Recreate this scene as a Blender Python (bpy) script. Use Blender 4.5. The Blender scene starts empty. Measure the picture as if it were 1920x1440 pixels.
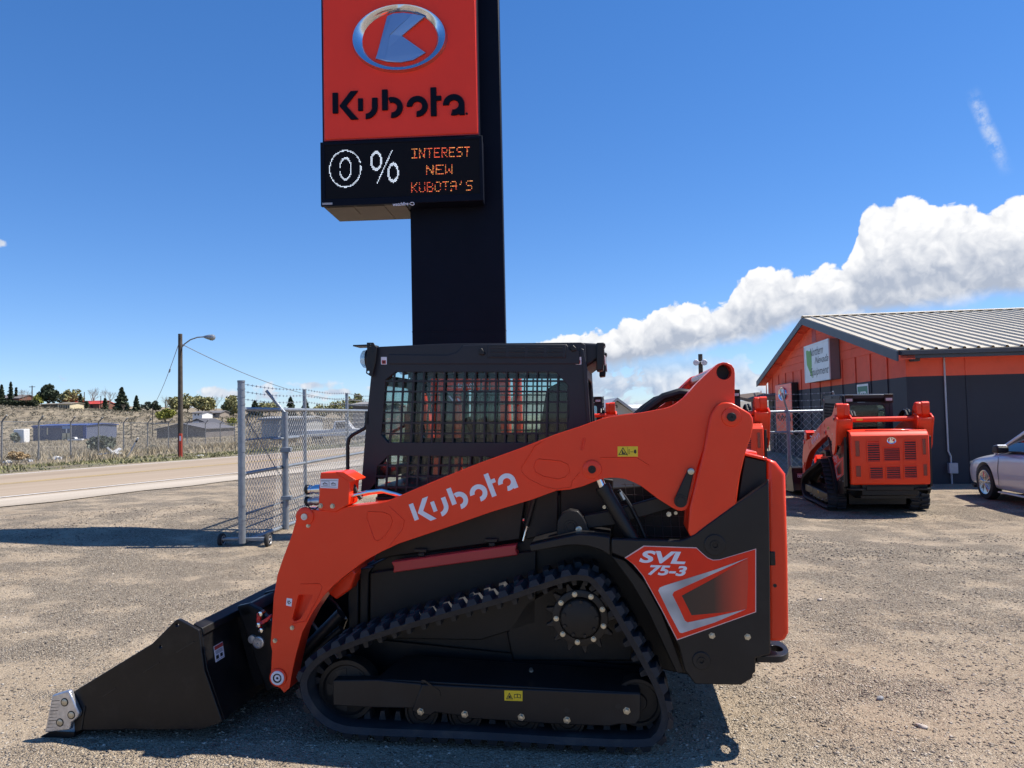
import bpy, bmesh, math, random
import numpy as np
from mathutils import Vector, Matrix
from mathutils.geometry import tessellate_polygon
rad = math.radians
S = bpy.context.scene
COL = S.collection

# ------------------------------------------------------------------ camera
FOC, CAMZ, PITCH, ROLL = 1400.0, 1.65, rad(2.4), -0.021
cd = bpy.data.cameras.new('camera'); cam = bpy.data.objects.new('camera', cd); COL.objects.link(cam)
cam.matrix_world = Matrix.Translation((0, 0, CAMZ)) @ Matrix.Rotation(rad(90) + PITCH, 4, 'X') @ Matrix.Rotation(ROLL, 4, 'Z')
cd.sensor_width = 36.0; cd.lens = 36.0 * FOC / 1920.0
cd.clip_start = 0.05; cd.clip_end = 20000
S.camera = cam
CM = cam.matrix_world.to_3x3(); CO = Vector((0, 0, CAMZ))

# ------------------------------------------------------------------ sun, view
SUN_EL, SUN_PHI = rad(57), rad(12)          # PHI: from +X (right) towards +Y (away)
sdir = Vector((math.cos(SUN_PHI) * math.cos(SUN_EL), math.sin(SUN_PHI) * math.cos(SUN_EL), math.sin(SUN_EL)))
sl = bpy.data.lights.new('sun', 'SUN'); sl.energy = 4.8; sl.angle = rad(0.53); sl.color = (1.0, 0.94, 0.85)
so = bpy.data.objects.new('sun', sl); COL.objects.link(so)
so.rotation_euler = (-sdir).to_track_quat('-Z', 'Y').to_euler(); so.location = (20, 10, 30)
S.view_settings.view_transform = 'Standard'; S.view_settings.look = 'None'
S.view_settings.gamma = 1.0; S.view_settings.use_curve_mapping = False
S.view_settings.exposure = 0.62
S.cycles.max_bounces = 8; S.cycles.transparent_max_bounces = 24
S.cycles.sample_clamp_indirect = 6.0

# ------------------------------------------------------------------ world: sky with cumulus
W = bpy.data.worlds.new('World'); S.world = W; W.use_nodes = True
nt = W.node_tree; nt.nodes.clear()
class NB:
    """tiny node builder"""
    def __init__(s, t): s.t = t
    def n(s, typ, **kw):
        o = s.t.nodes.new(typ)
        for k, v in kw.items(): setattr(o, k, v)
        return o
    def put(s, sock, v):
        if isinstance(v, bpy.types.NodeSocket): s.t.links.new(v, sock)
        elif isinstance(v, (tuple, list)) and sock.type == 'RGBA' and len(v) == 3: sock.default_value = (*v, 1)
        else: sock.default_value = v
    def m(s, op, a, b=0.0, c=None, clamp=False):
        o = s.n('ShaderNodeMath', operation=op, use_clamp=clamp)
        s.put(o.inputs[0], a); s.put(o.inputs[1], b)
        if c is not None: s.put(o.inputs[2], c)
        return o.outputs[0]
    def v(s, op, a, b=(0, 0, 0)):
        o = s.n('ShaderNodeVectorMath', operation=op); s.put(o.inputs[0], a); 
        if op == 'SCALE': s.put(o.inputs['Scale'], b)
        else: s.put(o.inputs[1], b)
        return o.outputs[0]
    def mix(s, f, a, b, blend='MIX'):
        o = s.n('ShaderNodeMix', data_type='RGBA', blend_type=blend)
        s.put(o.inputs[0], f); s.put(o.inputs[6], a); s.put(o.inputs[7], b)
        return o.outputs[2]
    def ss(s, x, lo, hi, a=0.0, b=1.0):
        o = s.n('ShaderNodeMapRange', interpolation_type='SMOOTHSTEP')
        for i, q in enumerate((x, lo, hi, a, b)): s.put(o.inputs[i], q)
        return o.outputs[0]
    def noise(s, vec, scale, detail=4, rough=0.55, dist=0.0):
        o = s.n('ShaderNodeTexNoise'); s.put(o.inputs['Vector'], vec)
        s.put(o.inputs['Scale'], scale); s.put(o.inputs['Detail'], detail); s.put(o.inputs['Roughness'], rough); s.put(o.inputs['Distortion'], dist)
        return o.outputs[0]
    def vor(s, vec, scale, feature='F1', smooth=0.3, out='Distance', rnd=1.0):
        o = s.n('ShaderNodeTexVoronoi', feature=feature); s.put(o.inputs['Vector'], vec); s.put(o.inputs['Scale'], scale)
        if feature == 'SMOOTH_F1': s.put(o.inputs['Smoothness'], smooth)
        s.put(o.inputs['Randomness'], rnd)
        return o.outputs[out]
    def ramp(s, f, stops, interp='LINEAR'):
        o = s.n('ShaderNodeValToRGB'); s.put(o.inputs[0], f); e = o.color_ramp.elements; o.color_ramp.interpolation = interp
        while len(e) < len(stops): e.new(0.5)
        for k, (p, c) in zip(e, stops): k.position = p; k.color = (*c, 1) if len(c) == 3 else c
        return o.outputs[0]
    def curve(s, x, pts):
        o = s.n('ShaderNodeFloatCurve'); c = o.mapping.curves[0]; p = c.points
        p[0].location = pts[0]; p[1].location = pts[-1]
        for q in pts[1:-1]: p.new(*q)
        o.mapping.update(); s.put(o.inputs['Value'], x)
        return o.outputs[0]

def az_el(u, v):
    d = CM @ Vector(((u - 960) / FOC, -(v - 720) / FOC, -1)); d.normalize()
    return math.atan2(d.x, d.y), math.asin(d.z)
B = NB(nt)
tc = B.n('ShaderNodeTexCoord'); sep = B.n('ShaderNodeSeparateXYZ'); nt.links.new(tc.outputs['Generated'], sep.inputs[0])
dirv = B.v('NORMALIZE', tc.outputs['Generated'])
nt.links.new(dirv, sep.inputs[0])
az = B.m('ARCTAN2', sep.outputs[0], sep.outputs[1]); el = B.m('ARCSINE', sep.outputs[2])
# elevation contours of the long bank of cumulus, as curves over azimuth
A0, A1, E1 = -0.2, 0.75, 0.4
top_px = [(700, 700), (880, 652), (960, 648), (1010, 640), (1060, 624), (1095, 622), (1140, 630), (1185, 617), (1230, 592), (1255, 575), (1300, 582), (1345, 570), (1385, 542), (1415, 518), (1475, 508),
          (1505, 524), (1545, 498), (1585, 492), (1605, 440), (1630, 398), (1685, 374), (1720, 366), (1760, 382), (1800, 378), (1850, 386), (1910, 372)]
bot_px = [(700, 702), (880, 668), (1010, 664), (1135, 682), (1210, 672), (1280, 656), (1375, 636), (1420, 630), (1460, 608), (1510, 588), (1610, 580), (1710, 570), (1810, 556), (1910, 540)]
def cpts(px):
    o = []
    for u, v in px:
        a, e = az_el(u, v); o.append(((a - A0) / (A1 - A0), max(0, e / E1)))
    o.append((1.0, o[-1][1] * 0.9)); return o
azn = B.m('DIVIDE', B.m('SUBTRACT', az, A0), A1 - A0, clamp=True)
etop = B.m('MULTIPLY', B.curve(azn, cpts(top_px)), E1); ebot = B.m('MULTIPLY', B.curve(azn, cpts(bot_px)), E1)
def billow(vec):
    """cauliflower relief: rounded cells at three sizes, broken up by noise"""
    a = B.m('SUBTRACT', 0.55, B.vor(vec, 12.0)); b = B.m('SUBTRACT', 0.5, B.vor(vec, 34.0))
    c = B.m('SUBTRACT', 0.5, B.vor(vec, 97.0)); d = B.m('SUBTRACT', B.noise(vec, 60.0, 6, 0.62), 0.5)
    r = B.m('ADD', B.m('MULTIPLY', a, 1.0), B.m('MULTIPLY', b, 0.55))
    r = B.m('ADD', r, B.m('MULTIPLY', c, 0.28)); return B.m('ADD', r, B.m('MULTIPLY', d, 0.72))
wv = B.n('ShaderNodeTexNoise'); nt.links.new(dirv, wv.inputs['Vector']); wv.inputs['Scale'].default_value = 24.0; wv.inputs['Detail'].default_value = 3
warp = B.v('ADD', dirv, B.v('SCALE', B.v('SUBTRACT', wv.outputs[1], (0.5, 0.5, 0.5)), 0.035))
bl = billow(warp)
# the same relief a little way towards the sun gives the modelling of the puffs
soff = (sdir.x * 0.010, sdir.y * 0.0, 0.012)
bl2 = billow(B.v('ADD', warp, soff))
relief = B.m('SUBTRACT', bl, bl2)
def bank(bv, sub=0.0):
    hi = B.m('ADD', B.m('SUBTRACT', B.m('ADD', etop, 0.0035), el), B.m('MULTIPLY', B.m('SUBTRACT', bv, 0.06), 0.027))
    lo = B.m('ADD', B.m('SUBTRACT', el, B.m('SUBTRACT', ebot, 0.014)), B.m('MULTIPLY', B.m('SUBTRACT', bv, 0.05), 0.012))
    return hi, lo
hi, lo = bank(bl)
inside_az = B.m('MULTIPLY', B.ss(az, A0 + 0.02, A0 + 0.16), B.ss(az, 2.2, 1.2))
a1 = B.m('MULTIPLY', B.m('MULTIPLY', B.ss(hi, 0.0, 0.0050), B.ss(lo, -0.002, 0.020)), inside_az)
tt = B.m('DIVIDE', B.m('SUBTRACT', etop, el), B.m('MAXIMUM', B.m('SUBTRACT', etop, ebot), 0.01), clamp=True)
# low fair-weather cumulus near the horizon, denser to the right
lowb = B.m('ADD', B.noise(B.v('MULTIPLY', warp, (1, 1, 2.4)), 7.5, 5, 0.55), B.m('MULTIPLY', bl, 0.16))
dens = B.m('ADD', 0.575, B.m('MULTIPLY', B.ss(az, -0.30, 0.10), -0.165))
band = B.m('MULTIPLY', B.ss(el, 0.085, 0.035), B.ss(el, -0.01, 0.012))
a2 = B.m('MULTIPLY', B.ss(B.m('SUBTRACT', lowb, dens), 0.0, 0.05), band)
# small cloud beside the street lamp and the wisps
def puff(u, v, ru, rv, amp=0.5):
    a, e = az_el(u, v)
    x = B.m('DIVIDE', B.m('SUBTRACT', az, a), ru / FOC); y = B.m('DIVIDE', B.m('SUBTRACT', el, e), rv / FOC)
    r = B.m('SQRT', B.m('ADD', B.m('MULTIPLY', x, x), B.m('MULTIPLY', y, y)))
    return B.ss(B.m('ADD', B.m('SUBTRACT', 0.9, r), B.m('MULTIPLY', B.m('SUBTRACT', bl, 0.4), amp)), 0.0, 0.35)
a3 = puff(402, 735, 34, 17, 0.8)
a3 = B.m('MAXIMUM', a3, puff(440, 741, 40, 10, 0.8))
a3 = B.m('MAXIMUM', a3, puff(585, 722, 62, 16, 0.9))
a3 = B.m('MAXIMUM', a3, puff(640, 735, 60, 12, 0.9))
a3 = B.m('MAXIMUM', a3, puff(0, 455, 22, 14, 0.8))
ca, ce = az_el(1822, 170); da, de = az_el(1886, 320)
ln = math.hypot(da - ca, de - ce); ux, uy = (da - ca) / ln, (de - ce) / ln
px_, py_ = B.m('SUBTRACT', az, ca), B.m('SUBTRACT', el, ce)
al = B.m('ADD', B.m('MULTIPLY', px_, ux), B.m('MULTIPLY', py_, uy)); ac = B.m('ABSOLUTE', B.m('SUBTRACT', B.m('MULTIPLY', py_, ux), B.m('MULTIPLY', px_, uy)))
wn = B.noise(dirv, 70, 5, 0.7)
a4 = B.m('MULTIPLY', B.m('MULTIPLY', B.ss(ac, 0.010, 0.0), B.m('MULTIPLY', B.ss(al, -0.005, 0.02), B.ss(al, ln + 0.01, ln * 0.6))), B.ss(wn, 0.30, 0.68, 0, 0.85))
sky = B.n('ShaderNodeTexSky', sky_type='NISHITA', sun_disc=False, altitude=1300.0, air_density=1.0, dust_density=0.0, ozone_density=1.6)
sky.sun_elevation = SUN_EL; sky.sun_rotation = math.atan2(sdir.x, sdir.y)
SKY_STR = 0.085
hs_ = B.n('ShaderNodeHueSaturation'); hs_.inputs['Saturation'].default_value = 1.30; nt.links.new(sky.outputs[0], hs_.inputs['Color'])
gm_ = B.n('ShaderNodeGamma'); gm_.inputs[1].default_value = 0.80; nt.links.new(B.v('SCALE', hs_.outputs[0], SKY_STR), gm_.inputs[0])   # softer step from zenith to horizon
skyc = B.v('MULTIPLY', gm_.outputs[0], (0.64, 0.775, 1.05))
lit = B.m('ADD', B.m('SUBTRACT', 0.97, B.m('MULTIPLY', B.ss(tt, 0.10, 0.90), 0.78)), B.m('MULTIPLY', relief, 0.95), clamp=True)
ccol = B.mix(lit, (0.30, 0.335, 0.405), (0.66, 0.66, 0.665))
lit2 = B.m('ADD', B.m('ADD', 0.62, B.m('MULTIPLY', relief, 0.9)), B.m('MULTIPLY', B.m('SUBTRACT', bl, 0.4), 0.45), clamp=True)
ccol2 = B.mix(lit2, (0.27, 0.335, 0.45), (0.58, 0.595, 0.625))
c = B.mix(B.m('MULTIPLY', a4, 0.80), skyc, (0.48, 0.53, 0.61))
c = B.mix(B.m('MULTIPLY', B.m('MAXIMUM', a2, a3), 0.93), c, ccol2)
c = B.mix(B.m('MULTIPLY', a1, 0.985), c, ccol)
bg = B.n('ShaderNodeBackground'); wo = B.n('ShaderNodeOutputWorld')
B.put(bg.inputs[0], c); bg.inputs[1].default_value = 1.0; nt.links.new(bg.outputs[0], wo.inputs[0])
W.cycles.sampling_method = 'MANUAL'; W.cycles.sample_map_resolution = 512

# ------------------------------------------------------------------ materials
MATS = {}
def pm(name, col, rough=0.5, metal=0.0, spec=0.5, coat=0.0, var=0.0, vs=6.0, bump=0.0, bs=80.0, dirt=None, dirt_amt=0.0, ds=3.0, emit=0.0, tint=None):
    """procedural Principled: colour with noise variation, dust and fine relief"""
    m = bpy.data.materials.new(name); m.use_nodes = True; t = m.node_tree; b = t.nodes['Principled BSDF']; N = NB(t)
    co = N.n('ShaderNodeTexCoord').outputs['Object']
    c = None
    if var > 0:
        f = N.noise(co, vs, 5, 0.6); k = N.ramp(f, [(0.3, tuple(x * (1 - var) for x in col)), (0.7, tuple(min(1, x * (1 + var)) for x in (tint or col)))]); c = k
    else: c = (*col, 1)
    if dirt_amt > 0:
        g = N.noise(co, ds, 7, 0.7); g = N.ss(g, 0.48, 0.75, 0, dirt_amt); c = N.mix(g, c, dirt or (0.3, 0.26, 0.2))
        N.put(b.inputs['Roughness'], N.m('ADD', rough, N.m('MULTIPLY', g, 0.4)))
    else: b.inputs['Roughness'].default_value = rough
    N.put(b.inputs['Base Color'], c); b.inputs['Metallic'].default_value = metal; b.inputs['Specular IOR Level'].default_value = spec
    b.inputs['Coat Weight'].default_value = coat; b.inputs['Coat Roughness'].default_value = 0.06
    if bump > 0:
        o = N.n('ShaderNodeBump'); o.inputs['Strength'].default_value = bump; o.inputs['Distance'].default_value = 0.01
        N.put(o.inputs['Height'], N.noise(co, bs, 5, 0.6)); t.links.new(o.outputs[0], b.inputs['Normal'])
    if emit > 0:
        N.put(b.inputs['Emission Color'], (*col, 1)); b.inputs['Emission Strength'].default_value = emit
    MATS[name] = m; return m
def glassmat(name, tint, gloss=0.06, rough=0.0):
    m = bpy.data.materials.new(name); m.use_nodes = True; t = m.node_tree; t.nodes.clear(); N = NB(t)
    tr = N.n('ShaderNodeBsdfTransparent'); tr.inputs[0].default_value = (*tint, 1); gl = N.n('ShaderNodeBsdfGlossy'); gl.inputs['Roughness'].default_value = rough
    lw = N.n('ShaderNodeLayerWeight'); lw.inputs[0].default_value = 0.35
    ms = N.n('ShaderNodeMixShader'); N.put(ms.inputs[0], N.m('ADD', gloss, N.m('MULTIPLY', lw.outputs['Fresnel'], 0.35), clamp=True))
    t.links.new(tr.outputs[0], ms.inputs[1]); t.links.new(gl.outputs[0], ms.inputs[2]); o = N.n('ShaderNodeOutputMaterial'); t.links.new(ms.outputs[0], o.inputs[0])
    MATS[name] = m; return m
RED = pm('orange_red_paint', (0.86, 0.046, 0.010), 0.36, spec=0.3, coat=0.25, var=0.06, vs=2.5, bump=0.02, bs=350, dirt=(0.62, 0.12, 0.05), dirt_amt=0.10, ds=5)
RED2 = pm('crimson_paint', (0.45, 0.03, 0.035), 0.45, coat=0.2, var=0.06)
BLK = pm('black_paint', (0.011, 0.0105, 0.011), 0.42, spec=0.35, coat=0.04, var=0.2, vs=3, bump=0.02, bs=300, dirt=(0.07, 0.062, 0.05), dirt_amt=0.16, ds=4)
DARK = pm('dark_body_paint', (0.011, 0.010, 0.0095), 0.48, spec=0.35, var=0.2, vs=4, bump=0.03, bs=250, dirt=(0.08, 0.068, 0.05), dirt_amt=0.20, ds=3)
CABP = pm('cab_grey_black_paint', (0.017, 0.018, 0.024), 0.44, spec=0.4, var=0.12, vs=5, bump=0.04, bs=600)
GLOSSB = pm('glossy_black_bucket_paint', (0.008, 0.008, 0.009), 0.34, spec=0.28, coat=0.08, var=0.2, vs=4, bump=0.015, bs=40, dirt=(0.10, 0.085, 0.065), dirt_amt=0.16, ds=6)
RUB = pm('track_rubber', (0.017, 0.0185, 0.023), 0.70, var=0.25, vs=9, bump=0.15, bs=160, dirt=(0.12, 0.105, 0.085), dirt_amt=0.38, ds=7)
RUBT = pm('tyre_rubber', (0.02, 0.02, 0.02), 0.8, var=0.2, vs=20, bump=0.2, bs=120)
CHR = pm('chrome', (0.75, 0.76, 0.78), 0.10, 1.0)
BOLT = pm('zinc_bolt', (0.50, 0.48, 0.40), 0.34, 0.9, var=0.15, vs=60)
STEEL = pm('worn_bare_steel', (0.60, 0.60, 0.61), 0.36, 0.85, var=0.2, vs=30, bump=0.2, bs=120)
GALV = pm('galvanised_steel', (0.26, 0.29, 0.32), 0.48, 0.5, var=0.18, vs=14, bump=0.05, bs=200)
WIRE = pm('galvanised_wire', (0.40, 0.41, 0.42), 0.5, 0.2, var=0.15, vs=20)
WHT = pm('white_vinyl', (0.74, 0.75, 0.82), 0.4, var=0.03, vs=10)
YEL = pm('yellow_label', (0.78, 0.55, 0.02), 0.4, var=0.04, vs=40)
INK = pm('black_ink', (0.01, 0.01, 0.01), 0.5)
INKR = pm('red_ink', (0.45, 0.05, 0.04), 0.5)
RUBB = pm('black_hose', (0.008, 0.008, 0.008), 0.5, bump=0.05, bs=200)
GLASS = glassmat('tinted_cab_glass', (0.80, 0.885, 0.885), 0.012)
LENS = glassmat('clear_lens', (0.85, 0.88, 0.9), 0.18, 0.05)
SEATM = pm('black_seat_vinyl', (0.02, 0.02, 0.022), 0.6, bump=0.1, bs=90)

# ------------------------------------------------------------------ mesh helpers
class MB:
    def __init__(s): s.v = []; s.f = []
    def add(s, vs, fs):
        k = len(s.v); s.v += [tuple(p) for p in vs]; s.f += [tuple(i + k for i in f) for f in fs]; return s
    def box(s, lo, hi):
        x0, y0, z0 = lo; x1, y1, z1 = hi
        return s.add([(x0, y0, z0), (x1, y0, z0), (x1, y1, z0), (x0, y1, z0), (x0, y0, z1), (x1, y0, z1), (x1, y1, z1), (x0, y1, z1)],
                     [(0, 3, 2, 1), (4, 5, 6, 7), (0, 1, 5, 4), (1, 2, 6, 5), (2, 3, 7, 6), (3, 0, 4, 7)])
    def prism(s, poly, l0, l1, axis='y', holes=()):
        mp = {'y': lambda p, l: (p[0], l, p[1]), 'x': lambda p, l: (l, p[0], p[1]), 'z': lambda p, l: (p[0], p[1], l)}[axis]
        loops = [list(poly)] + [list(h) for h in holes]
        n = sum(len(q) for q in loops); flat = [p for q in loops for p in q]
        vs = [mp(p, l0) for p in flat] + [mp(p, l1) for p in flat]; fs = []
        if len(loops) == 1:
            fs.append(tuple(range(n - 1, -1, -1))); fs.append(tuple(range(n, 2 * n)))
        else:
            for t in tessellate_polygon([[Vector((p[0], p[1], 0)) for p in q] for q in loops]):
                fs.append(tuple(t)); fs.append(tuple(i + n for i in reversed(t)))
        k = 0
        for q in loops:
            m = len(q)
            for i in range(m): j = (i + 1) % m; fs.append((k + i, k + j, n + k + j, n + k + i))
            k += m
        return s.add(vs, fs)
    def tube(s, path, r, n=8, caps=True, closed=False):
        P = [Vector(p) for p in path]; m = len(P); rs = r if isinstance(r, (list, tuple)) else [r] * m
        vs = []; up = None
        for i, p in enumerate(P):
            a = P[i - 1] if (i > 0 or closed) else p; b = P[(i + 1) % m] if (i < m - 1 or closed) else p
            t = (b - a).normalized()
            if up is None: up = t.orthogonal().normalized()
            else:
                up = up - t * up.dot(t)
                up = up.normalized() if up.length > 1e-6 else t.orthogonal().normalized()
            w = t.cross(up)
            for k in range(n):
                q = 2 * math.pi * k / n; vs.append(p + (up * math.cos(q) + w * math.sin(q)) * rs[i])
        fs = []
        for i in range(m if closed else m - 1):
            j = (i + 1) % m
            for k in range(n): l = (k + 1) % n; fs.append((i * n + k, i * n + l, j * n + l, j * n + k))
        if caps and not closed: fs.append(tuple(range(n - 1, -1, -1))); fs.append(tuple((m - 1) * n + k for k in range(n)))
        return s.add(vs, fs)
    def cyl(s, p0, p1, r0, r1=None, n=16): return s.tube([p0, p1], [r0, r0 if r1 is None else r1], n)
    def lathe(s, c, axis, prof, n=24):
        """prof: list of (offset along axis, radius)"""
        a = Vector(axis).normalized(); u = a.orthogonal().normalized(); w = a.cross(u); c = Vector(c); vs = []; fs = []
        for o, r in prof:
            for k in range(n):
                q = 2 * math.pi * k / n; vs.append(c + a * o + (u * math.cos(q) + w * math.sin(q)) * max(r, 1e-4))
        m = len(prof)
        for i in range(m - 1):
            for k in range(n): l = (k + 1) % n; fs.append((i * n + k, i * n + l, (i + 1) * n + l, (i + 1) * n + k))
        fs.append(tuple(range(n - 1, -1, -1))); fs.append(tuple((m - 1) * n + k for k in range(n)))
        return s.add(vs, fs)
    def mesh(s, name, smooth=35, recalc=True):
        me = bpy.data.meshes.new(name); me.from_pydata(s.v, [], s.f)
        if recalc:
            bm = bmesh.new(); bm.from_mesh(me); bmesh.ops.recalc_face_normals(bm, faces=bm.faces); bm.to_mesh(me); bm.free()
        if smooth:
            me.polygons.foreach_set('use_smooth', [True] * len(me.polygons)); me.set_sharp_from_angle(angle=rad(smooth))
        me.update(); return me
def tag(o, label=None, cat=None, group=None, kind=None):
    if label: o['label'] = label
    if cat: o['category'] = cat
    if group: o['group'] = group
    if kind: o['kind'] = kind
    return o
def link(name, me, m, parent=None, loc=None):
    o = bpy.data.objects.new(name, me); COL.objects.link(o)
    if m is not None and not me.materials: me.materials.append(m)
    if parent is not None: o.parent = parent
    if loc is not None: o.location = loc
    return o
def part(name, mb, m, parent=None, bevel=0.0, seg=2, smooth=35, label=None):
    o = link(name, mb.mesh(name, smooth), m, parent)
    if bevel > 0:
        b = o.modifiers.new('Bevel', 'BEVEL'); b.width = bevel; b.segments = seg; b.limit_method = 'ANGLE'; b.angle_limit = rad(40)
    if label: o['label'] = label
    return o
def npmesh(name, V, F):
    V = np.asarray(V, np.float32); F = np.asarray(F, np.int32); n, k = F.shape
    me = bpy.data.meshes.new(name); me.vertices.add(len(V)); me.vertices.foreach_set('co', V.ravel())
    me.loops.add(n * k); me.loops.foreach_set('vertex_index', F.ravel()); me.polygons.add(n)
    me.polygons.foreach_set('loop_start', np.arange(0, n * k, k, dtype=np.int32)); me.update(calc_edges=True); me.validate(); return me
def empty(name, loc=(0, 0, 0), rz=0.0, label=None, cat=None, group=None):
    o = bpy.data.objects.new(name, None); COL.objects.link(o); o.location = loc; o.rotation_euler = (0, 0, rz); o.empty_display_size = 0.1
    return tag(o, label, cat, group)
def copy_tree(o, parent=None):
    c = o.copy(); COL.objects.link(c)
    if parent is not None: c.parent = parent; c.matrix_parent_inverse = o.matrix_parent_inverse.copy()
    for ch in list(o.children): copy_tree(ch, c)
    return c
def ray(u, v): return CM @ Vector(((u - 960) / FOC, -(v - 720) / FOC, -1))
def WP(u, v, Y):
    d = ray(u, v); return CO + d * (Y / d.y)
def ground_at(u, v, z=0.0):
    d = ray(u, v); return CO + d * ((z - CAMZ) / d.z)
class Frame:
    """local frame on the ground: x along b, y away (l), z up; yaw a turns the right end nearer"""
    def __init__(s, O, a):
        s.O = Vector(O); s.a = a; s.R = Matrix.Rotation(-a, 3, 'Z'); s.Ri = s.R.transposed(); s.c = s.Ri @ (CO - s.O)
    def t(s, u, v, l):
        d = s.Ri @ ray(u, v); k = (l - s.c.y) / d.y; return (s.c.x + d.x * k, s.c.z + d.z * k)
    def tb(s, u, v, b):
        d = s.Ri @ ray(u, v); k = (b - s.c.x) / d.x; return (s.c.y + d.y * k, s.c.z + d.z * k)
    def p(s, pts, l): return [s.t(u, v, l) for u, v in pts]
    def loc(s, w): return s.Ri @ (Vector(w) - s.O)
    def w(s, x, y, z): return s.O + s.R @ Vector((x, y, z))
def smooth_closed(pts, n):
    """resampled closed Catmull-Rom"""
    P = [Vector((*p, 0)) for p in pts]; m = len(P); out = []
    for i in range(m):
        a, b, c, d = P[i - 1], P[i], P[(i + 1) % m], P[(i + 2) % m]
        for k in range(8):
            t = k / 8; out.append(0.5 * ((2 * b) + (c - a) * t + (2 * a - 5 * b + 4 * c - d) * t * t + (3 * b - a - 3 * c + d) * t ** 3))
    L = [0.0]
    for i in range(len(out)): L.append(L[-1] + (out[(i + 1) % len(out)] - out[i]).length)
    tot = L[-1]; res = []; j = 0
    for k in range(n):
        s_ = tot * k / n
        while L[j + 1] < s_: j += 1
        f = (s_ - L[j]) / max(1e-9, L[j + 1] - L[j]); q = out[j].lerp(out[(j + 1) % len(out)], f); res.append((q.x, q.y))
    return res, tot
def offset_closed(pts, d):
    """move each point along the inward normal of a clockwise or counter-clockwise loop"""
    m = len(pts); ar = sum(pts[i][0] * pts[(i + 1) % m][1] - pts[(i + 1) % m][0] * pts[i][1] for i in range(m)); sg = 1 if ar > 0 else -1; o = []
    for i in range(m):
        ax, ay = pts[i - 1]; bx, by = pts[(i + 1) % m]; tx, ty = bx - ax, by - ay; q = math.hypot(tx, ty) or 1
        o.append((pts[i][0] - ty / q * d * sg, pts[i][1] + tx / q * d * sg))
    return o
def arc(cx, cy, r, a0, a1, n=14, ry=None):
    ry = r if ry is None else ry
    return [(cx + r * math.cos(rad(a0 + (a1 - a0) * i / n)), cy + ry * math.sin(rad(a0 + (a1 - a0) * i / n))) for i in range(n + 1)]
def ring_seg(cx, cy, ro, ri, a0, a1, n=16): return arc(cx, cy, ro, a0, a1, n) + arc(cx, cy, ri, a1, a0, n)
# the brand lettering, x 0..6.16, x-height 1
LOGO = [('K', [[(0, .33), (.26, .33), (.26, 1.32), (0, 1.32)], [(.86, 1.37), (1.21, 1.37), (.65, .68), (1.22, 0), (.86, 0), (.32, .68)]]),
        ('u', [[(1.20, .40), (1.43, .40), (1.43, 1.0), (1.20, 1.0)], [(1.86, 1.0), (1.86, .56)] + arc(1.56, .56, .30, 0, -90, 8) + [(1.56, 0)] + arc(1.56, .56, .56, -90, 0, 10) + [(2.12, 1.0)]]),
        ('b', [[(2.33, .38), (2.60, .38), (2.60, 1.37), (2.33, 1.37)], ring_seg(2.80, .5, .5, .23, 112, -98)]),
        ('o', [ring_seg(3.97, .5, .5, .23, 180, -95)]),
        ('t', [[(4.60, 0), (4.87, 0), (4.87, .73), (5.10, .73), (5.10, .96), (4.87, .96), (4.87, 1.37), (4.60, 1.37)]]),
        ('a', [arc(5.67, .5, .5, 180, 0, 16) + [(6.17, 0), (5.94, 0), (5.90, .05)] + arc(5.67, .5, .5, -62, -105, 6) + arc(5.67, .5, .23, -105, 0, 8) + arc(5.67, .5, .23, 0, 180, 12)])]
def logo_parts(name, m, parent, org, ux, uy, l0, l1, axis='y', bevel=0.0):
    """org, ux, uy: 2-D origin and unit vectors in the plane"""
    for ch, polys in LOGO:
        mb = MB()
        for pl in polys: mb.prism([(org[0] + ux[0] * x + uy[0] * y, org[1] + ux[1] * x + uy[1] * y) for x, y in pl], l0, l1, axis)
        part(name, mb, m, parent, bevel, 1, smooth=30)
_tc = {}
def text_polys(s, shear=0.0, bold=0.0):
    key = (s, shear, bold)
    if key in _tc: return _tc[key]
    cu = bpy.data.curves.new('lettering', 'FONT'); cu.body = s; cu.shear = shear; cu.offset = bold; cu.resolution_u = 4; cu.fill_mode = 'FRONT'
    ob = bpy.data.objects.new('lettering', cu); COL.objects.link(ob); dg = bpy.context.evaluated_depsgraph_get()
    me = bpy.data.meshes.new_from_object(ob.evaluated_get(dg)); V = [tuple(v.co) for v in me.vertices]; F = [tuple(p.vertices) for p in me.polygons]
    bpy.data.objects.remove(ob); bpy.data.curves.remove(cu); bpy.data.meshes.remove(me)
    xs = [v[0] for v in V]; ys = [v[1] for v in V]; x0, x1, y0, y1 = min(xs), max(xs), min(ys), max(ys)
    _tc[key] = ([((v[0] - x0) / (x1 - x0), (v[1] - y0) / (y1 - y0)) for v in V], F); return _tc[key]
def text_mb(s, p00, px, py, l, axis='y', shear=0.0, bold=0.0, mb=None):
    """flat print of s in the box p00 + [0,1]*px + [0,1]*py"""
    V, F = text_polys(s, shear, bold); mb = mb or MB(); o = []
    for x, y in V:
        a = p00[0] + px[0] * x + py[0] * y; b = p00[1] + px[1] * x + py[1] * y
        o.append((a, l, b) if axis == 'y' else (l, a, b))
    return mb.add(o, F)
def cyl_l(mb, c, l0, l1, r, n=20):
    return mb.cyl((c[0], l0, c[1]), (c[0], l1, c[1]), r, n=n)
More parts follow.
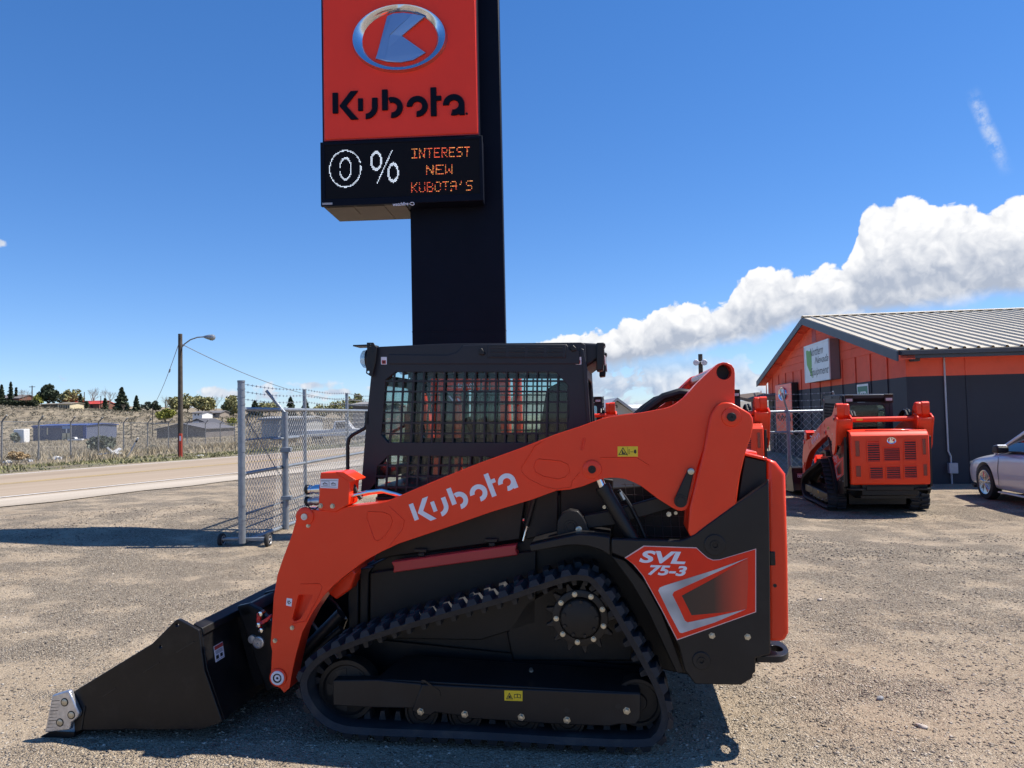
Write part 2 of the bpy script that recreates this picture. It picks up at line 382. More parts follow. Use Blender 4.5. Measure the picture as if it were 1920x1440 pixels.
# ================================================================== the ground
def sstep(x, a, b):
    t = np.clip((x - a) / (b - a), 0, 1); return t * t * (3 - 2 * t)
def hgt(x, y):
    """terrain height: level yard, raised road edge, low field, sagebrush hillside"""
    x = np.asarray(x, float); y = np.asarray(y, float)
    s = x * 0.905 - y * 0.425
    h = 0.22 * sstep(-s, 6.5, 11.5)
    t = np.clip(-(s + 23.4), 0, None)
    h = h - 0.028 * np.clip(t, 0, 40) - 0.0115 * np.clip(t - 40, 0, 105)
    crest = np.clip(3.8 + (-108 - x) * 0.065, 1.2, 12)
    h = h + (crest + 2.2) * sstep(y, 188, 262) * sstep(-s, 70, 130)
    h = h - 0.15 * sstep(x, 2.8, 5.0) * sstep(y, 8.0, 11.5) * (y < 400)
    far = sstep(np.hypot(x, y), 700, 1500)
    return h * (1 - far) + far * (-2.0)
def H(x, y): return float(hgt(x, y))

def gravel_mat():
    m = bpy.data.materials.new('gravel'); m.use_nodes = True; t = m.node_tree; b = t.nodes['Principled BSDF']; N = NB(t)
    co = N.n('ShaderNodeTexCoord').outputs['Object']
    big = N.noise(co, 0.35, 6, 0.62); mid = N.noise(co, 1.7, 6, 0.6); fine = N.noise(co, 140, 3, 0.6)
    str_ = N.noise(N.v('MULTIPLY', co, (0.5, 2.2, 1)), 1.1, 5, 0.6)
    dirt = N.ramp(N.m('ADD', N.m('MULTIPLY', big, 0.5), N.m('MULTIPLY', str_, 0.5)), [(0.36, (0.245, 0.196, 0.142)), (0.52, (0.33, 0.272, 0.203)), (0.66, (0.42, 0.355, 0.275))])
    c1 = N.vor(co, 105, out='Color'); d1 = N.vor(co, 105)
    sp = N.n('ShaderNodeSeparateColor'); t.links.new(c1, sp.inputs[0])
    st = N.ramp(sp.outputs[0], [(0.0, (0.085, 0.07, 0.058)), (0.3, (0.22, 0.185, 0.145)), (0.65, (0.37, 0.32, 0.255)), (0.9, (0.55, 0.49, 0.40)), (1.0, (0.70, 0.64, 0.55))])
    c2 = N.vor(co, 44, out='Color'); d2 = N.vor(co, 44); sp2 = N.n('ShaderNodeSeparateColor'); t.links.new(c2, sp2.inputs[0])
    st2 = N.ramp(sp2.outputs[1], [(0.0, (0.14, 0.12, 0.105)), (0.5, (0.31, 0.275, 0.235)), (1.0, (0.56, 0.52, 0.46))])
    gr = N.ss(N.m('ADD', mid, N.m('MULTIPLY', N.m('SUBTRACT', big, 0.5), 0.8)), 0.38, 0.60)
    yy_ = N.n('ShaderNodeSeparateXYZ'); t.links.new(co, yy_.inputs[0]); gr = N.m('MULTIPLY', gr, N.m('ADD', 0.45, N.m('MULTIPLY', N.ss(N.m('ADD', yy_.outputs[1], N.m('MULTIPLY', N.noise(co, 0.6, 3, 0.5), 2.0)), 4.4, 6.2), 0.55)))
    c = N.mix(N.m('ADD', 0.22, N.m('MULTIPLY', gr, 0.56)), dirt, st)
    k2 = N.m('MULTIPLY', N.ss(sp2.outputs[0], 0.70, 0.74), N.ss(d2, 0.45, 0.36))
    c = N.mix(N.m('MULTIPLY', k2, 0.7), c, st2)
    c = N.mix(N.m('MULTIPLY', N.ss(fine, 0.52, 0.75), 0.35), c, (0.10, 0.085, 0.07))
    # brown drift patches
    c = N.mix(N.m('MULTIPLY', N.ss(N.noise(co, 0.8, 4, 0.5), 0.56, 0.70), 0.16), c, (0.25, 0.185, 0.13))
    N.put(b.inputs['Base Color'], c); b.inputs['Roughness'].default_value = 0.92; b.inputs['Specular IOR Level'].default_value = 0.25
    h = N.m('ADD', N.m('MULTIPLY', N.m('SUBTRACT', 0.6, d1), N.m('ADD', 0.3, gr)), N.m('MULTIPLY', N.m('MULTIPLY', N.m('SUBTRACT', 0.6, d2), k2), 2.2))
    h = N.m('ADD', h, N.m('MULTIPLY', fine, 0.5)); h = N.m('ADD', h, N.m('MULTIPLY', mid, 1.2))
    yz_ = N.n('ShaderNodeSeparateXYZ'); t.links.new(co, yz_.inputs[0])
    ln0 = N.m('SINE', N.m('ADD', N.m('MULTIPLY', N.m('ADD', N.m('MULTIPLY', yz_.outputs[1], 0.93), N.m('MULTIPLY', yz_.outputs[0], 0.22)), 3.4), N.m('MULTIPLY', N.noise(co, 0.25, 3, 0.5), 9.0)))
    h = N.m('SUBTRACT', h, N.m('MULTIPLY', N.ss(ln0, 0.3, 1.0), 1.1)); h = N.m('ADD', h, N.m('MULTIPLY', N.noise(co, 5.5, 4, 0.6), 2.4))
    o = N.n('ShaderNodeBump'); o.inputs['Strength'].default_value = 1.0; o.inputs['Distance'].default_value = 0.022; N.put(o.inputs['Height'], h)
    t.links.new(o.outputs[0], b.inputs['Normal'])
    # beyond the road: dry field and sagebrush slope, by distance from the road line
    ps = N.n('ShaderNodeSeparateXYZ'); t.links.new(co, ps.inputs[0])
    sd = N.m('SUBTRACT', N.m('MULTIPLY', ps.outputs[0], 0.905), N.m('MULTIPLY', ps.outputs[1], 0.425))
    fm = N.ss(N.m('ADD', sd, N.m('MULTIPLY', N.m('SUBTRACT', N.noise(co, 0.6, 4, 0.6), 0.5), 2.5)), -22.6, -24.2)
    g1 = N.noise(co, 0.09, 6, 0.62); g2 = N.noise(N.v('MULTIPLY', co, (1, 1, 1)), 0.9, 6, 0.7)
    fc = N.ramp(N.m('ADD', N.m('MULTIPLY', g1, 0.5), N.m('MULTIPLY', g2, 0.5)), [(0.38, (0.11, 0.09, 0.065)), (0.47, (0.20, 0.165, 0.115)), (0.56, (0.31, 0.255, 0.175)), (0.66, (0.45, 0.38, 0.27))])
    vg = N.m('MULTIPLY', N.m('MULTIPLY', N.ss(sd, -38, -27), N.ss(N.noise(co, 0.5, 5, 0.6), 0.44, 0.58)), 0.65)
    fc = N.mix(vg, fc, (0.16, 0.18, 0.075))
    # faint wheel lanes across the yard, and the brown tone of the whole yard
    lane = N.m('SINE', N.m('ADD', N.m('MULTIPLY', N.m('ADD', N.m('MULTIPLY', ps.outputs[1], 0.93), N.m('MULTIPLY', ps.outputs[0], 0.22)), 3.4), N.m('MULTIPLY', N.noise(co, 0.25, 3, 0.5), 9.0)))
    lane = N.m('MULTIPLY', N.ss(lane, 0.45, 0.95), N.ss(N.noise(co, 0.5, 5, 0.65), 0.40, 0.62))
    c = N.mix(N.m('MULTIPLY', lane, 0.35), c, (0.33, 0.28, 0.225))
    c = N.mix(1.0, c, (1.20, 1.145, 1.065), 'MULTIPLY')
    fin = N.mix(fm, c, fc); N.put(b.inputs['Base Color'], fin)
    return m
def grid_axis(lo, hi, fine_lo, fine_hi, step, k):
    a = list(np.arange(fine_lo, fine_hi + 1e-6, step)); d = step; x = fine_lo
    left = []
    while x > lo: d *= k; x -= d; left.append(x)
    d = step; x = fine_hi; right = []
    while x < hi: d *= k; x += d; right.append(x)
    return np.array(sorted(left) + a + right)
gx = grid_axis(-6000, 6000, -30, 20, 1.0, 1.13); gy = grid_axis(-300, 9000, -4, 60, 1.0, 1.12)
X, Y = np.meshgrid(gx, gy); Z = hgt(X, Y); n0, n1 = X.shape
V = np.stack([X, Y, Z], -1).reshape(-1, 3); I = np.arange(n0 * n1).reshape(n0, n1)
F = np.stack([I[:-1, :-1], I[:-1, 1:], I[1:, 1:], I[1:, :-1]], -1).reshape(-1, 4)
GM = gravel_mat()
gme = npmesh('ground', V, F); gme.polygons.foreach_set('use_smooth', [True] * len(gme.polygons))
tag(link('ground', gme, GM), kind='structure')

# the road and its markings: strips along direction RD at offsets from the camera line
RD = Vector((0.425, 0.905, 0)); RN = Vector((0.905, -0.425, 0))
def strip(name, s0, s1, m, lift, y0=-30, y1=420, wob=0.0, seed=1):
    rnd = random.Random(seed); ts = list(np.arange(y0, 80, 1.0 if wob else 2.0)) + list(np.arange(80, y1, 8.0)); vs = []; fs = []
    for i, q in enumerate(ts):
        for s_ in np.linspace(s0, s1, 5):
            w = wob * (rnd.random() - 0.5) if s_ in (s0, s1) else 0
            p = RN * (s_ + w) + RD * q; vs.append((p.x, p.y, H(p.x, p.y) + lift))
        if i:
            for k in range(4): a = (i - 1) * 5 + k; fs.append((a, a + 1, a + 6, a + 5))
    mb = MB().add(vs, fs); o = link(name, mb.mesh(name, 0), m); return tag(o, kind='structure')
def roadmat(name, c0, c1, c2):
    m = bpy.data.materials.new(name); m.use_nodes = True; t = m.node_tree; b = t.nodes['Principled BSDF']; N = NB(t)
    co = N.n('ShaderNodeTexCoord').outputs['Object']
    ps = N.n('ShaderNodeSeparateXYZ'); t.links.new(co, ps.inputs[0])
    sd = N.m('SUBTRACT', N.m('MULTIPLY', ps.outputs[0], 0.905), N.m('MULTIPLY', ps.outputs[1], 0.425)); al = N.m('ADD', N.m('MULTIPLY', ps.outputs[0], 0.425), N.m('MULTIPLY', ps.outputs[1], 0.905))
    cv = N.n('ShaderNodeCombineXYZ'); N.put(cv.inputs[0], sd); N.put(cv.inputs[1], N.m('MULTIPLY', al, 0.05))
    f = N.m('ADD', N.m('MULTIPLY', N.noise(cv.outputs[0], 0.9, 5, 0.6), 0.6), N.m('MULTIPLY', N.noise(co, 30, 4, 0.7), 0.4))
    c = N.ramp(f, [(0.35, c0), (0.5, c1), (0.65, c2)]); N.put(b.inputs['Base Color'], c); b.inputs['Roughness'].default_value = 0.9
    o = N.n('ShaderNodeBump'); o.inputs['Strength'].default_value = 0.4; o.inputs['Distance'].default_value = 0.006; N.put(o.inputs['Height'], N.noise(co, 70, 4, 0.7)); t.links.new(o.outputs[0], b.inputs['Normal'])
    return m
strip('road', -23.0, -15.3, roadmat('worn_chip_seal', (0.25, 0.19, 0.13), (0.325, 0.25, 0.175), (0.38, 0.30, 0.22)), 0.010)
strip('concrete_gutter', -15.3, -13.7, roadmat('pale_concrete', (0.25, 0.205, 0.15), (0.41, 0.35, 0.275), (0.54, 0.47, 0.385)), 0.016, wob=0.25)
PW = pm('faded_white_paint', (0.62, 0.60, 0.56), 0.8, var=0.15, vs=8, dirt=(0.33, 0.29, 0.24), dirt_amt=0.7, ds=2.0)
PY = pm('faded_yellow_paint', (0.46, 0.33, 0.13), 0.8, var=0.15, vs=8, dirt=(0.33, 0.28, 0.22), dirt_amt=0.7, ds=2.0)
strip('road_edge_line', -22.75, -22.60, PW, 0.014, wob=0.02); strip('road_edge_line', -15.62, -15.50, PW, 0.020, wob=0.02)
strip('road_centre_line', -19.35, -19.23, PY, 0.014, wob=0.02); strip('road_centre_line', -19.12, -19.0, PY, 0.014, wob=0.02)

# loose stones lying on the yard: geometry, too many to count
rng = np.random.default_rng(7)
def rocks(name, P, R_, m, flat=0.55):
    base = np.array([(1, 0, 0), (-1, 0, 0), (0, 1, 0), (0, -1, 0), (0, 0, 1), (0, 0, -1)], float)
    fc = np.array([(0, 2, 4), (2, 1, 4), (1, 3, 4), (3, 0, 4), (2, 0, 5), (1, 2, 5), (3, 1, 5), (0, 3, 5)])
    n = len(P); V = base[None] * rng.uniform(0.65, 1.3, (n, 6, 1)); V = V + rng.normal(0, 0.16, V.shape)
    a = rng.uniform(0, 6.28, n); ca, sa = np.cos(a)[:, None], np.sin(a)[:, None]
    x = V[..., 0] * ca - V[..., 1] * sa; y = V[..., 0] * sa + V[..., 1] * ca
    V = np.stack([x * 1.15, y, V[..., 2] * flat], -1) * R_[:, None, None] + P[:, None]
    Fz = (fc[None] + 6 * np.arange(n)[:, None, None]).reshape(-1, 3)
    return link(name, npmesh(name, V.reshape(-1, 3), Fz), m)
STONE = pm('loose_stone', (0.34, 0.305, 0.26), 0.9, var=0.0)
def stone_mat():
    m = STONE; t = m.node_tree; b = t.nodes['Principled BSDF']; N = NB(t); co = N.n('ShaderNodeTexCoord').outputs['Object']
    c = N.vor(co, 23, out='Color'); sp = N.n('ShaderNodeSeparateColor'); t.links.new(c, sp.inputs[0])
    N.put(b.inputs['Base Color'], N.ramp(sp.outputs[0], [(0.0, (0.09, 0.075, 0.06)), (0.35, (0.20, 0.165, 0.13)), (0.75, (0.32, 0.27, 0.21)), (1.0, (0.52, 0.46, 0.38))]))
stone_mat()
n = 60000; r = 1.9 + (rng.random(n) ** 1.5) * 12.5; th = rng.uniform(-0.68, 0.72, n)
P = np.stack([r * np.sin(th), r * np.cos(th), np.zeros(n)], -1)
sz = 0.0032 + 0.0075 * rng.random(n) ** 3.0 + 0.00035 * r
P[:, 2] = hgt(P[:, 0], P[:, 1]) + sz * 0.12
clump = (np.sin(P[:, 0] * 2.1 + 1.3 * np.sin(P[:, 1] * 1.3)) + np.sin(P[:, 1] * 2.7 + P[:, 0])) > -0.7 - rng.random(n)
P, sz = P[clump], sz[clump]
tag(rocks('gravel_stones', P, sz, STONE), kind='stuff')
def cobble(u, v, r_, m, lab, name='stone'):
    g = ground_at(u, v); mb = MB(); bm = bmesh.new(); bmesh.ops.create_icosphere(bm, subdivisions=3, radius=1)
    rs = random.Random(int(u)); k = [(rs.uniform(-1, 1), rs.uniform(-1, 1), rs.uniform(-1, 1)) for _ in range(6)]
    for vtx in bm.verts:
        q = 1 + sum(0.07 * math.sin(3 * vtx.co.dot(Vector(a)) + i) for i, a in enumerate(k)); vtx.co = Vector((vtx.co.x * q * 1.35, vtx.co.y * q * 0.9, vtx.co.z * q * 0.6)) * r_
    me = bpy.data.meshes.new(name); bm.to_mesh(me); bm.free(); me.polygons.foreach_set('use_smooth', [True] * len(me.polygons))
    o = link(name, me, m, loc=(g.x, g.y, r_ * 0.42)); o.rotation_euler = (0.1, 0.05, u); return tag(o, lab, 'stone')
SG = pm('grey_cobble', (0.24, 0.245, 0.25), 0.8, var=0.25, vs=60, bump=0.3, bs=300); SP = pm('pale_cobble', (0.43, 0.37, 0.31), 0.8, var=0.15, vs=60, bump=0.2, bs=300)
cobble(1650, 1312, 0.019, SG, 'rounded grey cobble lying alone on the gravel right of the loader')
cobble(1727, 1364, 0.019, SP, 'pale pinkish cobble on the gravel at the lower right', 'stone')
cobble(1537, 1126, 0.020, SP, 'buff pebble on the gravel just behind the red hood')

# ================================================================== pylon sign
NAVY = pm('navy_black_sign_paint', (0.0035, 0.0055, 0.014), 0.5, spec=0.12, var=0.15, vs=1.5, bump=0.02, bs=20)
SGR = pm('red_sign_face', (0.95, 0.052, 0.022), 0.36, spec=0.25, coat=0.10, var=0.04, vs=1.0)
SBOT = pm('tan_sign_underside', (0.10, 0.088, 0.072), 0.7, var=0.1, vs=4)
SCR = pm('led_screen_black', (0.003, 0.0035, 0.006), 0.7, spec=.2)
SF = Frame((-0.79, 10.9, 0), rad(3.4))
sign = empty('pylon_sign', SF.O, -SF.a, 'tall navy pylon sign with red emblem panel and electronic message screen behind the loader', 'pylon sign')
pl_, pr_ = SF.t(773, 645, 0)[0], SF.t(948, 640, 0)[0]
ztop = SF.t(750, -60, -.3)[1]
part('pole', MB().box((pl_, 0, -.05), (pr_, .22, ztop - .05)), NAVY, sign, .012)
for z in (2.9, ): part('pole_seam', MB().box((pl_ - .003, -.003, z), (pr_ + .003, .223, z + .012)), NAVY, sign)
part('pole_footing', MB().box((pl_ - .2, -.2, -.1), (pr_ + .2, .82, .06)), pm('concrete', (.36, .34, .31), .9, var=.15, vs=8, bump=.2, bs=60), sign, .02)
LS = -.36
x0, zb = SF.t(603, 387, LS); x1, _ = SF.t(905, 377, LS); zt = SF.t(603, 268, LS)[1]
# message screen cabinet: body, bezel, underside panels
led = part('screen_cabinet', MB().box((x0, LS + .02, zb + .012), (x1, .50, zt)), NAVY, sign, .01)
part('screen_bezel', MB().prism([(x0 - .012, zb), (x1 + .012, zb), (x1 + .012, zt + .01), (x0 - .012, zt + .01)], LS, LS + .06, holes=[[(x0 + .05, zb + .10), (x1 - .035, zb + .10), (x1 - .035, zt - .035), (x0 + .05, zt - .035)]]), NAVY, led, .006)
part('led_screen', MB().box((x0 + .05, LS + .012, zb + .10), (x1 - .035, LS + .04, zt - .035)), SCR, led)
ub = part('underside_panel', MB().box((x0 + .02, LS + .06, zb - .004), (pl_ - .02, .48, zb + .011)), SBOT, led)
for a, b, c, d in ((.05, .45, -.30, .1), (.5, .9, -.30, .42), (.95, 1.3, -.3, .1)):
    if x0 + b < pl_: part('access_panel', MB().box((x0 + a, c, zb - .012), (x0 + b, d, zb - .0045)), SBOT, led, .002)
part('screen_foot', MB().box((x0 + .01, LS + .004, zb + .02), (x0 + .16, LS - .004, zb + .05)), pm('grey_plastic', (.35, .37, .4), .5), led)
# dots
def led_dots(cells, m, nm):
    vs, fs = [], []
    for (u, v) in cells:
        x, z = SF.t(590 + u / 5.818, 240 + v / 5.818, LS + .012); k = len(vs); h = .0050
        vs += [(x - h, LS + .009, z - h), (x + h, LS + .009, z - h), (x + h, LS + .009, z + h), (x - h, LS + .009, z + h)]; fs.append((k, k + 1, k + 2, k + 3))
    o = part(nm, MB().add(vs, fs), m, led, smooth=0); o['kind'] = 'stuff'; return o
LEDW = pm('white_led', (0.80, 0.90, 1.0), .4, emit=0.85); LEDA = pm('amber_led', (1.0, 0.36, 0.09), .4, emit=0.58); LEDR = pm('red_led', (1.0, 0.13, 0.05), .4, emit=0.52)
PT = 11.6; tilt = -0.036
def snap(S_): return {(round(u / PT), round(v / PT)) for u, v in S_}
def cells(S_): return [(i * PT, j * PT + (i * PT - 335) * tilt) for i, j in S_]
wh = set()
def ell(cx, cy, rx, ry, th, skip=()):
    for i in range(-60, 200):
        for j in range(-20, 80):
            x, y = i * PT - cx, j * PT - cy; r = math.hypot(x / rx, y / ry); dpx = (r - 1) * min(rx, ry); a = math.degrees(math.atan2(-y, x)) % 360
            if abs(dpx) < th and not any(s0 < a < s1 for s0, s1 in skip): wh.add((i, j))
ell(335, 445, 170, 198, 6.5, ((12, 19), (100, 103), (232, 236))); ell(337, 445, 62, 116, 6.5, ((168, 205),))
ell(672, 372, 54, 94, 9.5); ell(857, 505, 52, 94, 9.5)
for k in range(60):
    f = k / 59; u, v = 683 + (842 - 683) * f, 612 + (270 - 612) * f
    wh.add((round(u / PT), round(v / PT)))
led_dots(cells(wh), LEDW, 'white_led_dots')
F57 = {'I': '11111 00100 00100 00100 00100 00100 11111', 'N': '10001 11001 11001 10101 10011 10011 10001', 'T': '11111 00100 00100 00100 00100 00100 00100', 'E': '11111 10000 10000 11110 10000 10000 11111',
       'R': '11110 10001 10001 11110 10100 10010 10001', 'S': '01111 10000 10000 01110 00001 00001 11110', 'W': '10001 10001 10001 10101 10101 11011 10001', 'K': '10001 10010 10100 11000 10100 10010 10001',
       'U': '10001 10001 10001 10001 10001 10001 01110', 'B': '11110 10001 10001 11110 10001 10001 11110', 'O': '01110 10001 10001 10001 10001 10001 01110', 'A': '01110 10001 10001 11111 10001 10001 10001', "'": '00100 00100 01000 00000 00000 00000 00000'}
rl = random.Random(5); amb, redc = [], []
for txt, u0, u1, v0, v1 in (('INTEREST', 1062, 1702, 222, 318), ('NEW', 1222, 1518, 408, 502), ("KUBOTA'S", 1058, 1728, 592, 690)):
    adv = (u1 - u0 + 14) / len(txt); p = adv / 6.0; q = (v1 - v0) / 6.0
    for n_, ch_ in enumerate(txt):
        for j, row in enumerate(F57[ch_].split()):
            for i, c_ in enumerate(row):
                if c_ == '1':
                    for di in (0, .45):
                        if rl.random() < ((1.0 if not (txt[0] == 'K' and 0 < n_ < 6) else .90) if di == 0 else (.7 if i < 4 and row[i + 1] == '1' else .25)):
                            pt = (u0 + n_ * adv + (i + di) * p, v0 + j * q + (u0 + n_ * adv + i * p - 1380) * tilt - 2)
                            dull = (txt == 'INTEREST' and 2 <= n_ <= 4) or (txt[0] == 'K' and n_ < 3)
                            (redc if rl.random() < (.85 if dull else .35) else amb).append(pt)
led_dots(amb, LEDA, 'amber_led_dots'); led_dots(redc, LEDR, 'red_led_dots')
def zs(x, y): return (590 + x / 5.818, 240 + y / 5.818)
p0, p1, p2 = SF.t(*zs(850, 853), LS), SF.t(*zs(1022, 842), LS), SF.t(*zs(852, 816), LS)
part('maker_lettering', text_mb('watchfire', p0, bold=.02, px= (p1[0] - p0[0], p1[1] - p0[1]), py=(p2[0] - p0[0], p2[1] - p0[1]), l=LS - .002), WHT, led, smooth=0)
q = [SF.t(*zs(1035 + 50 * a, 828 + 20 * b), LS) for a, b in ((0, 0), (.3, -.7), (.7, -.9), (1, -.3), (1, .3), (.7, .8), (.3, .5))]
part('maker_mark', MB().tube([(a, LS - .002, b) for a, b in q], .006, 6, closed=True), WHT, led)
# red cabinet above
x2, x3 = SF.t(604, 262, -.30)[0], SF.t(898, 250, -.30)[0]; z2 = zt + .012
rc = part('sign_cabinet', MB().box((x2, -.285, z2), (x3, .45, ztop)), NAVY, sign, .01)
f0, f1 = SF.t(609, 264, -.30)[0], SF.t(896, 250, -.30)[0]; zf = SF.t(700, 259, -.30)[1]
part('sign_face', MB().box((f0, -.315, zf), (f1, -.287, ztop - .06)), SGR, rc, .014, 3)
part('face_trim', MB().prism([(f0 - .012, zf - .012), (f1 + .012, zf - .012), (f1 + .012, ztop - .048), (f0 - .012, ztop - .048)], -.300, -.2855, holes=[[(f0 + .001, zf + .001), (f1 - .001, zf + .001), (f1 - .001, ztop - .061), (f0 + .001, ztop - .061)]]), RED2, rc)
cx_, cz_ = SF.t(749, 73, -.33); rx = (SF.t(838.5, 71, -.33)[0] - SF.t(659, 76, -.33)[0]) / 2; rz = (SF.t(749, 10, -.33)[1] - SF.t(749, 136, -.33)[1]) / 2
EMB = pm('satin_chrome_emblem', (0.62, 0.66, 0.72), 0.16, 1.0)
emb = part('emblem_base', MB().box((cx_ - .05, -.322, cz_ - .05), (cx_ + .05, -.3155, cz_ + .05)), NAVY, rc)
EMK = pm('satin_blue_emblem_letter', (0.40, 0.48, 0.60), 0.30, 0.85)
def emblem(parent, c, rx, rz, mp, mring, mk, th):
    mb = MB(); n = 48; vs = []
    for k in range(n):
        q = 2 * math.pi * k / n
        for rr, h in ((1.0, 0), (.95, th), (.80, th * .85), (.70, 0)):
            vs.append(mp(c[0] + (rx - (1 - rr) * rx * .72) * math.cos(q), c[1] + (rz - (1 - rr) * min(rx, rz) * .86 * (.70 if rx > rz else 1)) * math.sin(q), h))
    mb.add(vs, [(4 * k + j, 4 * ((k + 1) % n) + j, 4 * ((k + 1) % n) + (j + 1) % 4, 4 * k + (j + 1) % 4) for k in range(n) for j in range(4)])
    part('emblem_ring', mb, mring, parent, smooth=50)
    for pts, h0, h1 in (([(-.25, .70), (-.13, .745), (-.30, .0), (-.50, -.56)], .2, .45), ([(-.13, .745), (.10, .75), (.29, .70), (-.19, .125), (-.30, -.62), (-.50, -.565)], .5, .55), ([(-.18, .12), (.05, .075), (.54, -.46), (.28, -.66), (.02, -.71), (-.26, -.67), (-.48, -.57)], .5, .42), ([(-.19, .125), (.30, .69), (.54, .59), (.05, .08)], .35, .75)):
        q = [(c[0] + rx * a, c[1] + rz * b) for a, b in pts]; mb = MB(); m_ = len(q)
        vs = [mp(a, b, 0) for a, b in q] + [mp(a, b, th * (h0 if i in (0, m_ - 1) else h1)) for i, (a, b) in enumerate(q)]
        mb.add(vs, [tuple(range(m_, 2 * m_))] + [(i, (i + 1) % m_, m_ + (i + 1) % m_, m_ + i) for i in range(m_)]); part('emblem_letter', mb, mk, parent, smooth=0)
emblem(rc, (cx_, cz_), rx, rz, lambda a, b, h: (a, -.316 - h, b), EMB, EMK, .07)
p0, p1 = SF.t(624, 226, -.33), SF.t(871, 215.5, -.33); ux = ((p1[0] - p0[0]) / 6.16, (p1[1] - p0[1]) / 6.16); k_ = 39.5 / 40.1
logo_parts('lettering', NAVY, rc, p0, ux, (0, ux[0] * k_), -.345, -.316, bevel=.006)
x, z = SF.t(875, 213, -.32); part('registered_mark', MB().lathe((x, -.316, z), (0, -1, 0), [(0, .018), (.004, .017)], 16), NAVY, rc)

# ================================================================== dealership building
BF = Frame(ground_at(1709, 908, -0.15), rad(7.5))
bld = empty('dealership_building', BF.O, -BF.a, 'long low orange and charcoal dealership with white ribbed metal roof at the right edge', 'building')
OR = pm('orange_wall_paint', (0.84, 0.125, 0.06), 0.7, var=0.07, vs=1.6, bump=0.08, bs=60, dirt=(.40, .10, .07), dirt_amt=.3, ds=1.2)
CHA = pm('charcoal_wall_paint', (0.024, 0.026, 0.036), 0.65, var=0.10, vs=1.4, bump=0.08, bs=60)
TRIM = pm('slate_trim_paint', (0.055, 0.065, 0.08), 0.5, var=0.12, vs=3)
ROOF = pm('pale_ribbed_metal_roof', (0.50, 0.455, 0.37), 0.62, spec=0.25, var=0.07, vs=0.8, dirt=(.40, .36, .30), dirt_amt=.25, ds=.7)
OV = .50; OG = -BF.t(1684, 667, -OV)[0]; lr_, zr_ = BF.tb(1505, 595, -OG); lb_ = BF.tb(1421, 727, -OG)[0]
GWID = 2 * lr_; BLEN = 17.0
zc = BF.t(1709, 706, 0)[1]; zo_ = BF.t(1800, 661, -OV)[1]; zr = zr_ - .10; slope = (zr - zo_) / (GWID / 2 + OV); ze = zo_ + OV * slope
part('front_wall', MB().box((0, 0, -.1), (BLEN, .16, zc)), CHA, bld)
part('front_wall', MB().box((0, .001, zc), (BLEN, .16, ze - .02)), OR, bld)
for u in (1817, ):
    x = BF.t(u, 800, 0)[0]; part('wall_batten', MB().box((x - .03, -.016, 0), (x + .03, -.001, zc - .001)), CHA, bld, .003); part('wall_batten', MB().box((x - .03, -.016, zc), (x + .03, -.001, ze - .1)), OR, bld, .003)
for i in range(5):
    x = BF.t(1817, 800, 0)[0] + (i + 1) * 2.44; part('wall_batten', MB().box((x - .03, -.016, 0), (x + .03, -.001, zc - .001)), CHA, bld, .003)
# gable wall: lower charcoal, middle orange panels with battens, siding boards above
part('gable_wall', MB().box((0.003, .161, -.1), (.16, GWID, zc)), CHA, bld)
zm = ze + .12
part('gable_wall', MB().prism([(.161, zc + .001), (GWID, zc + .001), (GWID, ze - .02), (GWID / 2, zr - .10), (.161, ze - .02)], .012, .16, 'x'), OR, bld)
for i in range(17):
    l = .02 + i * 1.22; part('wall_batten', MB().box((-.022, l - .045, zc + .002), (.002, l + .045, min(zm, ze + min(l, GWID - l) * slope - .1))), OR, bld, .003)
    part('wall_batten', MB().box((-.022, l - .045, 0), (.002, l + .045, zc)), CHA, bld, .003)
def roofz(l): return ze + min(l, GWID - l) * slope - .06
nb = int((zr - .1 - zm) / .262)
for i in range(nb):
    za, zb_ = zm + i * .262 + .004, zm + (i + 1) * .262 - .008
    la, lb = max(.05, (za - ze + .06) / slope), max(.05, (zb_ - ze + .06) / slope)
    if zb_ > zr - .15: zb_ = zr - .15
    if lb < GWID / 2: part('siding_board', MB().prism([(la, za), (GWID - la, za), (GWID - lb, zb_), (lb, zb_)], -.010, .011, 'x'), OR, bld, .003)
part('gable_vent', MB().box((-.018, GWID / 2 - .25, zr - .75), (-.011, GWID / 2 + .25, zr - .30)), INKR, bld)
# roof: two ribbed planes
def ribbed(l_eave, l_ridge, z_eave, z_ridge):
    mb = MB(); prof = []; x = -OG
    while x < BLEN + .3: prof += [(x, 0), (x + .18, 0), (x + .205, .042), (x + .245, .042), (x + .27, 0)]; x += .30
    vs = [(a, l_eave, z_eave + h) for a, h in prof] + [(a, l_ridge, z_ridge + h) for a, h in prof]; n_ = len(prof)
    return mb.add(vs, [(i, i + 1, n_ + i + 1, n_ + i) for i in range(n_ - 1)])
zo = ze - OV * slope
part('roof', ribbed(-OV, GWID / 2, zo + .10, zr + .10), ROOF, bld, smooth=0); part('roof', ribbed(GWID + OV, GWID / 2, zo + .10, zr + .10), ROOF, bld, smooth=0)
part('ridge_cap', MB().prism([(GWID / 2 - .2, zr + .11), (GWID / 2, zr + .165), (GWID / 2 + .2, zr + .11), (GWID / 2, zr + .14)], -OG - .02, BLEN + .3, 'x'), ROOF, bld)
part('eave_fascia', MB().box((-OG + .03, -OV - .03, zo - .10), (BLEN + .3, -OV + .01, zo + .085)), TRIM, bld, .006)
part('gutter', MB().prism([(-OV - .031, zo + .07), (-OV - .12, zo + .07), (-OV - .11, zo - .02), (-OV - .031, zo - .03)], -OG + .05, BLEN + .3, 'x'), TRIM, bld, .006)
